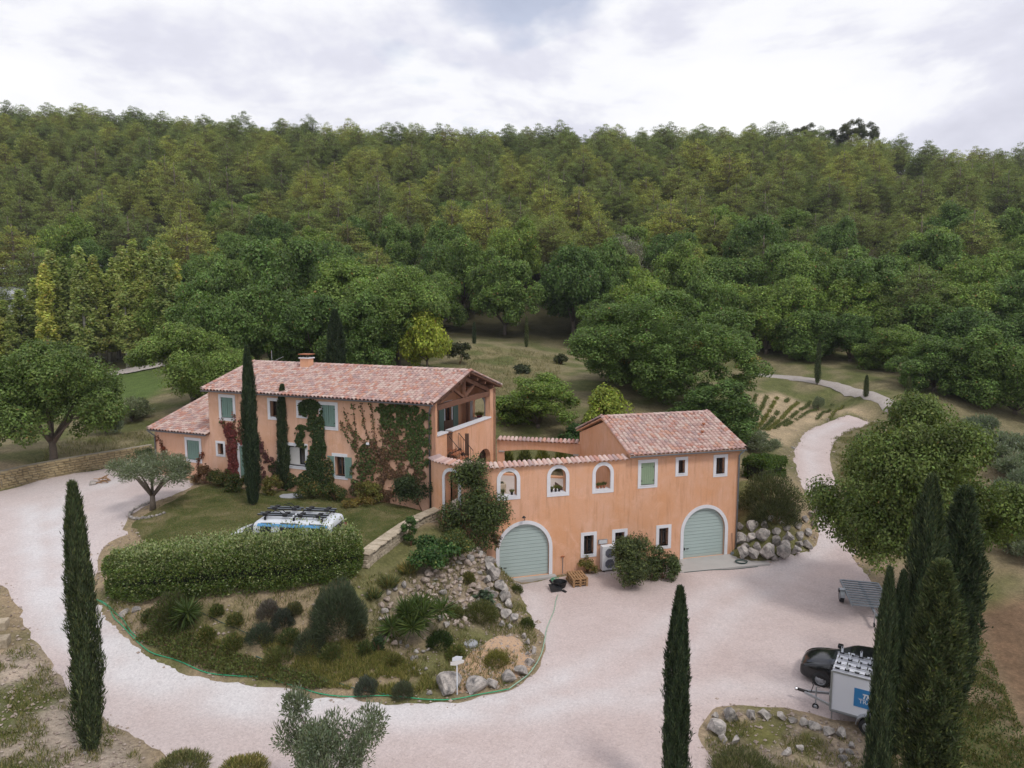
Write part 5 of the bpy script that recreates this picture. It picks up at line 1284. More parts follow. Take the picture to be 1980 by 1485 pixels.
# ------------------------------------------------------------------ creepers on the farmhouse
def vine(name, label, blobs, stems, base, alt, altp, n, size=.11, seed=1, cat='creeper'):
    g = np.random.default_rng(seed); S = []; Z = []; K = []
    tot = sum(b[2] * b[3] * b[4] for b in blobs)
    for b in blobs:
        m = int(n * b[2] * b[3] * b[4] / tot); a = g.random(m * 3) * 6.283; r = np.sqrt(g.random(m * 3))
        s = b[0] + b[2] * r * np.cos(a); z = b[1] + b[3] * r * np.sin(a)
        q = np.array([noise.noise((x * 1.9, y * 1.9, seed * 3.3)) + .6 * noise.noise((x * 5, y * 5, seed)) for x, y in zip(s, z)])
        ok = np.nonzero(q + (1 - r) * .5 > b[5])[0][:m]; S.append(s[ok]); Z.append(z[ok]); K.append(np.full(len(ok), b[6]))
    mb = MB()
    for pts, w in stems:
        P = []
        for (s0, z0), (s1, z1) in zip(pts, pts[1:]):
            for t in np.linspace(0, 1, 5, endpoint=False): P.append((s0 + (s1 - s0) * t + g.normal(0, .03), z0 + (z1 - z0) * t))
        P.append(pts[-1]); mb.tube([mf(s, z, -.02) for s, z in P], [w * (1 - .6 * i / len(P)) for i in range(len(P))], 5)
        for s0, z0 in P[2:]:
            m = int(g.integers(5, 12) * 1.3); S.append(s0 + g.normal(0, .07, m)); Z.append(z0 + g.normal(0, .1, m)); K.append(g.random(m) * .9)
    S, Z, K = np.concatenate(S), np.concatenate(Z), np.concatenate(K); k = (S < LW1) & (S > .02) & (Z < 8.86)
    S, Z, K = S[k], Z[k], K[k]; m = len(S)
    out = np.array([-DG.x, -DG.y, 0]); C = np.array([mf(s, z, 0) for s, z in zip(S, Z)]) + out * g.uniform(.02, .16, (m, 1)) ** 1.2
    D = unit(np.array([0, 0, -1.0]) + g.normal(0, .5, (m, 3)) + out * .25); Nn = unit(out + np.array([0, 0, .5]) + g.normal(0, .45, (m, 3)))
    V, F_ = leaf_quads(C, D, Nn, g.uniform(.8, 1.4, m) * size, g.uniform(.7, 1.2, m) * size)
    c = tones(m, base, .25, None, 0, g); ka = np.repeat((g.random(m) < altp * K * 1.6), 4); c2 = tones(m, alt, .3, None, 0, g); c[ka] = c2[ka]
    t = empty(name, tuple(A0 + DM * float(np.mean(S)) + Vector((0, 0, 3.1))), 0, label, cat)
    inv = -Vector(t.location)
    o = link('foliage', mesh_np('vine_leaves', V + np.array(inv)[None], F_, MATS['leaf'], False, c), t)
    if stems:
        o2 = mb.build('stems', MATS['stem'], t); o2.location = inv
    return t
vine('climbing_vine', 'large green and russet creeper spread over the right half of the farmhouse front',
     [(1.5, 7.9, 1.7, 1.0, 1.0, .02, .1), (2.6, 8.3, 1.0, .7, .9, .0, .1), (.8, 6.6, .75, 1.4, .9, .0, .15), (2.3, 6.6, .9, 1.3, .9, .1, .5), (3.2, 6.1, 1.0, .9, .6, .18, 1.0), (4.2, 5.6, .7, .9, .7, .0, .3), (4.6, 4.6, .8, 1.0, .8, .05, .35),
      (2.6, 5.0, 1.3, .9, .45, .22, 1.0), (1.0, 4.9, .6, .9, .4, .15, .6), (4.3, 3.7, 1.2, .5, .8, .0, .6), (3.0, 3.6, 1.0, .35, .4, .1, .9), (5.1, 6.5, .35, .6, .3, .15, .5)],
     [([(3.2, 3.2), (3.3, 4.6), (3.0, 6.2), (2.2, 7.6), (1.4, 8.8)], .035), ([(3.2, 4.4), (3.8, 6.0), (4.3, 7.4), (4.6, 8.8)], .025), ([(3.1, 4.2), (3.5, 5.8), (3.7, 7.2), (3.9, 8.8)], .022), ([(3.0, 5.0), (3.2, 6.8), (3.3, 8.7)], .022),
      ([(4.4, 4.0), (4.9, 5.6), (5.1, 6.8), (5.7, 8.2)], .02), ([(4.9, 5.6), (5.0, 7.2), (5.1, 8.7)], .018), ([(5.0, 6.2), (5.6, 6.9), (5.9, 7.6)], .015), ([(2.8, 3.4), (1.8, 4.8), (1.0, 6.4)], .03), ([(2.4, 3.3), (2.2, 5.0), (2.5, 6.6), (3.3, 7.4)], .025), ([(2.9, 3.3), (2.0, 4.4), (1.5, 4.9)], .02), ([(3.9, 6.2), (4.4, 6.6), (5.4, 7.4)], .015)],
     (.105, .155, .042), (.24, .135, .075), .8, 24000, .105, 3)
vine('climbing_vine', 'dark green creeper column between the narrow and shuttered upper windows',
     [(8.1, 8.3, .85, .55, 1, -.1, 0), (7.75, 7.2, .62, 1.0, 1, -.2, .1), (7.7, 6.0, .62, 1.0, 1, -.3, .1), (7.75, 4.9, .8, .9, 1, -.3, .1), (7.9, 3.9, 1.3, .75, 1, -.3, .2), (8.75, 6.6, .6, .7, .7, -.1, .1), (9.9, 3.75, .7, .55, .7, -.1, .3), (6.9, 4.6, .35, .9, .6, .05, .9)],
     [([(7.9, 3.2), (7.8, 5.2), (7.9, 7.2), (8.4, 8.7)], .05), ([(7.5, 3.2), (7.4, 4.6), (7.3, 5.8)], .03)], (.055, .085, .028), (.24, .17, .07), .3, 17000, .10, 5)
vine('climbing_vine', 'red autumn creeper hanging under the leftmost upper shutters',
     [(14.35, 6.5, .48, .55, 1, -.1, 1), (14.3, 5.5, .42, .8, 1, -.2, 1), (14.25, 4.5, .42, .7, 1, -.2, 1), (14.35, 3.7, .6, .5, .8, -.1, .6), (14.9, 6.9, .25, .3, .4, .1, .3), (13.5, 6.2, .2, .5, .3, .2, .7)],
     [([(14.3, 3.2), (14.3, 5.0), (14.6, 6.6), (15.05, 7.2)], .03), ([(14.2, 4.8), (13.7, 6.4), (13.5, 7.2)], .02), ([(14.4, 5.0), (14.0, 6.6), (14.0, 7.6)], .018)], (.10, .11, .035), (.23, .065, .055), .85, 6000, .11, 7)
vine('climbing_vine', 'pinkish green creeper slanting down beside the middle ground-floor window',
     [(12.0, 5.7, .3, .5, .7, .05, 1), (11.5, 5.1, .5, .4, .9, -.05, .7), (10.9, 4.5, .55, .4, 1, -.1, .3), (11.9, 3.9, .25, .6, .5, 0, 1), (10.6, 3.8, .6, .5, 1, -.2, .3)], [([(10.6, 3.2), (11.0, 4.4), (11.8, 5.6), (12.2, 6.4)], .025)], (.075, .095, .03), (.20, .085, .075), .85, 3800, .10, 9)
vine('climbing_vine', 'thin rust-red creeper strand on the side wing by the downpipe', [(20.2, 4.8, .18, .3, .6, 0, 1), (19.8, 4.2, .2, .3, .6, 0, 1)], [([(19.6, 3.6), (19.9, 4.4), (20.3, 5.1), (20.7, 5.6)], .02), ([(17.0, 3.3), (17.2, 3.9), (17.1, 4.5), (16.7, 4.9)], .012)], (.13, .07, .04), (.24, .075, .04), .9, 420, .10, 11)

# ------------------------------------------------------------------ shrubs
def shrub_mesh(style, rx, ry, h, n, L, W, base, alt, altp, seed):
    g = np.random.default_rng(seed)
    if style == 'round':
        nc = max(14, int(n / 90)); P, _l = crown_points(1.0, 0.0, 1.0, 10, nc, g, 1.0, .0); P = P * np.array([rx, ry, h]); P[:, 2] = np.maximum(P[:, 2], .06)
        rad = np.full(len(P), .28 * (rx * ry * h) ** (1 / 3)) * g.uniform(.75, 1.25, len(P)); V, F_, idx = clump_leaves(P, rad, n / len(P), L, W, .3, .85, g, .35); m = len(idx)
        c = tones(m, base, .22, alt, altp, g) * np.repeat((1 + g.normal(0, .14, len(P)))[idx], 4)[:, None]
    elif style == 'blade':       # upright or arching blades from the crown
        a = g.random(n) * 6.283; r = np.sqrt(g.random(n)); C = np.stack([rx * .35 * r * np.cos(a), ry * .35 * r * np.sin(a), g.uniform(0, .2, n) * h], 1)
        D = unit(np.stack([np.cos(a) * r * rx / h * 1.3, np.sin(a) * r * ry / h * 1.3, np.ones(n)], 1) + g.normal(0, .14, (n, 3))); V, F_ = leaf_quads(C, D, rand_dir(n, g), g.uniform(.55, 1.0, n) * L, g.uniform(.7, 1.2, n) * W)
        c = tones(n, base, .25, alt, altp, g)
    elif style == 'fuzz':        # dome of fine upright sprigs
        d = rand_dir(n, g); d[:, 2] = np.abs(d[:, 2]); r = g.uniform(.35, 1, (n, 1)) ** .6; bump = np.array([1 + .22 * noise.noise((x * 2.2, y * 2.2, z * 2.2 + seed)) for x, y, z in d])[:, None]
        C = d * r * bump * np.array([rx, ry, h]) * .86; D = unit(d + np.array([0, 0, .7]) + g.normal(0, .3, (n, 3))); V, F_ = leaf_quads(C, D, rand_dir(n, g), g.uniform(.6, 1.2, n) * L, g.uniform(.7, 1.2, n) * W)
        c = tones(n, base, .25, alt, altp, g)
    elif style == 'yucca':       # several rosettes of stiff swords
        heads = [(g.normal(0, rx * .45), g.normal(0, ry * .45), g.uniform(.35, .8) * h) for _ in range(max(3, int(n / 130)))]; k = n // len(heads); Vs = []
        C = np.repeat(np.array(heads), k, 0); m = len(C); d = rand_dir(m, g); d[:, 2] = d[:, 2] * .75 + .35; D = unit(d); C = C + D * .05
        V, F_ = leaf_quads(C, D, rand_dir(m, g), g.uniform(.7, 1.1, m) * L, g.uniform(.8, 1.2, m) * W); c = tones(m, base, .25, alt, altp, g)
    V = V.copy(); V[:, 2] = np.maximum(V[:, 2], .01)
    return mesh_np('foliage', V, F_, MATS['leaf'], False, c)
GREENS = dict(olea=(.055, .082, .034), laurel=(.075, .11, .03), lav=(.105, .115, .085), broom=(.085, .115, .06), yuc=(.085, .125, .035), straw=(.30, .25, .12), ivy=(.06, .125, .035), rose=(.11, .12, .045), iris=(.17, .19, .075))
def shrub(name, style, px, py, wpx, hpx, n, L, W, base, label, alt=None, altp=0.0, cat='shrub', group=None, dep=1.0, dz=-.03, pos=None, stems=True):
    x, y, z = G(px, py) if pos is None else pos
    dist = y * CP - (z - CAM_H) * SP; rx = wpx / 2 * dist / FPX; h = hpx * dist / FPX * 1.08
    seed = int(px * 7 + py * 3) % 9973
    me = shrub_mesh(style, rx, rx * dep, h, n, L, W, base, alt, altp, seed)
    t = empty(name, (x, y, z + dz), 0, label, cat, group); link('foliage', me, t)
    if stems:
        mb = MB(); g = np.random.default_rng(seed)
        for _ in range(5):
            a = g.random() * 6.28; mb.tube([(0, 0, -.05), (rx * .25 * math.cos(a), rx * .25 * math.sin(a), h * .3), (rx * .5 * math.cos(a), rx * .5 * math.sin(a), h * .6)], [.03, .022, .008], 5)
        mb.build('stems', MATS['stem'], t)
    return t
Gc = GREENS
cw = gw(-1.35, 0, -.75)
shrub('oleander_shrub', 'round', 910, 1055, 112, 150, 15000, .15, .06, Gc['olea'], 'tall dark evergreen shrub covering the curved wall beside the arched gateway', (.09, .13, .04), .2, pos=(cw[0], cw[1] - .1, h1(cw[0], cw[1])))
shrub('oleander_shrub', 'round', 818, 990, 90, 76, 9000, .15, .06, Gc['olea'], 'dark rounded shrub at the farmhouse corner left of the gateway', dep=.7)
shrub('small_shrub', 'round', 975, 985, 22, 34, 500, .1, .06, (.12, .085, .055), 'little dry brown sprig beside the tall shrub', pos=(cw[0] + 1.2, cw[1] + .05, 2.0), stems=False)
shrub('oleander_shrub', 'round', 1222, 1128, 104, 84, 12000, .16, .05, (.066, .09, .035), 'big loose bush in front of the garage between heat pump and apron', (.12, .15, .05), .2)
shrub('oleander_shrub', 'round', 1280, 1120, 58, 62, 5000, .16, .05, (.07, .10, .035), 'smaller bush hiding the left edge of the concrete apron', (.12, .15, .05), .2)
shrub('small_shrub', 'round', 1136, 1108, 32, 34, 1500, .1, .04, (.17, .17, .045), 'little yellowish shrub under the first barred window', (.28, .15, .05), .12)
shrub('rosemary_bush', 'fuzz', 1490, 985, 150, 78, 12000, .16, .035, (.075, .09, .042), 'dark trailing rosemary hanging over the boulder wall', (.12, .13, .07), .15, dep=.6)
shrub('rosemary_bush', 'fuzz', 1500, 1012, 120, 52, 8000, .16, .035, (.082, .098, .045), 'lower rosemary spilling between the boulder wall stones', (.12, .13, .07), .15, dep=.5)
shrub('broom_bush', 'fuzz', 657, 1212, 118, 96, 16000, .22, .022, (.080, .105, .062), 'large dark blue-green broom bush at the foot of the hedge', (.12, .14, .09), .2)
shrub('rosemary_bush', 'fuzz', 335, 1208, 92, 68, 8000, .13, .03, (.082, .085, .05), 'dull brownish bush under the hedge beside the small yucca', (.06, .10, .03), .4)
shrub('lavender_bush', 'fuzz', 520, 1192, 50, 34, 3500, .14, .02, (.12, .115, .11), 'upper grey lavender bush on the bare bank')
shrub('lavender_bush', 'fuzz', 548, 1208, 46, 34, 3500, .14, .02, Gc['lav'], 'lower dark lavender bush on the bare bank')
shrub('lavender_bush', 'fuzz', 505, 1238, 64, 34, 4000, .14, .02, (.10, .12, .075), 'wide grey-green lavender above the flower strip')
shrub('lavender_bush', 'fuzz', 600, 1255, 70, 40, 4000, .14, .02, (.09, .11, .065), 'dark grey-green lavender left of the pale rock')
shrub('lavender_bush', 'fuzz', 708, 1338, 50, 32, 3500, .13, .018, (.125, .14, .105), 'round grey lavender at the drive edge, left of the pair')
shrub('lavender_bush', 'fuzz', 778, 1345, 48, 28, 3500, .13, .018, (.115, .13, .08), 'round grey lavender at the drive edge, next to the end boulder')
shrub('small_shrub', 'round', 730, 1262, 34, 34, 1200, .1, .035, (.06, .10, .035), 'small dark green clump on the sandy slope')
shrub('yucca_plant', 'yucca', 803, 1238, 108, 82, 1500, .75, .055, Gc['yuc'], 'big dark yucca clump with sword leaves in front of the rockery', (.16, .2, .055), .12, stems=False)
shrub('yucca_plant', 'yucca', 352, 1224, 62, 56, 420, .75, .045, Gc['yuc'], 'single yucca rosette below the hedge', (.15, .18, .05), .1, stems=False)
shrub('iris_clump', 'blade', 790, 1108, 62, 30, 420, .55, .045, Gc['iris'], 'yellowing iris leaves beside the low stone wall', (.36, .27, .09), .35, stems=False)
shrub('iris_clump', 'blade', 752, 1135, 60, 30, 420, .55, .045, Gc['iris'], 'yellow-green iris leaves above the left line of stones', (.36, .27, .09), .3, stems=False)
shrub('iris_clump', 'blade', 722, 1158, 50, 28, 320, .5, .045, (.12, .15, .06), 'greener iris clump at the right end of the hedge', (.33, .26, .09), .2, stems=False)
shrub('ivy_mound', 'round', 830, 1098, 92, 50, 7000, .12, .09, Gc['ivy'], 'bright green mound of leafy creeper on top of the rockery', (.16, .2, .06), .12, stems=False)
shrub('ivy_mound', 'round', 795, 1055, 26, 50, 1500, .11, .08, (.05, .10, .03), 'tuft of climbing leaves against the low stone wall')
shrub('small_shrub', 'round', 885, 1075, 80, 46, 4000, .12, .06, (.06, .09, .03), 'dark undergrowth below the tall evergreen shrub', (.2, .18, .06), .1)
shrub('prickly_pear', 'round', 935, 1165, 44, 20, 260, .20, .16, (.085, .12, .075), 'low prickly pear pads on the rockery', cat='cactus', stems=False)
shrub('herb_patch', 'fuzz', 930, 1195, 82, 34, 5000, .13, .03, (.12, .135, .045), 'feathery green herb patch below the rockery stones', (.2, .19, .08), .2, stems=False)
shrub('herb_patch', 'fuzz', 850, 1248, 60, 30, 2500, .12, .035, (.075, .11, .035), 'low green plant at the right foot of the big yucca', stems=False)
shrub('herb_patch', 'fuzz', 960, 1282, 56, 24, 2600, .14, .02, (.21, .20, .05), 'yellow-green grassy patch on the gravel bed', (.3, .27, .1), .2, stems=False)
shrub('small_shrub', 'fuzz', 1000, 1145, 26, 18, 900, .1, .03, (.11, .13, .04), 'small weed tuft right of the corner boulders', stems=False); shrub('small_shrub', 'fuzz', 1020, 1212, 34, 20, 1200, .1, .03, (.12, .14, .045), 'weed tuft between the boulders and the forecourt', stems=False)
shrub('olive_bush', 'round', 276, 905, 52, 36, 2500, .12, .05, (.10, .135, .06), 'leafy bush at the corner of the side wing behind the olive tree')
for i, (px, py, w, h, c, lb) in enumerate(((395, 935, 46, 34, (.13, .07, .035), 'russet bush below the side wing shutter'), (425, 942, 50, 34, (.08, .10, .03), 'green bush at the foot of the red creeper'), (458, 950, 44, 30, (.07, .10, .03), 'low dark bush left of the taller lawn cypress'),
                             (520, 955, 44, 34, (.14, .14, .035), 'yellow-green bush between the two lawn cypresses'), (600, 962, 60, 36, (.06, .085, .03), 'dark bush under the open-shuttered window'), (650, 968, 60, 30, (.075, .10, .03), 'mixed green bush at the middle of the house bed'),
                             (715, 972, 60, 36, (.17, .17, .045), 'yellowing bush at the right of the house bed'), (690, 978, 70, 16, (.26, .19, .05), 'low orange-yellow plants edging the house bed'))):
    shrub('bed_bush', 'round', px, py, w, h, 2600, .11, .06, c, lb, (.24, .16, .06), .1, group='bushes along the house wall')
# ---- foreground scrub (bottom edge)
for px, py, w, h, lb in ((350, 1492, 120, 32, 'scrubby weeds at the bottom edge left of the olive tree'), (470, 1498, 110, 30, 'low weeds at the bottom edge touching the olive tree'), (1440, 1500, 150, 40, 'grassy clump at the bottom edge below the pale boulders')):
    shrub('weed_patch', 'fuzz', px, py, w, h, 4000, .16, .025, (.15, .16, .06), lb, (.3, .26, .13), .3, cat='weeds', stems=False)

# ---- hedges
def hedge(name, label, front, depth, height, n, L, W, base, tip, seed, box=False, lift=0.0):
    g = np.random.default_rng(seed); P = [np.array(G(*p)) for p in front]; seg = [np.linalg.norm(b[:2] - a[:2]) for a, b in zip(P, P[1:])]; cum = np.r_[0, np.cumsum(seg)]
    t = g.random(n) * cum[-1]
    base_pt = np.stack([np.interp(t, cum, [p[k] for p in P]) for k in range(3)], 1)
    dv = np.stack([np.interp(np.clip(t + e, 0, cum[-1]), cum, [p[k] for p in P]) for e in (-.3, .3) for k in range(2)], 1); d = unit(dv[:, 2:] - dv[:, :2]); nb = np.stack([-d[:, 1], d[:, 0]], 1)
    # cross-section: superellipse, from the front foot over the top to the back
    a = g.uniform(-.15, 1.15, n) * math.pi; e = .42 if box else .62
    cx = np.sign(np.cos(a)) * np.abs(np.cos(a)) ** e; cz = np.sign(np.sin(a)) * np.abs(np.sin(a)) ** e
    endf = np.minimum(1, np.minimum(t, cum[-1] - t) / (.9 if not box else .3)) ** .45
    lump = np.array([1 + .17 * noise.noise((x * .8, y * .8, s_ * 1.5)) + .10 * noise.noise((x * 2.4, y * 2.4, s_ * 4)) for x, y, s_ in zip(base_pt[:, 0], base_pt[:, 1], a)])
    rr = lump * (1 - .35 * g.random(n) ** 2.2) * endf
    off = depth / 2 - cx * depth / 2 * rr; hh = (.5 + .5 * cz * rr) * height * (1.0 if box else (.92 + .08 * endf))
    X = base_pt[:, :2] + nb * off[:, None]; Z = base_pt[:, 2] + np.maximum(hh - .1 * height, .02) * 1.1 + lift
    if not box: sh = (g.random(n) < .12) & (cz > .5); Z = Z + np.where(sh, g.uniform(.05, .38, n) * (.6 + .8 * t / cum[-1]), 0)
    C = np.c_[X, Z]; outn = unit(np.c_[-nb * cx[:, None], cz * .9 + .15]); D = unit(outn * .6 + np.array([0, 0, .35]) + g.normal(0, .6, (n, 3))); Nn = unit(outn + g.normal(0, .5, (n, 3)))
    V, F_ = leaf_quads(C, D, Nn, g.uniform(.7, 1.3, n) * L, g.uniform(.7, 1.2, n) * W)
    c = tones(n, base, .28, (.17, .19, .04), .10, g); k4 = np.repeat(g.random(n) < (.10 + np.clip(cz, 0, 1) ** 2 * .6), 4); c2 = tones(n, tip, .2, None, 0, g); c[k4] = c2[k4]
    org = P[0]; tt = empty(name, tuple(org), 0, label, 'hedge'); link('foliage', mesh_np('hedge_leaves', V - org[None], F_, MATS['leaf'], False, c), tt)
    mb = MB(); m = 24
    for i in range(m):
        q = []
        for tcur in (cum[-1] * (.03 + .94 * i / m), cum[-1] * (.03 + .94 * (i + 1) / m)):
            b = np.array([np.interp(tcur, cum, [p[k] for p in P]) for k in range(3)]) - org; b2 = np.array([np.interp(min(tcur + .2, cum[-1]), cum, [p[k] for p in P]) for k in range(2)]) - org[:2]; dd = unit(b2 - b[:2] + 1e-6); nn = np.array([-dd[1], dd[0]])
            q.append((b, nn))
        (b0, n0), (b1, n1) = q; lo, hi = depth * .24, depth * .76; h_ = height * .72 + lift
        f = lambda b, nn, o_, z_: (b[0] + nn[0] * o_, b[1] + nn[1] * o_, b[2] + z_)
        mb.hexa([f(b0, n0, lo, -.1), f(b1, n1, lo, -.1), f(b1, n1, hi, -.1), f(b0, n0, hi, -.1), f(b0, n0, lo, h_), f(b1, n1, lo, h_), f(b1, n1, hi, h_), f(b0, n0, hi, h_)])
    mb.build('shade_core', MATS['hedge_shade_soil'], tt)  # near-black solid core blocks the view through, painting the shade inside the hedge
    return tt
plain('hedge_shade_soil', (.03, .035, .018), .95, var=.4, scale=9)  # dark colour standing in for shade inside the hedges; also the trough soil
hedge('hedge', 'long bushy hedge with pale tips hiding the parked van', [(188, 1156), (220, 1172), (260, 1176), (330, 1170), (450, 1162), (580, 1148), (640, 1138), (722, 1118)], 2.1, 2.30, 85000, .105, .06, (.112, .165, .038), (.33, .37, .18), 31)
hedge('hedge', 'clipped box hedge beside the garage wing above the boulders', [(1432, 925), (1480, 935), (1524, 922)], 1.6, 1.5, 15000, .12, .08, (.095, .15, .03), (.13, .19, .04), 33, True)

# ---- grass tufts on open ground, one mass
def grass(name, label, zones, n, hmin, hmax, seed, cols, thr=-.02, on_lawn=False, wid=(.012, .03)):
    g = np.random.default_rng(seed); X = []; Y = []
    for poly, w in zones:
        p = np.array(poly); m = int(n * w); x = g.uniform(p[:, 0].min(), p[:, 0].max(), m * 6); y = g.uniform(p[:, 1].min(), p[:, 1].max(), m * 6); k = in_poly(x, y, poly); x, y = x[k], y[k]
        q = np.array([noise.noise((a * .9, b * .9, seed)) + .5 * noise.noise((a * 2.6, b * 2.6, seed)) for a, b in zip(x, y)]); k = np.nonzero(q > thr)[0][:m]; X.append(x[k]); Y.append(y[k])
    X, Y = np.concatenate(X), np.concatenate(Y)
    k = ~in_poly(X, Y, Z_DRIVE) | (poly_dist(X, Y, Z_DRIVE) < .3); k &= in_poly(X, Y, Z_LAWN) == on_lawn; X, Y = X[k], Y[k]; m = len(X); Z = hz(X, Y) + (.045 if on_lawn else -.01)
    D = unit(np.c_[g.normal(0, .45, (m, 2)), np.ones(m)]); V, F_ = leaf_quads(np.c_[X, Y, Z], D, rand_dir(m, g), g.uniform(hmin, hmax, m), g.uniform(*wid, m))
    c = tones(m, cols[0], .25, cols[1], .4, g); o = link(name, mesh_np(name, V, F_, MATS['leaf'], False, c)); tag(o, label, 'grass', kind='stuff'); return o
rt = GP((1880, 1190), (1700, 1420), (1700, 1640), (2100, 1640), (1985, 1430), (1935, 1320)); fr = GP((1360, 1430), (1400, 1395), (1560, 1395), (1650, 1440), (1700, 1560), (1400, 1560))
edge_r = GP((1600, 830), (1660, 815), (1750, 830), (1760, 1000), (1720, 1120), (1640, 1000), (1612, 880))
grass('rough_grass', 'rough dry and green grass on the banks and verges', [(Z_BANK, 1.0), (front_l, .5), (rt, .8), (fr, .15), (edge_r, .7)], 24000, .08, .30, 41, ((.135, .155, .045), (.30, .26, .12)))
grass('meadow_grass', 'dry meadow grass on the slope behind the courtyard', [(Z_MEADOW, 1.0), (GP((150, 850), (292, 830), (292, 870), (0, 930)), .3)], 9000, .2, .55, 43, ((.16, .165, .065), (.28, .24, .13)))
grass('lawn_grass', 'short patchy grass of the lawn in front of the farmhouse', [(Z_LAWN, 1.0)], 30000, .03, .085, 45, ((.105, .125, .04), (.23, .19, .10)), -9, True, (.012, .028))
low_bank = GP((330, 1262), (450, 1235), (600, 1235), (720, 1250), (800, 1285), (850, 1330), (760, 1350), (600, 1330), (420, 1300))
grass('bank_grass', 'longer green and yellow grass on the lower bank above the drive', [(low_bank, 1.0)], 22000, .10, .34, 47, ((.17, .19, .055), (.32, .29, .12)), -.22)
# low green groundcover strip along the drive below the bank
strip = GP((262, 1240), (300, 1222), (420, 1262), (520, 1292), (600, 1312), (640, 1330), (600, 1338), (520, 1322), (425, 1308), (335, 1280))
def cover(name, label, poly, n, hh, base, alt, altp, seed):
    g = np.random.default_rng(seed); p = np.array(poly); x = g.uniform(p[:, 0].min(), p[:, 0].max(), n * 4); y = g.uniform(p[:, 1].min(), p[:, 1].max(), n * 4); k = np.nonzero(in_poly(x, y, poly))[0][:n]; x, y = x[k], y[k]; m = len(x)
    hgt = hh * np.array([.45 + .55 * abs(noise.noise((a * 1.1, b * 1.1, seed))) * 1.6 for a, b in zip(x, y)]); z = hz(x, y) + hgt * g.random(m) ** .5
    D = unit(g.normal(0, .6, (m, 3)) + np.array([0, 0, .8])); V, F_ = leaf_quads(np.c_[x, y, z], D, rand_dir(m, g), g.uniform(.07, .14, m), g.uniform(.03, .06, m)); c = tones(m, base, .3, alt, altp, g)
    o = link(name, mesh_np(name, V, F_, MATS['leaf'], False, c)); tag(o, label, 'ground cover', kind='stuff')
cover('ground_cover', 'low leafy ground cover along the drive below the bank', strip, 14000, .42, (.15, .175, .055), (.20, .13, .08), .12, 51)
cover('verge_weeds', 'green weeds at the lower right beside the cypresses', rt, 9000, .3, (.12, .16, .045), (.25, .22, .1), .2, 53)
# ---- lavender rows
for i in range(9):
    a, b = G(1462 + i * 21, 764 + i * 2.6), G(1452 + i * 12 - 30 + i * 3, 846 - i * 3.2)
    if i > 6: b = G(1580 + (i - 7) * 25, 812)
    L_ = math.hypot(b[0] - a[0], b[1] - a[1]); n = int(L_ * 150); g = np.random.default_rng(60 + i); t = g.random(n); x = a[0] + (b[0] - a[0]) * t + g.normal(0, .09, n); y = a[1] + (b[1] - a[1]) * t + g.normal(0, .09, n)
    keep_ = np.array([noise.noise((q * 14, i * 3.1, 2)) for q in t]) > -.25; x, y = x[keep_], y[keep_]; n = len(x)
    z = hz(x, y) + .12; D = unit(g.normal(0, .5, (n, 3)) + np.array([0, 0, 1])); V, F_ = leaf_quads(np.c_[x, y, z - .1], D, rand_dir(n, g), g.uniform(.12, .26, n), g.uniform(.03, .06, n))
    o = link('lavender_row', mesh_np('lavender_row', V, F_, MATS['leaf'], False, tones(n, (.125, .155, .06), .25, (.2, .2, .08), .2, g)))
    tag(o, ['first lavender row, nearest the large round tree', 'second lavender row from the large round tree', 'third lavender row from the large round tree', 'fourth lavender row from the large round tree', 'fifth lavender row from the large round tree', 'sixth lavender row from the large round tree', 'seventh lavender row from the large round tree', 'second last lavender row, near the bend of the track', 'last short lavender row beside the track bend'][i], 'plant row', 'lavender rows in the field')
tree_px('young_tree', 'bush_olive', 1582, 792, 770, 20, 'little bush standing alone among the lavender rows')
for px, py, w, h, lb in ((1085, 705, 22, 18, 'small grey bush on the upper dry slope'), (888, 706, 46, 40, 'dark round bush at the right of the yellow-green tree'), (1010, 722, 30, 14, 'low dull bush on the dry slope')):
    shrub('slope_bush', 'round', px, py, w, h, 1200, .3, .16, (.075, .09, .045), lb)
shrub('garden_bush', 'round', 1098, 838, 66, 50, 5000, .18, .10, (.085, .16, .04), 'bright green bush left of the garage gable', pos=(4.2, 50.0, h1(4.2, 50.0)))
for i, (px_, dx_) in enumerate(((1000, 0), (1025, 0), (1050, 0), (1075, 0))):
    x_ = -.4 + i * 1.25; shrub('bamboo_clump', 'fuzz', px_, 870, 34, 44, 1600, .3, .05, (.20, .22, .06), 'yellow-green bamboo clump behind the courtyard arcade', (.1, .13, .04), .3, group='bamboo behind the arcade', pos=(x_, 47.2 + .1 * i, 3.1))

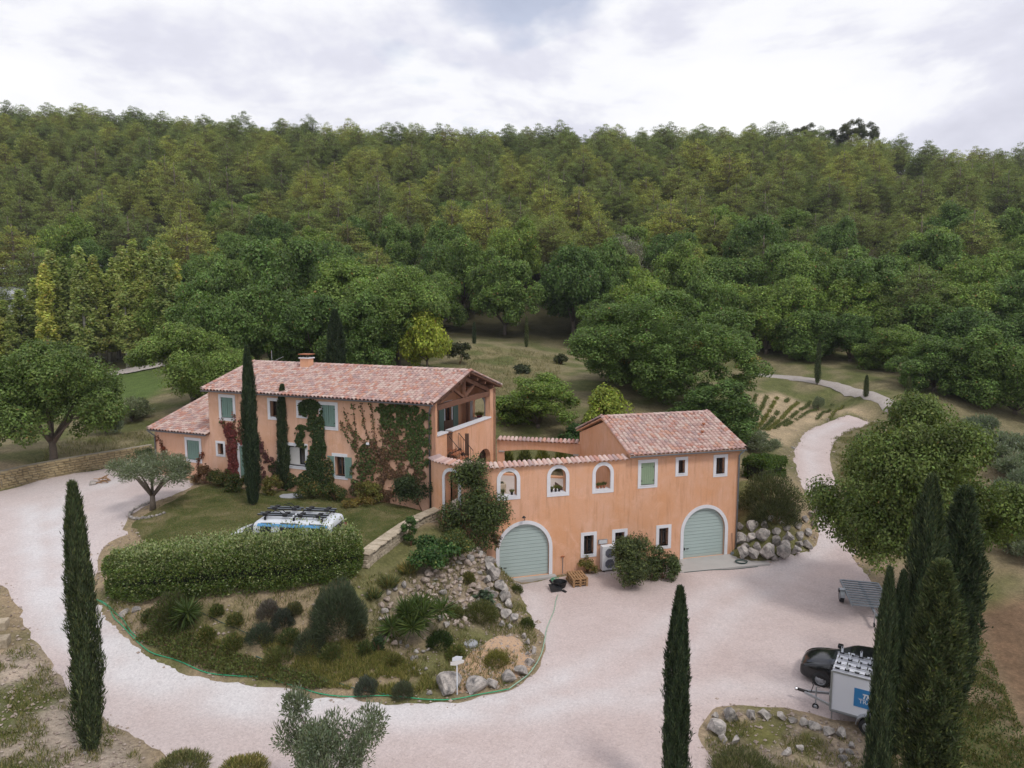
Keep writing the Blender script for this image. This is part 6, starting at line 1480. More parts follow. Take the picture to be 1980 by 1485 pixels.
# ---- loose pebbles on the verges and bare banks, one mass
def pebbles(name, label, zones, n, seed):
    g = np.random.default_rng(seed); X = []; Y = []
    for poly, w in zones:
        p = np.array(poly); m = int(n * w); x = g.uniform(p[:, 0].min(), p[:, 0].max(), m * 5); y = g.uniform(p[:, 1].min(), p[:, 1].max(), m * 5); k = np.nonzero(in_poly(x, y, poly))[0][:m]; X.append(x[k]); Y.append(y[k])
    b = np.array(resample(Z_DRIVE, .12)); X.append(b[:, 0] + g.normal(0, .25, len(b))); Y.append(b[:, 1] + g.normal(0, .25, len(b)))
    X, Y = np.concatenate(X), np.concatenate(Y); k = (Y < 75); X, Y = X[k], Y[k]; m = len(X); Z = hz(X, Y) + .03
    octa = np.array([(1, 0, 0), (0, 1, 0), (-1, 0, 0), (0, -1, 0), (0, 0, .7), (0, 0, -.7)]); F0 = np.array([(0, 1, 4), (1, 2, 4), (2, 3, 4), (3, 0, 4), (1, 0, 5), (2, 1, 5), (3, 2, 5), (0, 3, 5)])
    s_ = g.lognormal(-3.3, .5, (m, 1, 1)); V = octa[None] * s_ * g.uniform(.6, 1.3, (m, 6, 1)) + np.c_[X, Y, Z][:, None, :]; F_ = (F0[None] + np.arange(m)[:, None, None] * 6).reshape(-1, 3)
    o = link(name, mesh_np(name, V.reshape(-1, 3), F_, MATS['rubble'])); tag(o, label, 'pebbles', kind='stuff')
pebbles('loose_pebbles', 'small loose stones along the drive edges and bare banks', [(Z_BANK, 1.0), (front_l, 1.2), (ring_z, .6), (Z_PEA, .3)], 1500, 91)

for i, (px, py, w, h, c) in enumerate(((290, 1200, 34, 24, (.10, .12, .05)), (420, 1188, 30, 20, (.09, .12, .04)), (455, 1205, 36, 20, (.10, .125, .05)), (570, 1185, 30, 22, (.11, .12, .06)), (450, 1250, 44, 26, (.12, .15, .05)), (560, 1238, 44, 24, (.10, .13, .05)), (640, 1268, 50, 26, (.12, .15, .05)), (690, 1232, 40, 34, (.14, .12, .06)),
                                  (705, 1262, 36, 24, (.10, .13, .045)), (760, 1282, 40, 18, (.17, .18, .06)), (880, 1268, 44, 20, (.11, .14, .045)), (400, 1235, 40, 26, (.10, .13, .04)), (540, 1272, 60, 22, (.15, .17, .055)), (880, 1190, 36, 18, (.12, .14, .05)), (905, 1125, 30, 20, (.13, .14, .05)))):
    shrub('bank_plant', 'fuzz', px, py, w, h, 1800, .14, .035, c, 'small wild tuft on the planted bank below the hedge', (.24, .21, .09), .2, 'plant', 'wild tufts on the bank', stems=False)
# ------------------------------------------------------------------ rocks
import bmesh
def rock_mesh(name, seed, sub, mat, flat=True):
    bm = bmesh.new(); bmesh.ops.create_icosphere(bm, subdivisions=sub, radius=1.0); g = random.Random(seed)
    planes = [(Vector((g.gauss(0, 1), g.gauss(0, 1), g.gauss(0, .8))).normalized(), g.uniform(.38, .82)) for _ in range(12)]
    for v in bm.verts:
        p = v.co.copy()
        for n, d in planes:
            q = p.dot(n)
            if q > d: p -= n * (q - d) * .97
        p *= 1 + .12 * noise.noise(p * 1.7 + Vector((seed, 0, 0))) + .07 * noise.noise(p * 4.5 + Vector((0, seed, 0)))
        v.co = p
    me = bpy.data.meshes.new(name); bm.to_mesh(me); bm.free(); me.materials.append(MATS[mat])
    if not flat: me.polygons.foreach_set('use_smooth', [True] * len(me.polygons))
    return me
BOULD = [rock_mesh('boulder', 10 + i, 3, 'boulder') for i in range(7)]
RUBB = [rock_mesh('rubble', 40 + i, 2, 'rubble') for i in range(7)]
RBS = [rock_mesh('grey_rubble', 60 + i, 2, 'boulder') for i in range(3)]
def rock(parent, px, py, wpx, meshes=BOULD, name='boulder', h=.75, pos=None, sink=.25):
    x, y, z = G(px, py) if pos is None else pos
    dist = y * CP - (z - CAM_H) * SP; r = wpx / 2 * dist / FPX
    o = link(name, rnd.choice(meshes), parent); hh = h * rnd.uniform(.85, 1.15)
    off = Vector(parent.location) if parent else Vector((0, 0, 0))
    o.location = Vector((x, y, z + r * hh * (1 - sink))) - off; o.rotation_euler = (rnd.uniform(-.3, .3), rnd.uniform(-.3, .3), rnd.uniform(0, 6.28)); o.scale = (r * rnd.uniform(.95, 1.2), r * rnd.uniform(.8, 1.05), r * hh)
    return o
def rocks_thing(name, label, cat, items, meshes=BOULD, part='boulder', **k):
    x, y, z = G(*items[0][:2]); t = empty(name, (x, y, z), 0, label, cat)
    for px, py, w in items: rock(t, px, py, w, meshes, part, **k)
    return t
EDGE_B = [(1013, 1234, 16, 'small pale boulder at the top of the bed edging'), (1020, 1247, 20, 'second pale boulder down the bed edging'), (1032, 1262, 19, 'outermost pale boulder of the bed edging'), (1020, 1266, 15, 'little boulder inside the bed edging'), (1024, 1285, 27, 'streaked boulder at the right bend of the bed edging'),
          (1007, 1303, 34, 'broad grey-striped boulder of the bed edging'), (979, 1317, 36, 'upright pale boulder in the middle of the bed edging'), (952, 1329, 29, 'whitish boulder left of the upright one on the bed edging'), (916, 1336, 50, 'wide dark-ended boulder on the bed edging by the sign'), (866, 1338, 62, 'largest flat boulder at the foot of the white sign'), (829, 1342, 13, 'tiny white stone at the left end of the bed edging')]
for px, py, w, lb in EDGE_B:
    x, y, z = G(px, py); t = rock(None, px, py, w, BOULD, 'boulder', .75, None, .4); tag(t, lb, 'boulder', 'boulders edging the gravel bed')
rocks_thing('rockery_edge', 'column of big grey boulders descending beside the left garage door', 'boulders', [(940, 1068, 30), (928, 1076, 20), (945, 1092, 28), (948, 1106, 32), (955, 1123, 36), (944, 1130, 26), (969, 1146, 36), (955, 1155, 24), (974, 1163, 32), (984, 1174, 28), (965, 1180, 20), (976, 1196, 28), (993, 1204, 28), (970, 1212, 18), (985, 1215, 16)])
bw = rocks_thing('boulder_wall', 'retaining wall of piled pale boulders right of the garage wing', 'boulder wall',
    [(1436, 1082, 34), (1456, 1082, 34), (1482, 1084, 38), (1512, 1080, 36), (1540, 1072, 26), (1560, 1062, 24), (1496, 1086, 24)], sink=.1, h=.9)
for px, py, w in ((1432, 1050, 34), (1452, 1046, 30), (1473, 1044, 42), (1501, 1054, 28), (1524, 1048, 38), (1547, 1044, 24), (1562, 1036, 26), (1440, 1064, 30), (1465, 1064, 30), (1492, 1066, 26), (1520, 1064, 30), (1545, 1058, 22),
                  (1432, 1022, 22), (1454, 1024, 30), (1478, 1020, 24), (1500, 1034, 26), (1520, 1026, 24), (1544, 1022, 24), (1531, 1008, 24), (1557, 1008, 20), (1573, 1018, 20), (1569, 1000, 18), (1577, 988, 15), (1575, 970, 12), (1570, 957, 11), (1563, 942, 10), (1510, 1012, 22), (1490, 1008, 20)): rock(bw, px, py, w * .85, BOULD, 'boulder', .95, None, .4)
FRONT = [(1413, 1392, 40, 'tall squarish boulder at the left of the front rock ring'), (1389, 1418, 46, 'big white-faced boulder at the corner of the front rock ring'), (1398, 1433, 26, 'small white boulder under the corner rock'), (1384, 1386, 22, 'low boulder behind the corner rock of the front ring'), (1453, 1388, 27, 'pointed pale boulder at the back of the front ring'),
         (1480, 1388, 30, 'dark grey boulder next to the pointed one'), (1510, 1390, 26, 'third dark boulder along the back of the front ring'), (1533, 1396, 24, 'grey boulder at the middle of the front ring'), (1552, 1402, 26, 'paler boulder right of the middle of the front ring'), (1575, 1409, 30, 'dark boulder nearest the trailer hitch side'), (1603, 1420, 32, 'long dark boulder below the trailer box'), (1628, 1426, 36, 'slab-like boulder left of the front cypress'),
         (1647, 1445, 20, 'small stone beside the front cypress'), (1643, 1457, 18, 'second small stone beside the front cypress'), (1626, 1455, 16, 'little stone left of the front cypress'), (1631, 1472, 24, 'dark wedge stone at the bottom by the front cypress'), (1640, 1482, 20, 'pale stone at the very bottom by the front cypress'), (1421, 1437, 24, 'flat pale stone inside the front ring'), (1548, 1450, 20, 'lone white stone on the bare soil of the front ring'), (1522, 1458, 26, 'rough stone half buried in the front ring')]
for px, py, w, lb in FRONT: tag(rock(None, px, py, w, BOULD, 'boulder', .75, None, .5), lb, 'boulder', 'boulders of the front ring')
# loose rockery stones
rk = empty('rockery', G(870, 1120), 0, 'slope of loose tan stones laid between the low wall and the garage door', 'rockery')
POLY_R = GP((850, 1062), (925, 1058), (950, 1110), (965, 1150), (915, 1178), (900, 1215), (850, 1212), (838, 1170), (790, 1155), (800, 1125), (840, 1110)); pr = np.array(POLY_R); g = np.random.default_rng(77)
cand = []
while len(cand) < 270:
    x, y = g.uniform(pr[:, 0].min(), pr[:, 0].max()), g.uniform(pr[:, 1].min(), pr[:, 1].max())
    if not in_poly(np.array([x]), np.array([y]), POLY_R)[0]: continue
    w = g.uniform(9, 25)
    if all((x - a) ** 2 + (y - b) ** 2 > (.0125 * (w + w2) * .66) ** 2 for a, b, w2 in cand): cand.append((x, y, w))
    elif g.random() < .02: cand.append((x, y, w * .7))
for x, y, w in cand: rock(rk, 0, 0, w, RUBB + RBS[:1], 'stone', .62, (x, y, h1(x, y)), .3)
for px, py, w in ((764, 1142, 16), (782, 1135, 20), (775, 1150, 14), (752, 1150, 16), (748, 1163, 18), (756, 1172, 14), (738, 1172, 16), (742, 1186, 20), (748, 1200, 22), (735, 1200, 14), (744, 1214, 18), (752, 1178, 13), (738, 1235, 14), (748, 1240, 18), (762, 1248, 18), (757, 1232, 12)): rock(rk, px, py, w, RUBB + RBS, 'stone', .7)
ls = empty('loose_stones', G(800, 1270), 0, 'small heap of grey stones on the sandy slope under the yucca', 'stones')
for px, py, w in ((788, 1252, 12), (805, 1262, 14), (818, 1262, 13), (828, 1258, 12), (798, 1278, 18), (806, 1272, 12), (800, 1296, 12), (810, 1298, 10), (822, 1296, 12), (790, 1300, 12), (815, 1305, 12), (775, 1244, 10)): rock(ls, px, py, w, RBS, 'stone', .65)
for px, py, w, lb in ((622, 1258, 18, 'single pale rock among the lavenders on the bank'), (240, 1190, 30, 'flat grey rock at the left end of the bank by the hose'), (262, 1182, 26, 'second flat rock at the left end of the bank'), (180, 938, 22, 'low dark stone lying on the upper drive'), (1535, 868, 14, 'pale stone beside the clipped hedge'), (163, 1458, 12, 'small stone at the foot of the front-left cypress')):
    tag(rock(None, px, py, w, RBS, 'boulder', .45), lb, 'boulder')
# ------------------------------------------------------------------ built stone walls
STONE_V = []
def wall_stone_mesh(mat, i):
    g = random.Random(i + 5); j = lambda: g.uniform(-.07, .07); mb = MB(); a = .42
    mb.hexa([(-.5 + j(), -.5, -.5 + j()), (.5 + j(), -.5, -.5 + j()), (.5, .5, -.5), (-.5, .5, -.5), (-.5 + j(), -.5, .5 + j()), (.5 + j(), -.5, .5 + j()), (.5, .5, .5), (-.5, .5, .5)])
    mb.add([(-a + j(), -.66 + j(), -a + j()), (a + j(), -.66 + j(), -a + j()), (a + j(), -.64 + j(), a + j()), (-a + j(), -.66 + j(), a + j())], [(0, 1, 2, 3)])
    b = 0; mb.add([mb.v[0], mb.v[1], mb.v[5], mb.v[4]] + mb.v[8:12], [(0, 1, 5, 4), (1, 2, 6, 5), (2, 3, 7, 6), (3, 0, 4, 7)])
    return mb.mesh('wall_stone', MATS[mat])
def stone_wall(name, label, path_, zb, zt, course, sw, thick, mat, cap=None, back=False):
    """path_ list of (x,y) left to right as seen from its face; zb, zt functions of arclength fraction"""
    ms = [wall_stone_mesh(mat, i) for i in range(6)]; P = [Vector((x, y, 0)) for x, y in path_]; cum = [0.0]
    for a, b in zip(P, P[1:]): cum.append(cum[-1] + (b - a).length)
    L_ = cum[-1]
    def pt(s):
        s = min(max(s, 0), L_ - 1e-4); i = max(k for k in range(len(cum) - 1) if cum[k] <= s); return P[i].lerp(P[i + 1], (s - cum[i]) / (cum[i + 1] - cum[i])), (P[i + 1] - P[i]).normalized()
    p0, _ = pt(0); t = empty(name, (p0.x, p0.y, zb(0)), 0, label, 'wall'); off = Vector(t.location)
    core = MB(); n = 28
    for i in range(n):
        a, da = pt(L_ * i / n); b, db = pt(L_ * (i + 1) / n); na, nb = Vector((-da.y, da.x, 0)), Vector((-db.y, db.x, 0))
        za0, zb0, za1, zb1 = zb(i / n) - .4, zb((i + 1) / n) - .4, zt(i / n) - .02, zt((i + 1) / n) - .02
        q = [a + na * .05, b + nb * .05, b + nb * thick, a + na * thick]
        core.hexa([Vector((v.x, v.y, z)) - off for v, z in zip(q, (za0, zb0, zb0, za0))] + [Vector((v.x, v.y, z)) - off for v, z in zip(q, (za1, zb1, zb1, za1))])
    core.build('mortar', MATS['mortar'], t)
    cnt = 0; rows = int(round(max(zt(f) - zb(f) for f in (0, .5, 1)) / course))
    for r in range(rows + 1):
        s = -rnd.random() * sw
        while s < L_:
            w = sw * rnd.uniform(.65, 1.4); m = s + w / 2; f = min(max(m / L_, 0), 1); z = zb(f) + (r + .5) * course - .05
            if z + course * .6 <= zt(f) and 0 < m < L_ and cnt < 300:
                p, d = pt(m); nrm = Vector((-d.y, d.x, 0)); ang = math.atan2(d.y, d.x)
                o = link('stone', rnd.choice(ms), t, Vector((p.x, p.y, z)) + nrm * .1 - off, (0, 0, ang), (w - .03, .2 + rnd.uniform(-.02, .04), course - .025)); cnt += 1
            s += w
    if cap:
        s = 0
        while s < L_:
            w = cap * rnd.uniform(.8, 1.25); m = min(s + w / 2, L_ - .05); f = m / L_; p, d = pt(m); nrm = Vector((-d.y, d.x, 0)); sl = math.atan2(zt(min(1, f + .04)) - zt(max(0, f - .04)), .08 * L_)
            o = link('cap_stone', rnd.choice(ms), t); o.rotation_euler = (0, -sl, math.atan2(d.y, d.x)); o.scale = (w - .02, thick + .1, .07); o.location = Vector((p.x, p.y, zt(f) + .015)) + nrm * (thick * .5 + .02) - off; s += w
    return t
wp = [at_z(*p, 3.35) for p in ((710, 1074), (735, 1055), (762, 1036), (790, 1017), (815, 1003), (838, 993), (858, 985))]
zt_ = lambda f: 3.35 + .06 * f
stone_wall('garden_wall', 'low pale stone wall climbing from the hedge to the gateway', wp, lambda f: 2.0 + .4 * f, zt_, .17, .30, .45, 'wall_stone', .55)
lw = [G(*p)[:2] for p in ((-70, 968), (0, 946), (60, 931), (120, 919), (180, 908), (240, 898), (296, 888))]
zl = [h1(*p) for p in lw]
stone_wall('boundary_wall', 'long ochre dry-stone wall behind the oak along the upper drive', lw, lambda f: float(np.interp(f, np.linspace(0, 1, len(zl)), zl)) - .05, lambda f: float(np.interp(f, np.linspace(0, 1, len(zl)), zl)) + 1.08, .165, .38, .45, 'wall_stone_ochre')
# ring of stones round the olive tree
rg = empty('stone_ring', G(300, 985), 0, 'curved low ring of dark stones round the lawn olive tree', 'stone edging'); ox, oy, oz = G(300, 985)
for k in range(24):
    a = math.pi * (.72 + 1.0 * k / 23); x, y = ox + 1.35 * math.cos(a), oy + .1 + 1.15 * math.sin(a); o = rock(rg, 0, 0, 9, RBS, 'stone', .8, (x, y, h1(x, y) + .02), .3)
pile = empty('wood_pile', G(202, 933), 0, 'small heap of brown sticks on the upper drive', 'wood pile')
for k in range(16):
    a = rnd.uniform(0, 3.14); c = Vector((rnd.gauss(0, .2), rnd.gauss(0, .15), .05 + .02 * k)); d = Vector((math.cos(a), math.sin(a), rnd.uniform(-.1, .2))) * rnd.uniform(.2, .4); MB().tube([c - d, c + d], .025, 6).build('stick', MATS['pallet_wood'], pile)
for px, py, rz_, lb in ((0, 1215, .3, 'upper cut stone block at the left edge of the picture'), (2, 1248, .35, 'lower cut stone block at the left edge of the picture')):
    x, y, z = G(px, py); o = MB().box(-.75, .28, -.28, .28, -.1, .34).build('stone_block', MATS['wall_stone'], None, bevel=.04); o.location = (x, y, z); o.rotation_euler = (0, 0, rz_); tag(o, lb, 'stone block')
x, y, z = G(562, 962); o = MB().prism([(.75 * math.cos(a) * rnd.uniform(.8, 1.1), .5 * math.sin(a) * rnd.uniform(.8, 1.1)) for a in np.linspace(0, 6.28, 9)[:-1]], lambda p: (p[0], p[1], -.05), lambda p: (p[0], p[1], .12)).build('flagstone', MATS['flagstone'], None, bevel=.03); o.location = (x, y, z); tag(o, 'pale flat slab at the foot of the shorter lawn cypress', 'slab')
x, y, z = G(910, 1245); o = MB().prism([(.3 * math.cos(a), .3 * math.sin(a)) for a in np.linspace(0, 6.28, 13)[:-1]], lambda p: (p[0], p[1], -.05), lambda p: (p[0], p[1], .06)).build('cover_disc', MATS['flagstone']); o.location = (x, y, z); tag(o, 'small grey round slab on the gravel bed', 'slab')
# ------------------------------------------------------------------ vehicles
def wheel(parent, x, y, r, w, name='wheel', rim='galv', spokes=5):
    t = empty(name, (x, y, r), parent=parent); t.rotation_euler = (math.pi / 2, 0, 0)
    MB().lathe([(r * .62, -w / 2), (r * .93, -w / 2), (r, -w * .3), (r, w * .3), (r * .93, w / 2), (r * .62, w / 2), (r * .62, -w / 2)], 28).build('tyre', MATS['rubber'], t, smooth=True)
    mb = MB(); mb.lathe([(0, w * .12), (r * .15, w * .2), (r * .2, w * .12), (r * .5, w * .1), (r * .62, w * .42), (r * .62, -w * .42), (0, -w * .42)], 24); mb.lathe([(0, -w * .42), (r * .5, -w * .38), (r * .62, -w * .45)], 24)
    mb.build('rim', MATS[rim], t, smooth=True)
    for k in range(spokes):
        a = 6.283 * k / spokes
        for sg in (1, -1): MB().bar((r * .12 * math.cos(a), r * .12 * math.sin(a), sg * w * .38), (r * .58 * math.cos(a), r * .58 * math.sin(a), sg * w * .4), r * .13, w * .1).build('spoke', MATS[rim], t)
    return t
def loft(stations, mats, glass_rule, parent, name, sub=2):
    """stations: x, [(y,z)...] half section from floor centre to roof centre; mirrored"""
    mb = MB(); n = len(stations[0][1]); full = []
    for x, sec in stations:
        s = [(y, z) for y, z in sec] + [(-y, z) for y, z in reversed(sec[1:-1])]; full.append([(x, y, z) for y, z in s])
    m = len(full[0])
    for f in full: mb.v += f
    for i in range(len(full) - 1):
        for k in range(m):
            k2 = (k + 1) % m; kk = k if k < n - 1 else m - 1 - k
            mb.f.append((i * m + k, i * m + k2, (i + 1) * m + k2, (i + 1) * m + k)); mb.m.append(glass_rule(i, kk))
    mb.f.append(tuple(reversed(range(m)))); mb.m.append(0); b = (len(full) - 1) * m; mb.f.append(tuple(b + k for k in range(m))); mb.m.append(0)
    o = mb.build(name, mats, parent, smooth=True); s = o.modifiers.new('smooth', 'SUBSURF'); s.levels = sub; s.render_levels = sub
    return o
# ---- van behind the hedge: x forward = towards the left of the picture
vx, vy = -10.0, 30.35; van = empty('parked_van', (vx, vy, h1(vx, vy) + .03), math.pi - math.radians(7.5), 'white van with blue stripe and black roof racks, half hidden by the hedge', 'van')
def vs_(w, wr, z0, zb, zr): return [(0, z0), (w * .9, z0), (w, z0 + .15), (w, (z0 + zb) / 2), (w, zb), (w * .985, zb + .06), ((w + wr) / 2 * 1.02, (zb + zr) / 2), (wr, zr - .06), (wr * .86, zr - .005), (0, zr + .02)]
ST = [(2.45, vs_(.80, .68, .35, .85, .98)), (2.36, vs_(.90, .76, .28, .98, 1.12)), (2.0, vs_(.95, .82, .25, 1.12, 1.24)), (1.62, vs_(.96, .80, .25, 1.14, 1.36)), (.95, vs_(.96, .78, .25, 1.14, 1.88)), (.80, vs_(.96, .80, .25, 1.14, 1.93)), (.1, vs_(.96, .82, .25, 1.14, 1.96)), (0, vs_(.96, .82, .25, 1.14, 1.96)), (-1.2, vs_(.96, .82, .25, 1.14, 1.96)), (-1.35, vs_(.96, .82, .25, 1.14, 1.96)), (-2.2, vs_(.95, .80, .25, 1.14, 1.95)), (-2.38, vs_(.93, .77, .27, 1.12, 1.90)), (-2.45, vs_(.90, .74, .32, 1.08, 1.80))]
gl_rule = lambda i, k: 1 if (i == 3 and 5 <= k <= 8) or (i in (5, 7, 9) and k in (5, 6)) else 0
loft(ST, [MATS['white_paint'], MATS['car_glass']], gl_rule, van, 'body', 2)
for sy in (-1, 1):
    mb = MB(); mb.add([(.85, sy * .905, 1.70), (-2.3, sy * .90, 1.70), (-2.3, sy * .865, 1.82), (.8, sy * .87, 1.82)], [(0, 1, 2, 3)]); mb.build('blue_stripe', MATS['blue_stripe'], van)
    for x0, x1 in ((.62, .12), (-.02, -1.12), (-1.28, -2.1)):
        MB().hexa([(x0 + .10, sy * .925, 1.22), (x1, sy * .925, 1.22), (x1, sy * .90, 1.22), (x0 + .10, sy * .90, 1.22), (x0, sy * .885, 1.62), (x1, sy * .885, 1.62), (x1, sy * .86, 1.62), (x0, sy * .86, 1.62)]).build('side_window', MATS['car_glass'], van, bevel=.008)
    MB().box(1.0, 1.2, sy * 1.0 - .12, sy * 1.0 + .12, 1.15, 1.38).build('mirror', MATS['black_plastic'], van, bevel=.03)
    for x in (1.5, -1.5): wheel(van, x, sy * .82, .33, .22)
    MB().box(2.38, 2.46, sy * .62 - .16, sy * .62 + .16, .72, .90).build('headlight', MATS['headlight'], van, bevel=.03); MB().box(-2.5, -2.43, sy * .8 - .07, sy * .8 + .07, 1.0, 1.45).build('tail_light', MATS['pot_red'], van, bevel=.02)
MB().box(-2.475, -2.40, -.62, .62, 1.2, 1.66).build('rear_window', MATS['car_glass'], van, bevel=.02)
rack = empty('roof_rack', parent=van)
for x in (.55, -.75, -2.0):
    MB().tube([(x, -.72, 2.05), (x, .72, 2.05)], .022, 8).build('crossbar', MATS['black_plastic'], rack)
    for sy in (-1, 1): MB().box(x - .04, x + .04, sy * .7 - .04, sy * .7 + .04, 1.93, 2.06).build('foot', MATS['black_plastic'], rack)
for y_ in (-.62, -.36, .30, .56):
    for x0, x1 in ((.95, -.62), (-.72, -2.15)):
        MB().box(x1, x0, y_ - .045, y_ + .045, 2.08, 2.125).build('bicycle_rail', MATS['black_plastic'], rack)
        MB().box(x1, x0, y_ - .03, y_ + .03, 2.126, 2.14).build('rail_insert', MATS['galv_dull'], rack)
    for x in (.6, -.3, -1.0, -1.8): MB().box(x - .1, x + .1, y_ - .09, y_ + .09, 2.06, 2.19).build('wheel_clamp', MATS['black_plastic'], rack, bevel=.02)
    MB().tube([(-.25, y_, 2.12), (-.1, y_ + .06, 2.28), (.12, y_ + .1, 2.34)], .018, 6).build('clamp_arm', MATS['black_plastic'], rack)
# ---- black car
AX = math.radians(148); car = empty('parked_car', (13.25, 25.45, h1(13.25, 25.45) + .04), AX, 'glossy black hatchback parked behind the white box trailer', 'car')
def cs(w, wr, z0, zb, zr): return [(0, z0), (w * .88, z0), (w * .98, z0 + .12), (w, (z0 + zb) / 2), (w * .97, zb - .03), (w * .93, zb + .02), ((w * .93 + wr) / 2, (zb + zr) / 2), (wr, zr - .05), (wr * .8, zr - .01), (0, zr + .01)]
CSt = [(2.12, cs(.55, .40, .30, .55, .60)), (2.08, cs(.70, .52, .22, .62, .68)), (1.9, cs(.84, .62, .18, .74, .80)), (1.5, cs(.88, .66, .17, .84, .92)), (1.02, cs(.89, .64, .17, .90, .99)), (.35, cs(.89, .60, .17, .92, 1.40)), (.2, cs(.89, .62, .17, .92, 1.43)), (-.45, cs(.89, .63, .17, .93, 1.47)), (-.55, cs(.89, .63, .17, .93, 1.47)), (-1.3, cs(.89, .60, .17, .94, 1.43)), (-1.45, cs(.88, .59, .17, .95, 1.40)), (-1.9, cs(.85, .56, .22, .95, 1.10)), (-2.05, cs(.80, .52, .28, .90, .98)), (-2.08, cs(.70, .48, .34, .8, .86))]
loft(CSt, [MATS['car_black'], MATS['car_glass']], lambda i, k: 1 if (i == 4 and 5 <= k <= 8) or (i in (6, 8) and k in (5, 6)) or (i == 10 and 5 <= k <= 8) else 0, car, 'body', 2)
for sy in (-1, 1):
    for x in (1.32, -1.28): wheel(car, x, sy * .78, .31, .2)
    hl = MB(); hl.hexa([(1.82, sy * .60, .62), (1.98, sy * .50, .60), (1.80, sy * .78, .62), (1.55, sy * .86, .64), (1.74, sy * .58, .80), (1.92, sy * .48, .72), (1.74, sy * .76, .76), (1.5, sy * .845, .80)]); hl.build('headlight', MATS['headlight'], car, bevel=.02)
    MB().box(.78, .98, sy * .98 - .1, sy * .98 + .1, .92, 1.06).build('mirror', MATS['car_black'], car, bevel=.03)
    MB().box(-2.06, -1.98, sy * .66 - .12, sy * .66 + .12, .68, .86).build('tail_light', MATS['pot_red'], car, bevel=.02)
MB().box(2.04, 2.13, -.26, .26, .38, .48).build('number_plate', MATS['white_paint'], car); MB().box(2.0, 2.11, -.36, .36, .52, .62).build('grille', MATS['black_plastic'], car, bevel=.02); MB().box(2.095, 2.115, -.05, .05, .57, .63).build('badge', MATS['chrome'], car)
# ---- white box trailer; local x forward (hitch), its left side faces the camera
TA = math.radians(180 - 32.1); tb = Vector((11.05, 23.21, 0)); fx = Vector((math.cos(TA), math.sin(TA), 0)); fy = Vector((-fx.y, fx.x, 0))
TL, TW = 2.5, 1.55
# the camera sees the side whose normal points to -Y
to = tb - fx * TL / 2 - fy * (-TW / 2 if fy.y < 0 else TW / 2) * (1 if fy.y < 0 else -1)
sg = 1 if fy.y < 0 else -1       # +1: local +y faces the camera
to = tb - fx * TL / 2 - fy * sg * TW / 2
trl = empty('box_trailer', (to.x, to.y, h1(to.x, to.y) + .04), TA, 'white box trailer with a blue sign and rows of bicycle mounts on top', 'trailer')
z0, z1 = .48, 1.86; hx, hy = TL / 2, TW / 2
bx = empty('box', parent=trl)
for nm, b_ in (('side_panel', (-hx, hx, hy - .03, hy, z0, z1)), ('side_panel', (-hx, hx, -hy, -hy + .03, z0, z1)), ('front_panel', (hx - .03, hx, -hy + .03, hy - .03, z0, z1)), ('rear_panel', (-hx, -hx + .03, -hy + .03, hy - .03, z0, z1)), ('roof_panel', (-hx, hx, -hy, hy, z1, z1 + .03)), ('floor_panel', (-hx, hx, -hy, hy, z0 - .06, z0))):
    MB().box(*b_).build(nm, MATS['trailer_white'] if nm != 'floor_panel' else MATS['galv_dull'], bx)
for sx in (-1, 1):
    for sy in (-1, 1): MB().box(sx * hx - .03, sx * hx + .03, sy * hy - .03, sy * hy + .03, z0 - .02, z1 + .04).build('corner_profile', MATS['galv'], bx)
for sy in (-1, 1):
    for z in (z0, z1 + .02): MB().box(-hx, hx, sy * hy - .02, sy * hy + .012, z - .03, z + .03).build('edge_profile', MATS['galv'], bx)
for z in (1.1, .95): MB().tube([(hx + .05, -.7, z), (hx + .05, .7, z)], .02, 6).build('front_rail', MATS['galv'], bx)
MB().box(hx + .03, hx + .10, -.3, .3, .5, 1.0).build('front_box', MATS['black_plastic'], bx)
yf_ = sg * (hy + .004); sd = empty('blue_sign', parent=trl)
sx0, sx1 = hx - .72, hx - 1.72
MB().hexa([(sx0, yf_, .85), (sx1, yf_, .85), (sx1, yf_ + sg * .006, .85), (sx0, yf_ + sg * .006, .85), (sx0, yf_, 1.50), (sx1, yf_, 1.50), (sx1, yf_ + sg * .006, 1.50), (sx0, yf_ + sg * .006, 1.50)]).build('panel', MATS['blue_print'], sd)
def lettering(text, size, loc, rot, parent, mat, name='lettering', shear=0.0, bold=0.0):
    cu = bpy.data.curves.new(name, 'FONT'); cu.body = text; cu.size = size; cu.align_x = 'CENTER'; cu.align_y = 'CENTER'; cu.extrude = .002; cu.shear = shear; cu.offset = bold
    o = bpy.data.objects.new(name, cu); COL.objects.link(o); bpy.context.view_layer.update()
    me = bpy.data.meshes.new_from_object(o.evaluated_get(bpy.context.evaluated_depsgraph_get())); bpy.data.objects.remove(o); me.materials.clear(); me.materials.append(MATS[mat])
    return link(name, me, parent, loc, rot)
rot_t = (math.pi / 2, 0, math.pi if sg > 0 else 0)
lettering('TREK', .22, ((sx0 + sx1) / 2, yf_ + sg * .010, 1.26), rot_t, sd, 'white_paint', shear=.25, bold=.012); lettering('TRAVEL', .20, ((sx0 + sx1) / 2, yf_ + sg * .010, 1.06), rot_t, sd, 'white_paint')
MB().box(min(sx0, sx1) + .12, max(sx0, sx1) - .12, min(yf_, yf_ + sg * .008), max(yf_, yf_ + sg * .008), 1.155, 1.163).build('rule', MATS['white_paint'], sd)
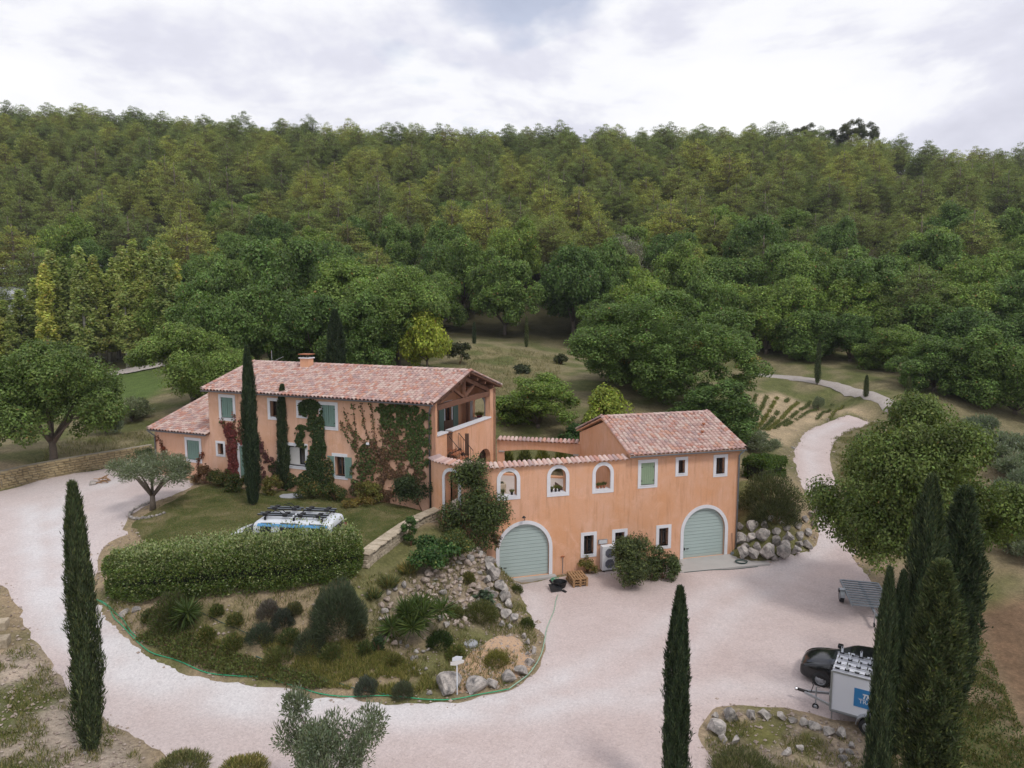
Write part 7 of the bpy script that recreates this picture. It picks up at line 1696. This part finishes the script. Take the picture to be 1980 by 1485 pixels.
for sy in (-1, 1):
    wheel(trl, hx - 1.22, sy * (hy + .12), .30, .18)
    mg_ = MB(); pr_ = [(.40 * math.cos(a), .31 + .40 * math.sin(a)) for a in np.linspace(.05, math.pi - .05, 10)]; pr_ = pr_ + [(x * .94, (z - .31) * .94 + .31) for x, z in reversed(pr_)]
    mg_.prism(pr_, lambda p: (p[0] + hx - 1.22, sy * (hy + .01), p[1]), lambda p: (p[0] + hx - 1.22, sy * (hy + .24), p[1])); mg_.build('mudguard', MATS['galv'], trl)
db = empty('drawbar', parent=trl)
for sy in (-1, 1): MB().bar((hx - .1, sy * .5, .44), (hx + .95, sy * .05, .46), .06, .08).build('frame_arm', MATS['galv'], db)
MB().bar((hx + .85, 0, .47), (hx + 1.2, 0, .49), .09, .09).build('coupling', MATS['iron'], db, bevel=.02); MB().lathe([(0, -.06), (.06, -.05), (.075, 0), (.05, .05), (0, .06)], 12, (hx + 1.25, 0, .49)).build('hitch_cup', MATS['chrome'], db, smooth=True)
jw = empty('jockey_wheel', parent=db); MB().tube([(hx + .55, .18 * sg, .2), (hx + .55, .18 * sg, .85)], .025, 8).build('tube', MATS['galv'], jw); MB().tube([(hx + .55, .18 * sg, .85), (hx + .42, .18 * sg, .87)], .012, 6).build('crank', MATS['iron'], jw)
wj = wheel(jw, hx + .55, .18 * sg, .11, .06, spokes=0); MB().tube([(hx + .75, 0, .5), (hx + .68, 0, .78), (hx + .72, 0, .9)], .014, 6).build('brake_lever', MATS['iron'], db)
MB().tube([(hx - .05, sg * (hy - .1), .1), (hx - .05, sg * (hy - .1), .45)], .025, 8).build('prop_stand', MATS['galv'], trl)
rk2 = empty('bicycle_mounts', parent=trl)
for y_ in (-.62, -.2, .22, .62): MB().box(-hx, hx, y_ - .022, y_ + .022, z1 + .05, z1 + .085).build('rail', MATS['chrome'], rk2)
for i in range(9):
    x = hx - .14 - i * .31
    for j, y_ in enumerate((-.62, -.2, .22, .62)):
        MB().box(x - .07, x + .07, y_ - .05, y_ + .05, z1 + .086, z1 + .14).build('clamp', MATS['black_plastic'], rk2)
        if (i + j) % 2 == 0:
            MB().box(x - .035, x + .035, y_ - .045, y_ + .045, z1 + .141, z1 + .33).build('fork_mount', MATS['white_paint'], rk2, bevel=.01); MB().tube([(x, y_ - .1, z1 + .34), (x, y_ + .1, z1 + .34)], .018, 6).build('skewer', MATS['iron'], rk2)
        else: MB().box(x - .10, x + .12, y_ - .03, y_ + .03, z1 + .141, z1 + .17).build('tray', MATS['white_paint'], rk2)
# ---- flat slatted trailer
fa = math.atan2(34.05 - 31.26, 16.41 - 15.65); fd = Vector((math.cos(fa), math.sin(fa), 0)); fw = Vector((fd.y, -fd.x, 0))
c0 = Vector((15.65, 31.26, 0)) + fd * 1.5 + fw * .85
ft = empty('flatbed_trailer', (c0.x, c0.y, h1(c0.x, c0.y) + .04), fa, 'dark galvanised flatbed trailer with open slats parked under the large tree', 'trailer')
for sy in (-1, 1): MB().box(-1.55, 1.55, sy * .86 - .03, sy * .86 + .03, .50, .60).build('side_rail', MATS['galv_dull'], ft)
for i in range(11):
    x = -1.5 + i * .3; MB().box(x - .06, x + .06, -.83, .83, .56, .61).build('slat', MATS['galv_dull'], ft)
MB().box(-1.5, 1.5, -.05, .05, .45, .555).build('spine', MATS['galv_dull'], ft); MB().bar((-1.5, 0, .48), (-2.7, 0, .46), .08, .1).build('drawbar', MATS['galv_dull'], ft); MB().tube([(-2.4, .1, .1), (-2.4, .1, .7)], .03, 8).build('jockey_tube', MATS['galv'], ft); wheel(ft, -2.4, .1, .1, .06, spokes=0)
for sy in (-1, 1):
    wheel(ft, .15, sy * 1.02, .29, .18); mgd = MB(); pr_ = [(.38 * math.cos(a), .30 + .38 * math.sin(a)) for a in np.linspace(.1, math.pi - .1, 9)]; pr_ = pr_ + [(x * .94, (z - .3) * .94 + .3) for x, z in reversed(pr_)]
    mgd.prism(pr_, lambda p: (p[0] + .15, sy * .92, p[1]), lambda p: (p[0] + .15, sy * 1.13, p[1])); mgd.build('mudguard', MATS['galv'], ft)
# ------------------------------------------------------------------ small things by the garage
pa = math.atan2(34.91 - 34.72, 3.87 - 3.11); pf = Vector((3.11, 34.72, 0))
def pallet(z, label, dr=0.0):
    t = empty('pallet', (pf.x, pf.y, z), pa + dr, label, 'pallet', 'wooden pallets by the garage')
    for i in range(3):
        y_ = .06 + i * .5
        for j in range(3): MB().box(j * .35 + .0, j * .35 + .1, y_ * 0 + i * .5, i * .5 + .12, .022, .10).build('block', MATS['pallet_wood'], t)
    for j in range(3): MB().box(j * .35, j * .35 + .1, 0, 1.12, 0, .022).build('bottom_board', MATS['pallet_wood'], t)
    for i in range(3): MB().box(0, .8, i * .5, i * .5 + .12, .10, .122).build('stringer_board', MATS['pallet_wood'], t)
    for i in range(6):
        x = i * .145; MB().box(x, x + .085, 0, 1.12, .1225, .145).build('top_board', MATS['pallet_wood'], t)
    return t
gz = h1(pf.x, pf.y) + .05
for k in range(3): pallet(gz + k * .146, ['bottom pallet of the stack by the left garage door', 'middle pallet of the stack by the left garage door', 'top pallet of the stack by the left garage door'][k], rnd.uniform(-.02, .02))
# black plastic tubs beside the pallets
tx_, ty_ = at_z(1078, 1135, .1); tub = empty('plastic_tub', (tx_, ty_, h1(tx_, ty_) + .05), .5, 'crumpled black plastic tray and tub lying beside the pallets', 'tub')
tr1 = MB(); tr1.hexa([(-.55, -.3, .02), (.05, -.42, .02), (.15, .1, .16), (-.42, .2, .2), (-.56, -.31, .05), (.05, -.44, .06), (.16, .1, .2), (-.42, .21, .24)]); tr1.build('tray', MATS['black_plastic'], tub, bevel=.015)
MB().lathe([(.0, .03), (.26, .03), (.34, .28), (.37, .28), (.28, 0), (0, 0)], 16, (.22, .12, .0)).build('tub', MATS['black_plastic'], tub); MB().bar((.05, -.42, .05), (.12, -.62, .0), .12, .06).build('spout', MATS['black_plastic'], tub); MB().bar((-.2, .1, .2), (-.3, .28, .42), .1, .05).build('handle', MATS['black_plastic'], tub)
hx_, hy_ = at_z(1073, 1120, .2); hc = empty('hose_coil', (hx_, hy_, h1(hx_, hy_) + .05), 0, 'tangled bright green hose heaped between the garage door and the pallets', 'hose')
for k in range(6):
    a0 = rnd.random() * 6; r = rnd.uniform(.14, .27); MB().tube([(r * math.cos(a0 + t) + rnd.gauss(0, .02), r * .8 * math.sin(a0 + t), .03 + .035 * k + .03 * math.sin(2 * t + k)) for t in np.linspace(0, 6.2, 18)], .013, 5).build('loop', MATS['hose_green'], hc, smooth=True)
# heat pump
acp = gw(5.45, 0, -.48); ac_ = empty('heat_pump', (acp[0], acp[1], .05), math.atan2(DR.y, DR.x), 'tall white heat pump unit with two round fans against the garage front', 'heat pump')
MB().box(0, .95, 0, .34, .06, 1.40).build('casing', MATS['ac_white'], ac_, bevel=.02)
for z in (.42, 1.02):
    f_ = empty('fan', (.42, -.004, z), parent=ac_); f_.rotation_euler = (math.pi / 2, 0, 0)
    MB().prism([(.27 * math.cos(a + .39), .27 * math.sin(a + .39)) for a in np.linspace(0, 6.283, 9)[:-1]], lambda p: (p[0], p[1], 0), lambda p: (p[0], p[1], .012)).build('grille', MATS['ac_grille'], f_)
    for r in (.08, .15, .22): MB().tube([(r * math.cos(a), r * math.sin(a), .018) for a in np.linspace(0, 6.283, 20)], .006, 4, False).build('grille_ring', MATS['iron'], f_)
for x in (.1, .8): MB().box(x, x + .06, .02, .32, 0, .06).build('foot', MATS['iron'], ac_)
bxp = gw(5.38, 0, -.06); mbx = empty('wall_vent', (bxp[0], bxp[1], 0), math.atan2(DR.y, DR.x), 'grey louvred vent box on the wall above the heat pump', 'vent')
MB().box(0, .52, -.02, .06, 1.46, 1.70).build('frame', MATS['galv'], mbx)
for k in range(4): MB().box(.03, .49, -.045, -.02, 1.49 + k * .05, 1.52 + k * .05).build('louvre', MATS['ac_white'], mbx)
# sign on a post
sx_, sy_ = at_z(884, 1338, .15); sgn = empty('sign_post', (sx_, sy_, h1(sx_, sy_)), 0, 'white post with a small stepped white name board on the gravel bed', 'sign')
MB().tube([(0, 0, -.2), (.0, 0, 1.28)], .026, 8).build('post', MATS['white_paint'], sgn)
def board(P, y0, nm): MB().prism(P, lambda p: (p[0], y0, p[1]), lambda p: (p[0], y0 + .03, p[1])).build(nm, MATS['seat_white' if nm != 'upper_board' else 'white_paint'], sgn)
board([(-.24, 1.17), (-.05, 1.16), (.26, 1.27), (.27, 1.36), (.05, 1.37), (-.23, 1.28)], -.05, 'lower_board'); board([(-.17, 1.33), (.18, 1.38), (.21, 1.50), (-.02, 1.52), (-.16, 1.45)], -.055, 'upper_board')
# hoses
def hose(name, label, pts, r, mat, jit=.0):
    W = []
    for (a, b) in zip(pts, pts[1:]):
        A_1, B_1 = np.array(G(*a)), np.array(G(*b)); k = max(2, int(np.linalg.norm(B_1 - A_1) / .35))
        for t in range(k):
            p = A_1 + (B_1 - A_1) * t / k; W.append((p[0] + jit * noise.noise((p[0] * .8, p[1] * .8, r * 90)), p[1] + jit * noise.noise((p[1] * .8, p[0] * .8, 5.0))))
    W.append(G(*pts[-1])[:2]); xs = np.array(W)
    for _ in range(2): xs[1:-1] = (xs[:-2] + 2 * xs[1:-1] + xs[2:]) / 4
    zz = hz(xs[:, 0], xs[:, 1]) + .065
    o = MB().tube([tuple(p) for p in np.c_[xs, zz]], r, 6).build(name, MATS[mat], None, smooth=True); tag(o, label, 'hose'); return o
HP = [(193, 1158), (215, 1192), (240, 1218), (256, 1243), (300, 1268), (345, 1286), (420, 1308), (480, 1316), (515, 1312), (548, 1322), (600, 1338), (660, 1347), (720, 1353), (790, 1356), (880, 1354), (935, 1346), (985, 1335), (1020, 1312), (1042, 1286), (1053, 1242), (1066, 1192), (1079, 1152)]
hose('garden_hose', 'bright green hose following the edge of the drive round the bank', HP[:17], .02, 'hose_green', .25)
hose('garden_hose', 'pale green hose running across the forecourt to the pallets', HP[16:], .02, 'hose_pale', .15)
hose('garden_hose', 'second green hose strand beside the hedge end', [(196, 1162), (222, 1190), (246, 1216), (262, 1240), (300, 1262), (316, 1222)], .016, 'hose_green', .3)
hose('garden_hose', 'thin dark teal pipe crossing the bank to the drive edge', [(495, 1275), (560, 1298), (610, 1310), (660, 1326), (710, 1340), (770, 1354)], .014, 'hose_blue', .2)
hose('garden_hose', 'dark pipe lying along the concrete apron edge', [(1325, 1110), (1380, 1105), (1430, 1102), (1465, 1098)], .015, 'hose_dark', .2)
hose('drip_pipe', 'thin black drip pipe down the bare bank below the hedge', [(385, 1185), (425, 1205), (470, 1222), (510, 1245)], .012, 'hose_dark', .1)
cq = G(1433, 1092); hcd = empty('hose_coil', (cq[0], cq[1], cq[2] + .12), 0, 'coiled dark hose on the right end of the concrete apron', 'hose')
for k in range(4): MB().tube([((.28 + .02 * k) * math.cos(t), (.22 + .02 * k) * math.sin(t), .03 * k) for t in np.linspace(0, 6.283, 22)], .014, 5, False).build('loop', MATS['hose_dark'], hcd, smooth=True)
tl_ = gw(13.62, 0, -.12); tool = empty('garden_tool', (tl_[0], tl_[1], .08), 0, 'long-handled tool leaning at the right of the garage door', 'tool'); MB().tube([(0, -.1, 0), (0, .08, 1.25)], .018, 6).build('handle', MATS['dark_wood'], tool); MB().box(-.09, .09, -.14, -.10, -.03, .2).build('blade', MATS['galv_dull'], tool)
# courtyard furniture, seen through the arches
tb_ = (Q0 + DR * 3.3 + NR * 3.2); tab = empty('stone_table', (tb_.x, tb_.y, 3.1), .2, 'pale pedestal table in the courtyard seen through the middle arch', 'table'); MB().box(-.8, .8, -.45, .45, .70, .78).build('table_top', MATS['seat_white'], tab, bevel=.02); MB().box(-.28, .28, -.2, .2, 0, .70).build('pedestal', MATS['seat_white'], tab, bevel=.03)
for k, (a, b, lb) in enumerate(((2.1, 3.4, 'dark wicker bench left of the courtyard table'), (4.5, 3.3, 'dark wicker bench right of the courtyard table'))):
    q = Q0 + DR * a + NR * b; bn = empty('garden_bench', (q.x, q.y, 3.1), .28 + math.pi / 2, lb, 'bench'); MB().box(-.6, .6, -.22, .22, .38, .45).build('seat', MATS['dark_wood'], bn); MB().box(-.6, .6, .18, .24, .451, .9).build('backrest', MATS['dark_wood'], bn)
    for sx2 in (-.55, .5):
        for sy2 in (-.2, .16): MB().box(sx2, sx2 + .05, sy2, sy2 + .05, 0, .38).build('leg', MATS['dark_wood'], bn)
q = Q0 + DR * .9 + NR * 6.0; wf = empty('stone_trough', (q.x, q.y, 3.1), .2, 'low stone trough at the back of the courtyard seen through the left arch', 'trough'); MB().box(-.9, .9, -.35, .35, 0, .55).build('basin', MATS['wall_stone'], wf, bevel=.03); MB().box(-.8, .8, -.25, .25, .551, .56).build('soil', MATS['hedge_shade_soil'], wf)
def potted(loc, label, potmat, h, n, col, group=None, r=.07):
    t = empty('potted_plant', loc, 0, label, 'potted plant', group); MB().lathe([(0, 0), (r * .75, 0), (r, .12), (r * 1.08, .12), (r * 1.08, .14), (r * .8, .14), (0, .13)], 10).build('pot', MATS[potmat], t)
    me = shrub_mesh('blade', r * 2.2, r * 2.2, h, n, h, .03, col, (.25, .18, .08), .2, int(loc[0] * 100) % 977); o = link('leaves', me, t); o.location = (0, 0, .12)
PL = [('left pot on the sill of the first arched window', .1), ('right pot on the sill of the first arched window', .58), ('left pot on the sill of the middle arched window', 2.78), ('right pot on the sill of the middle arched window', 3.2), ('middle pot on the sill of the middle arched window', 3.0), ('left pot on the sill of the third arched window', 5.42), ('right pot on the sill of the third arched window', 5.78), ('centre pot on the sill of the third arched window', 5.6)]
for lb, s_ in PL: potted(gw(s_, 4.50, .2), lb, 'terracotta' if s_ > 5 else 'black_plastic', rnd.uniform(.2, .3), 70, (.13, .16, .05), 'pots on the arched window sills')
pq = mf(1.06, 6.96, WM - .25); potted(pq, 'red flower trough in the arched opening of the upper terrace', 'pot_red', .35, 160, (.14, .18, .05), None, .2)
pc = mg(3.9, FZ, .9); ch_ = empty('terrace_chair', (pc[0], pc[1], FZ), .6, 'dark wicker chair on the upper terrace behind the parapet', 'chair'); MB().box(-.3, .3, -.3, .3, .25, .42).build('seat', MATS['dark_wood'], ch_, bevel=.03); MB().box(-.3, .3, .24, .32, .42, 1.35).build('backrest', MATS['dark_wood'], ch_, bevel=.03)
for a, b in ((-.28, -.28), (.22, -.28), (-.28, .22), (.22, .22)): MB().box(a, a + .06, b, b + .06, 0, .25).build('leg', MATS['dark_wood'], ch_)
# far polytunnels behind the poplars
for i, (px, py, Y, L_, lb) in enumerate(((60, 600, 150, 46, 'farthest long white polytunnel behind the poplars'), (50, 614, 140, 42, 'middle long white polytunnel behind the poplars'), (40, 634, 128, 36, 'nearer long white polytunnel behind the poplars'), (45, 650, 120, 34, 'nearest long white polytunnel behind the poplars'))):
    d = sight(px, py); t_ = Y / d[1]; x, z = d[0] * t_, CAM_H + d[2] * t_; z = min(z, h1(x, Y)) - .2
    z = max(z, h1(x, Y) - .3); pt_ = empty('polytunnel', (x, Y, z), 0, lb, 'greenhouse', 'polytunnels behind the poplars')
    pr_ = [(2.2 * math.cos(a), 2.3 * math.sin(a)) for a in np.linspace(0, math.pi, 12)]; mb = MB(); m_ = len(pr_); mb.add([(-L_ / 2, p[0], p[1]) for p in pr_] + [(L_ / 2, p[0], p[1]) for p in pr_], [(k, k + 1, m_ + k + 1, m_ + k) for k in range(m_ - 1)] + [tuple(range(m_)), tuple(range(2 * m_ - 1, m_ - 1, -1))]); mb.build('film', MATS['tunnel_film'], pt_, smooth=False)
    for k in range(9):
        xx = -L_ / 2 + L_ * k / 8; MB().tube([(xx, p[0] * 1.02, p[1] * 1.02) for p in pr_], .06, 5).build('hoop', MATS['galv'], pt_)

# ------------------------------------------------------------------ thin air
hm, hnt, hout = node_mat('haze_air')
pv = N(hnt, 'ShaderNodeVolumePrincipled'); pv.inputs['Color'].default_value = (0.80, 0.86, 1.0, 1); pv.inputs['Density'].default_value = 0.00016; pv.inputs['Anisotropy'].default_value = 0.0
hnt.links.new(pv.outputs[0], hout.inputs['Volume'])
hb = MB().box(-705, 705, -125, 705, float(zf.min()) - 1.0, float(zf.max()) + 22.0).build('haze', hm); tag(hb, 'thin pale haze over the valley', 'haze', kind='stuff')
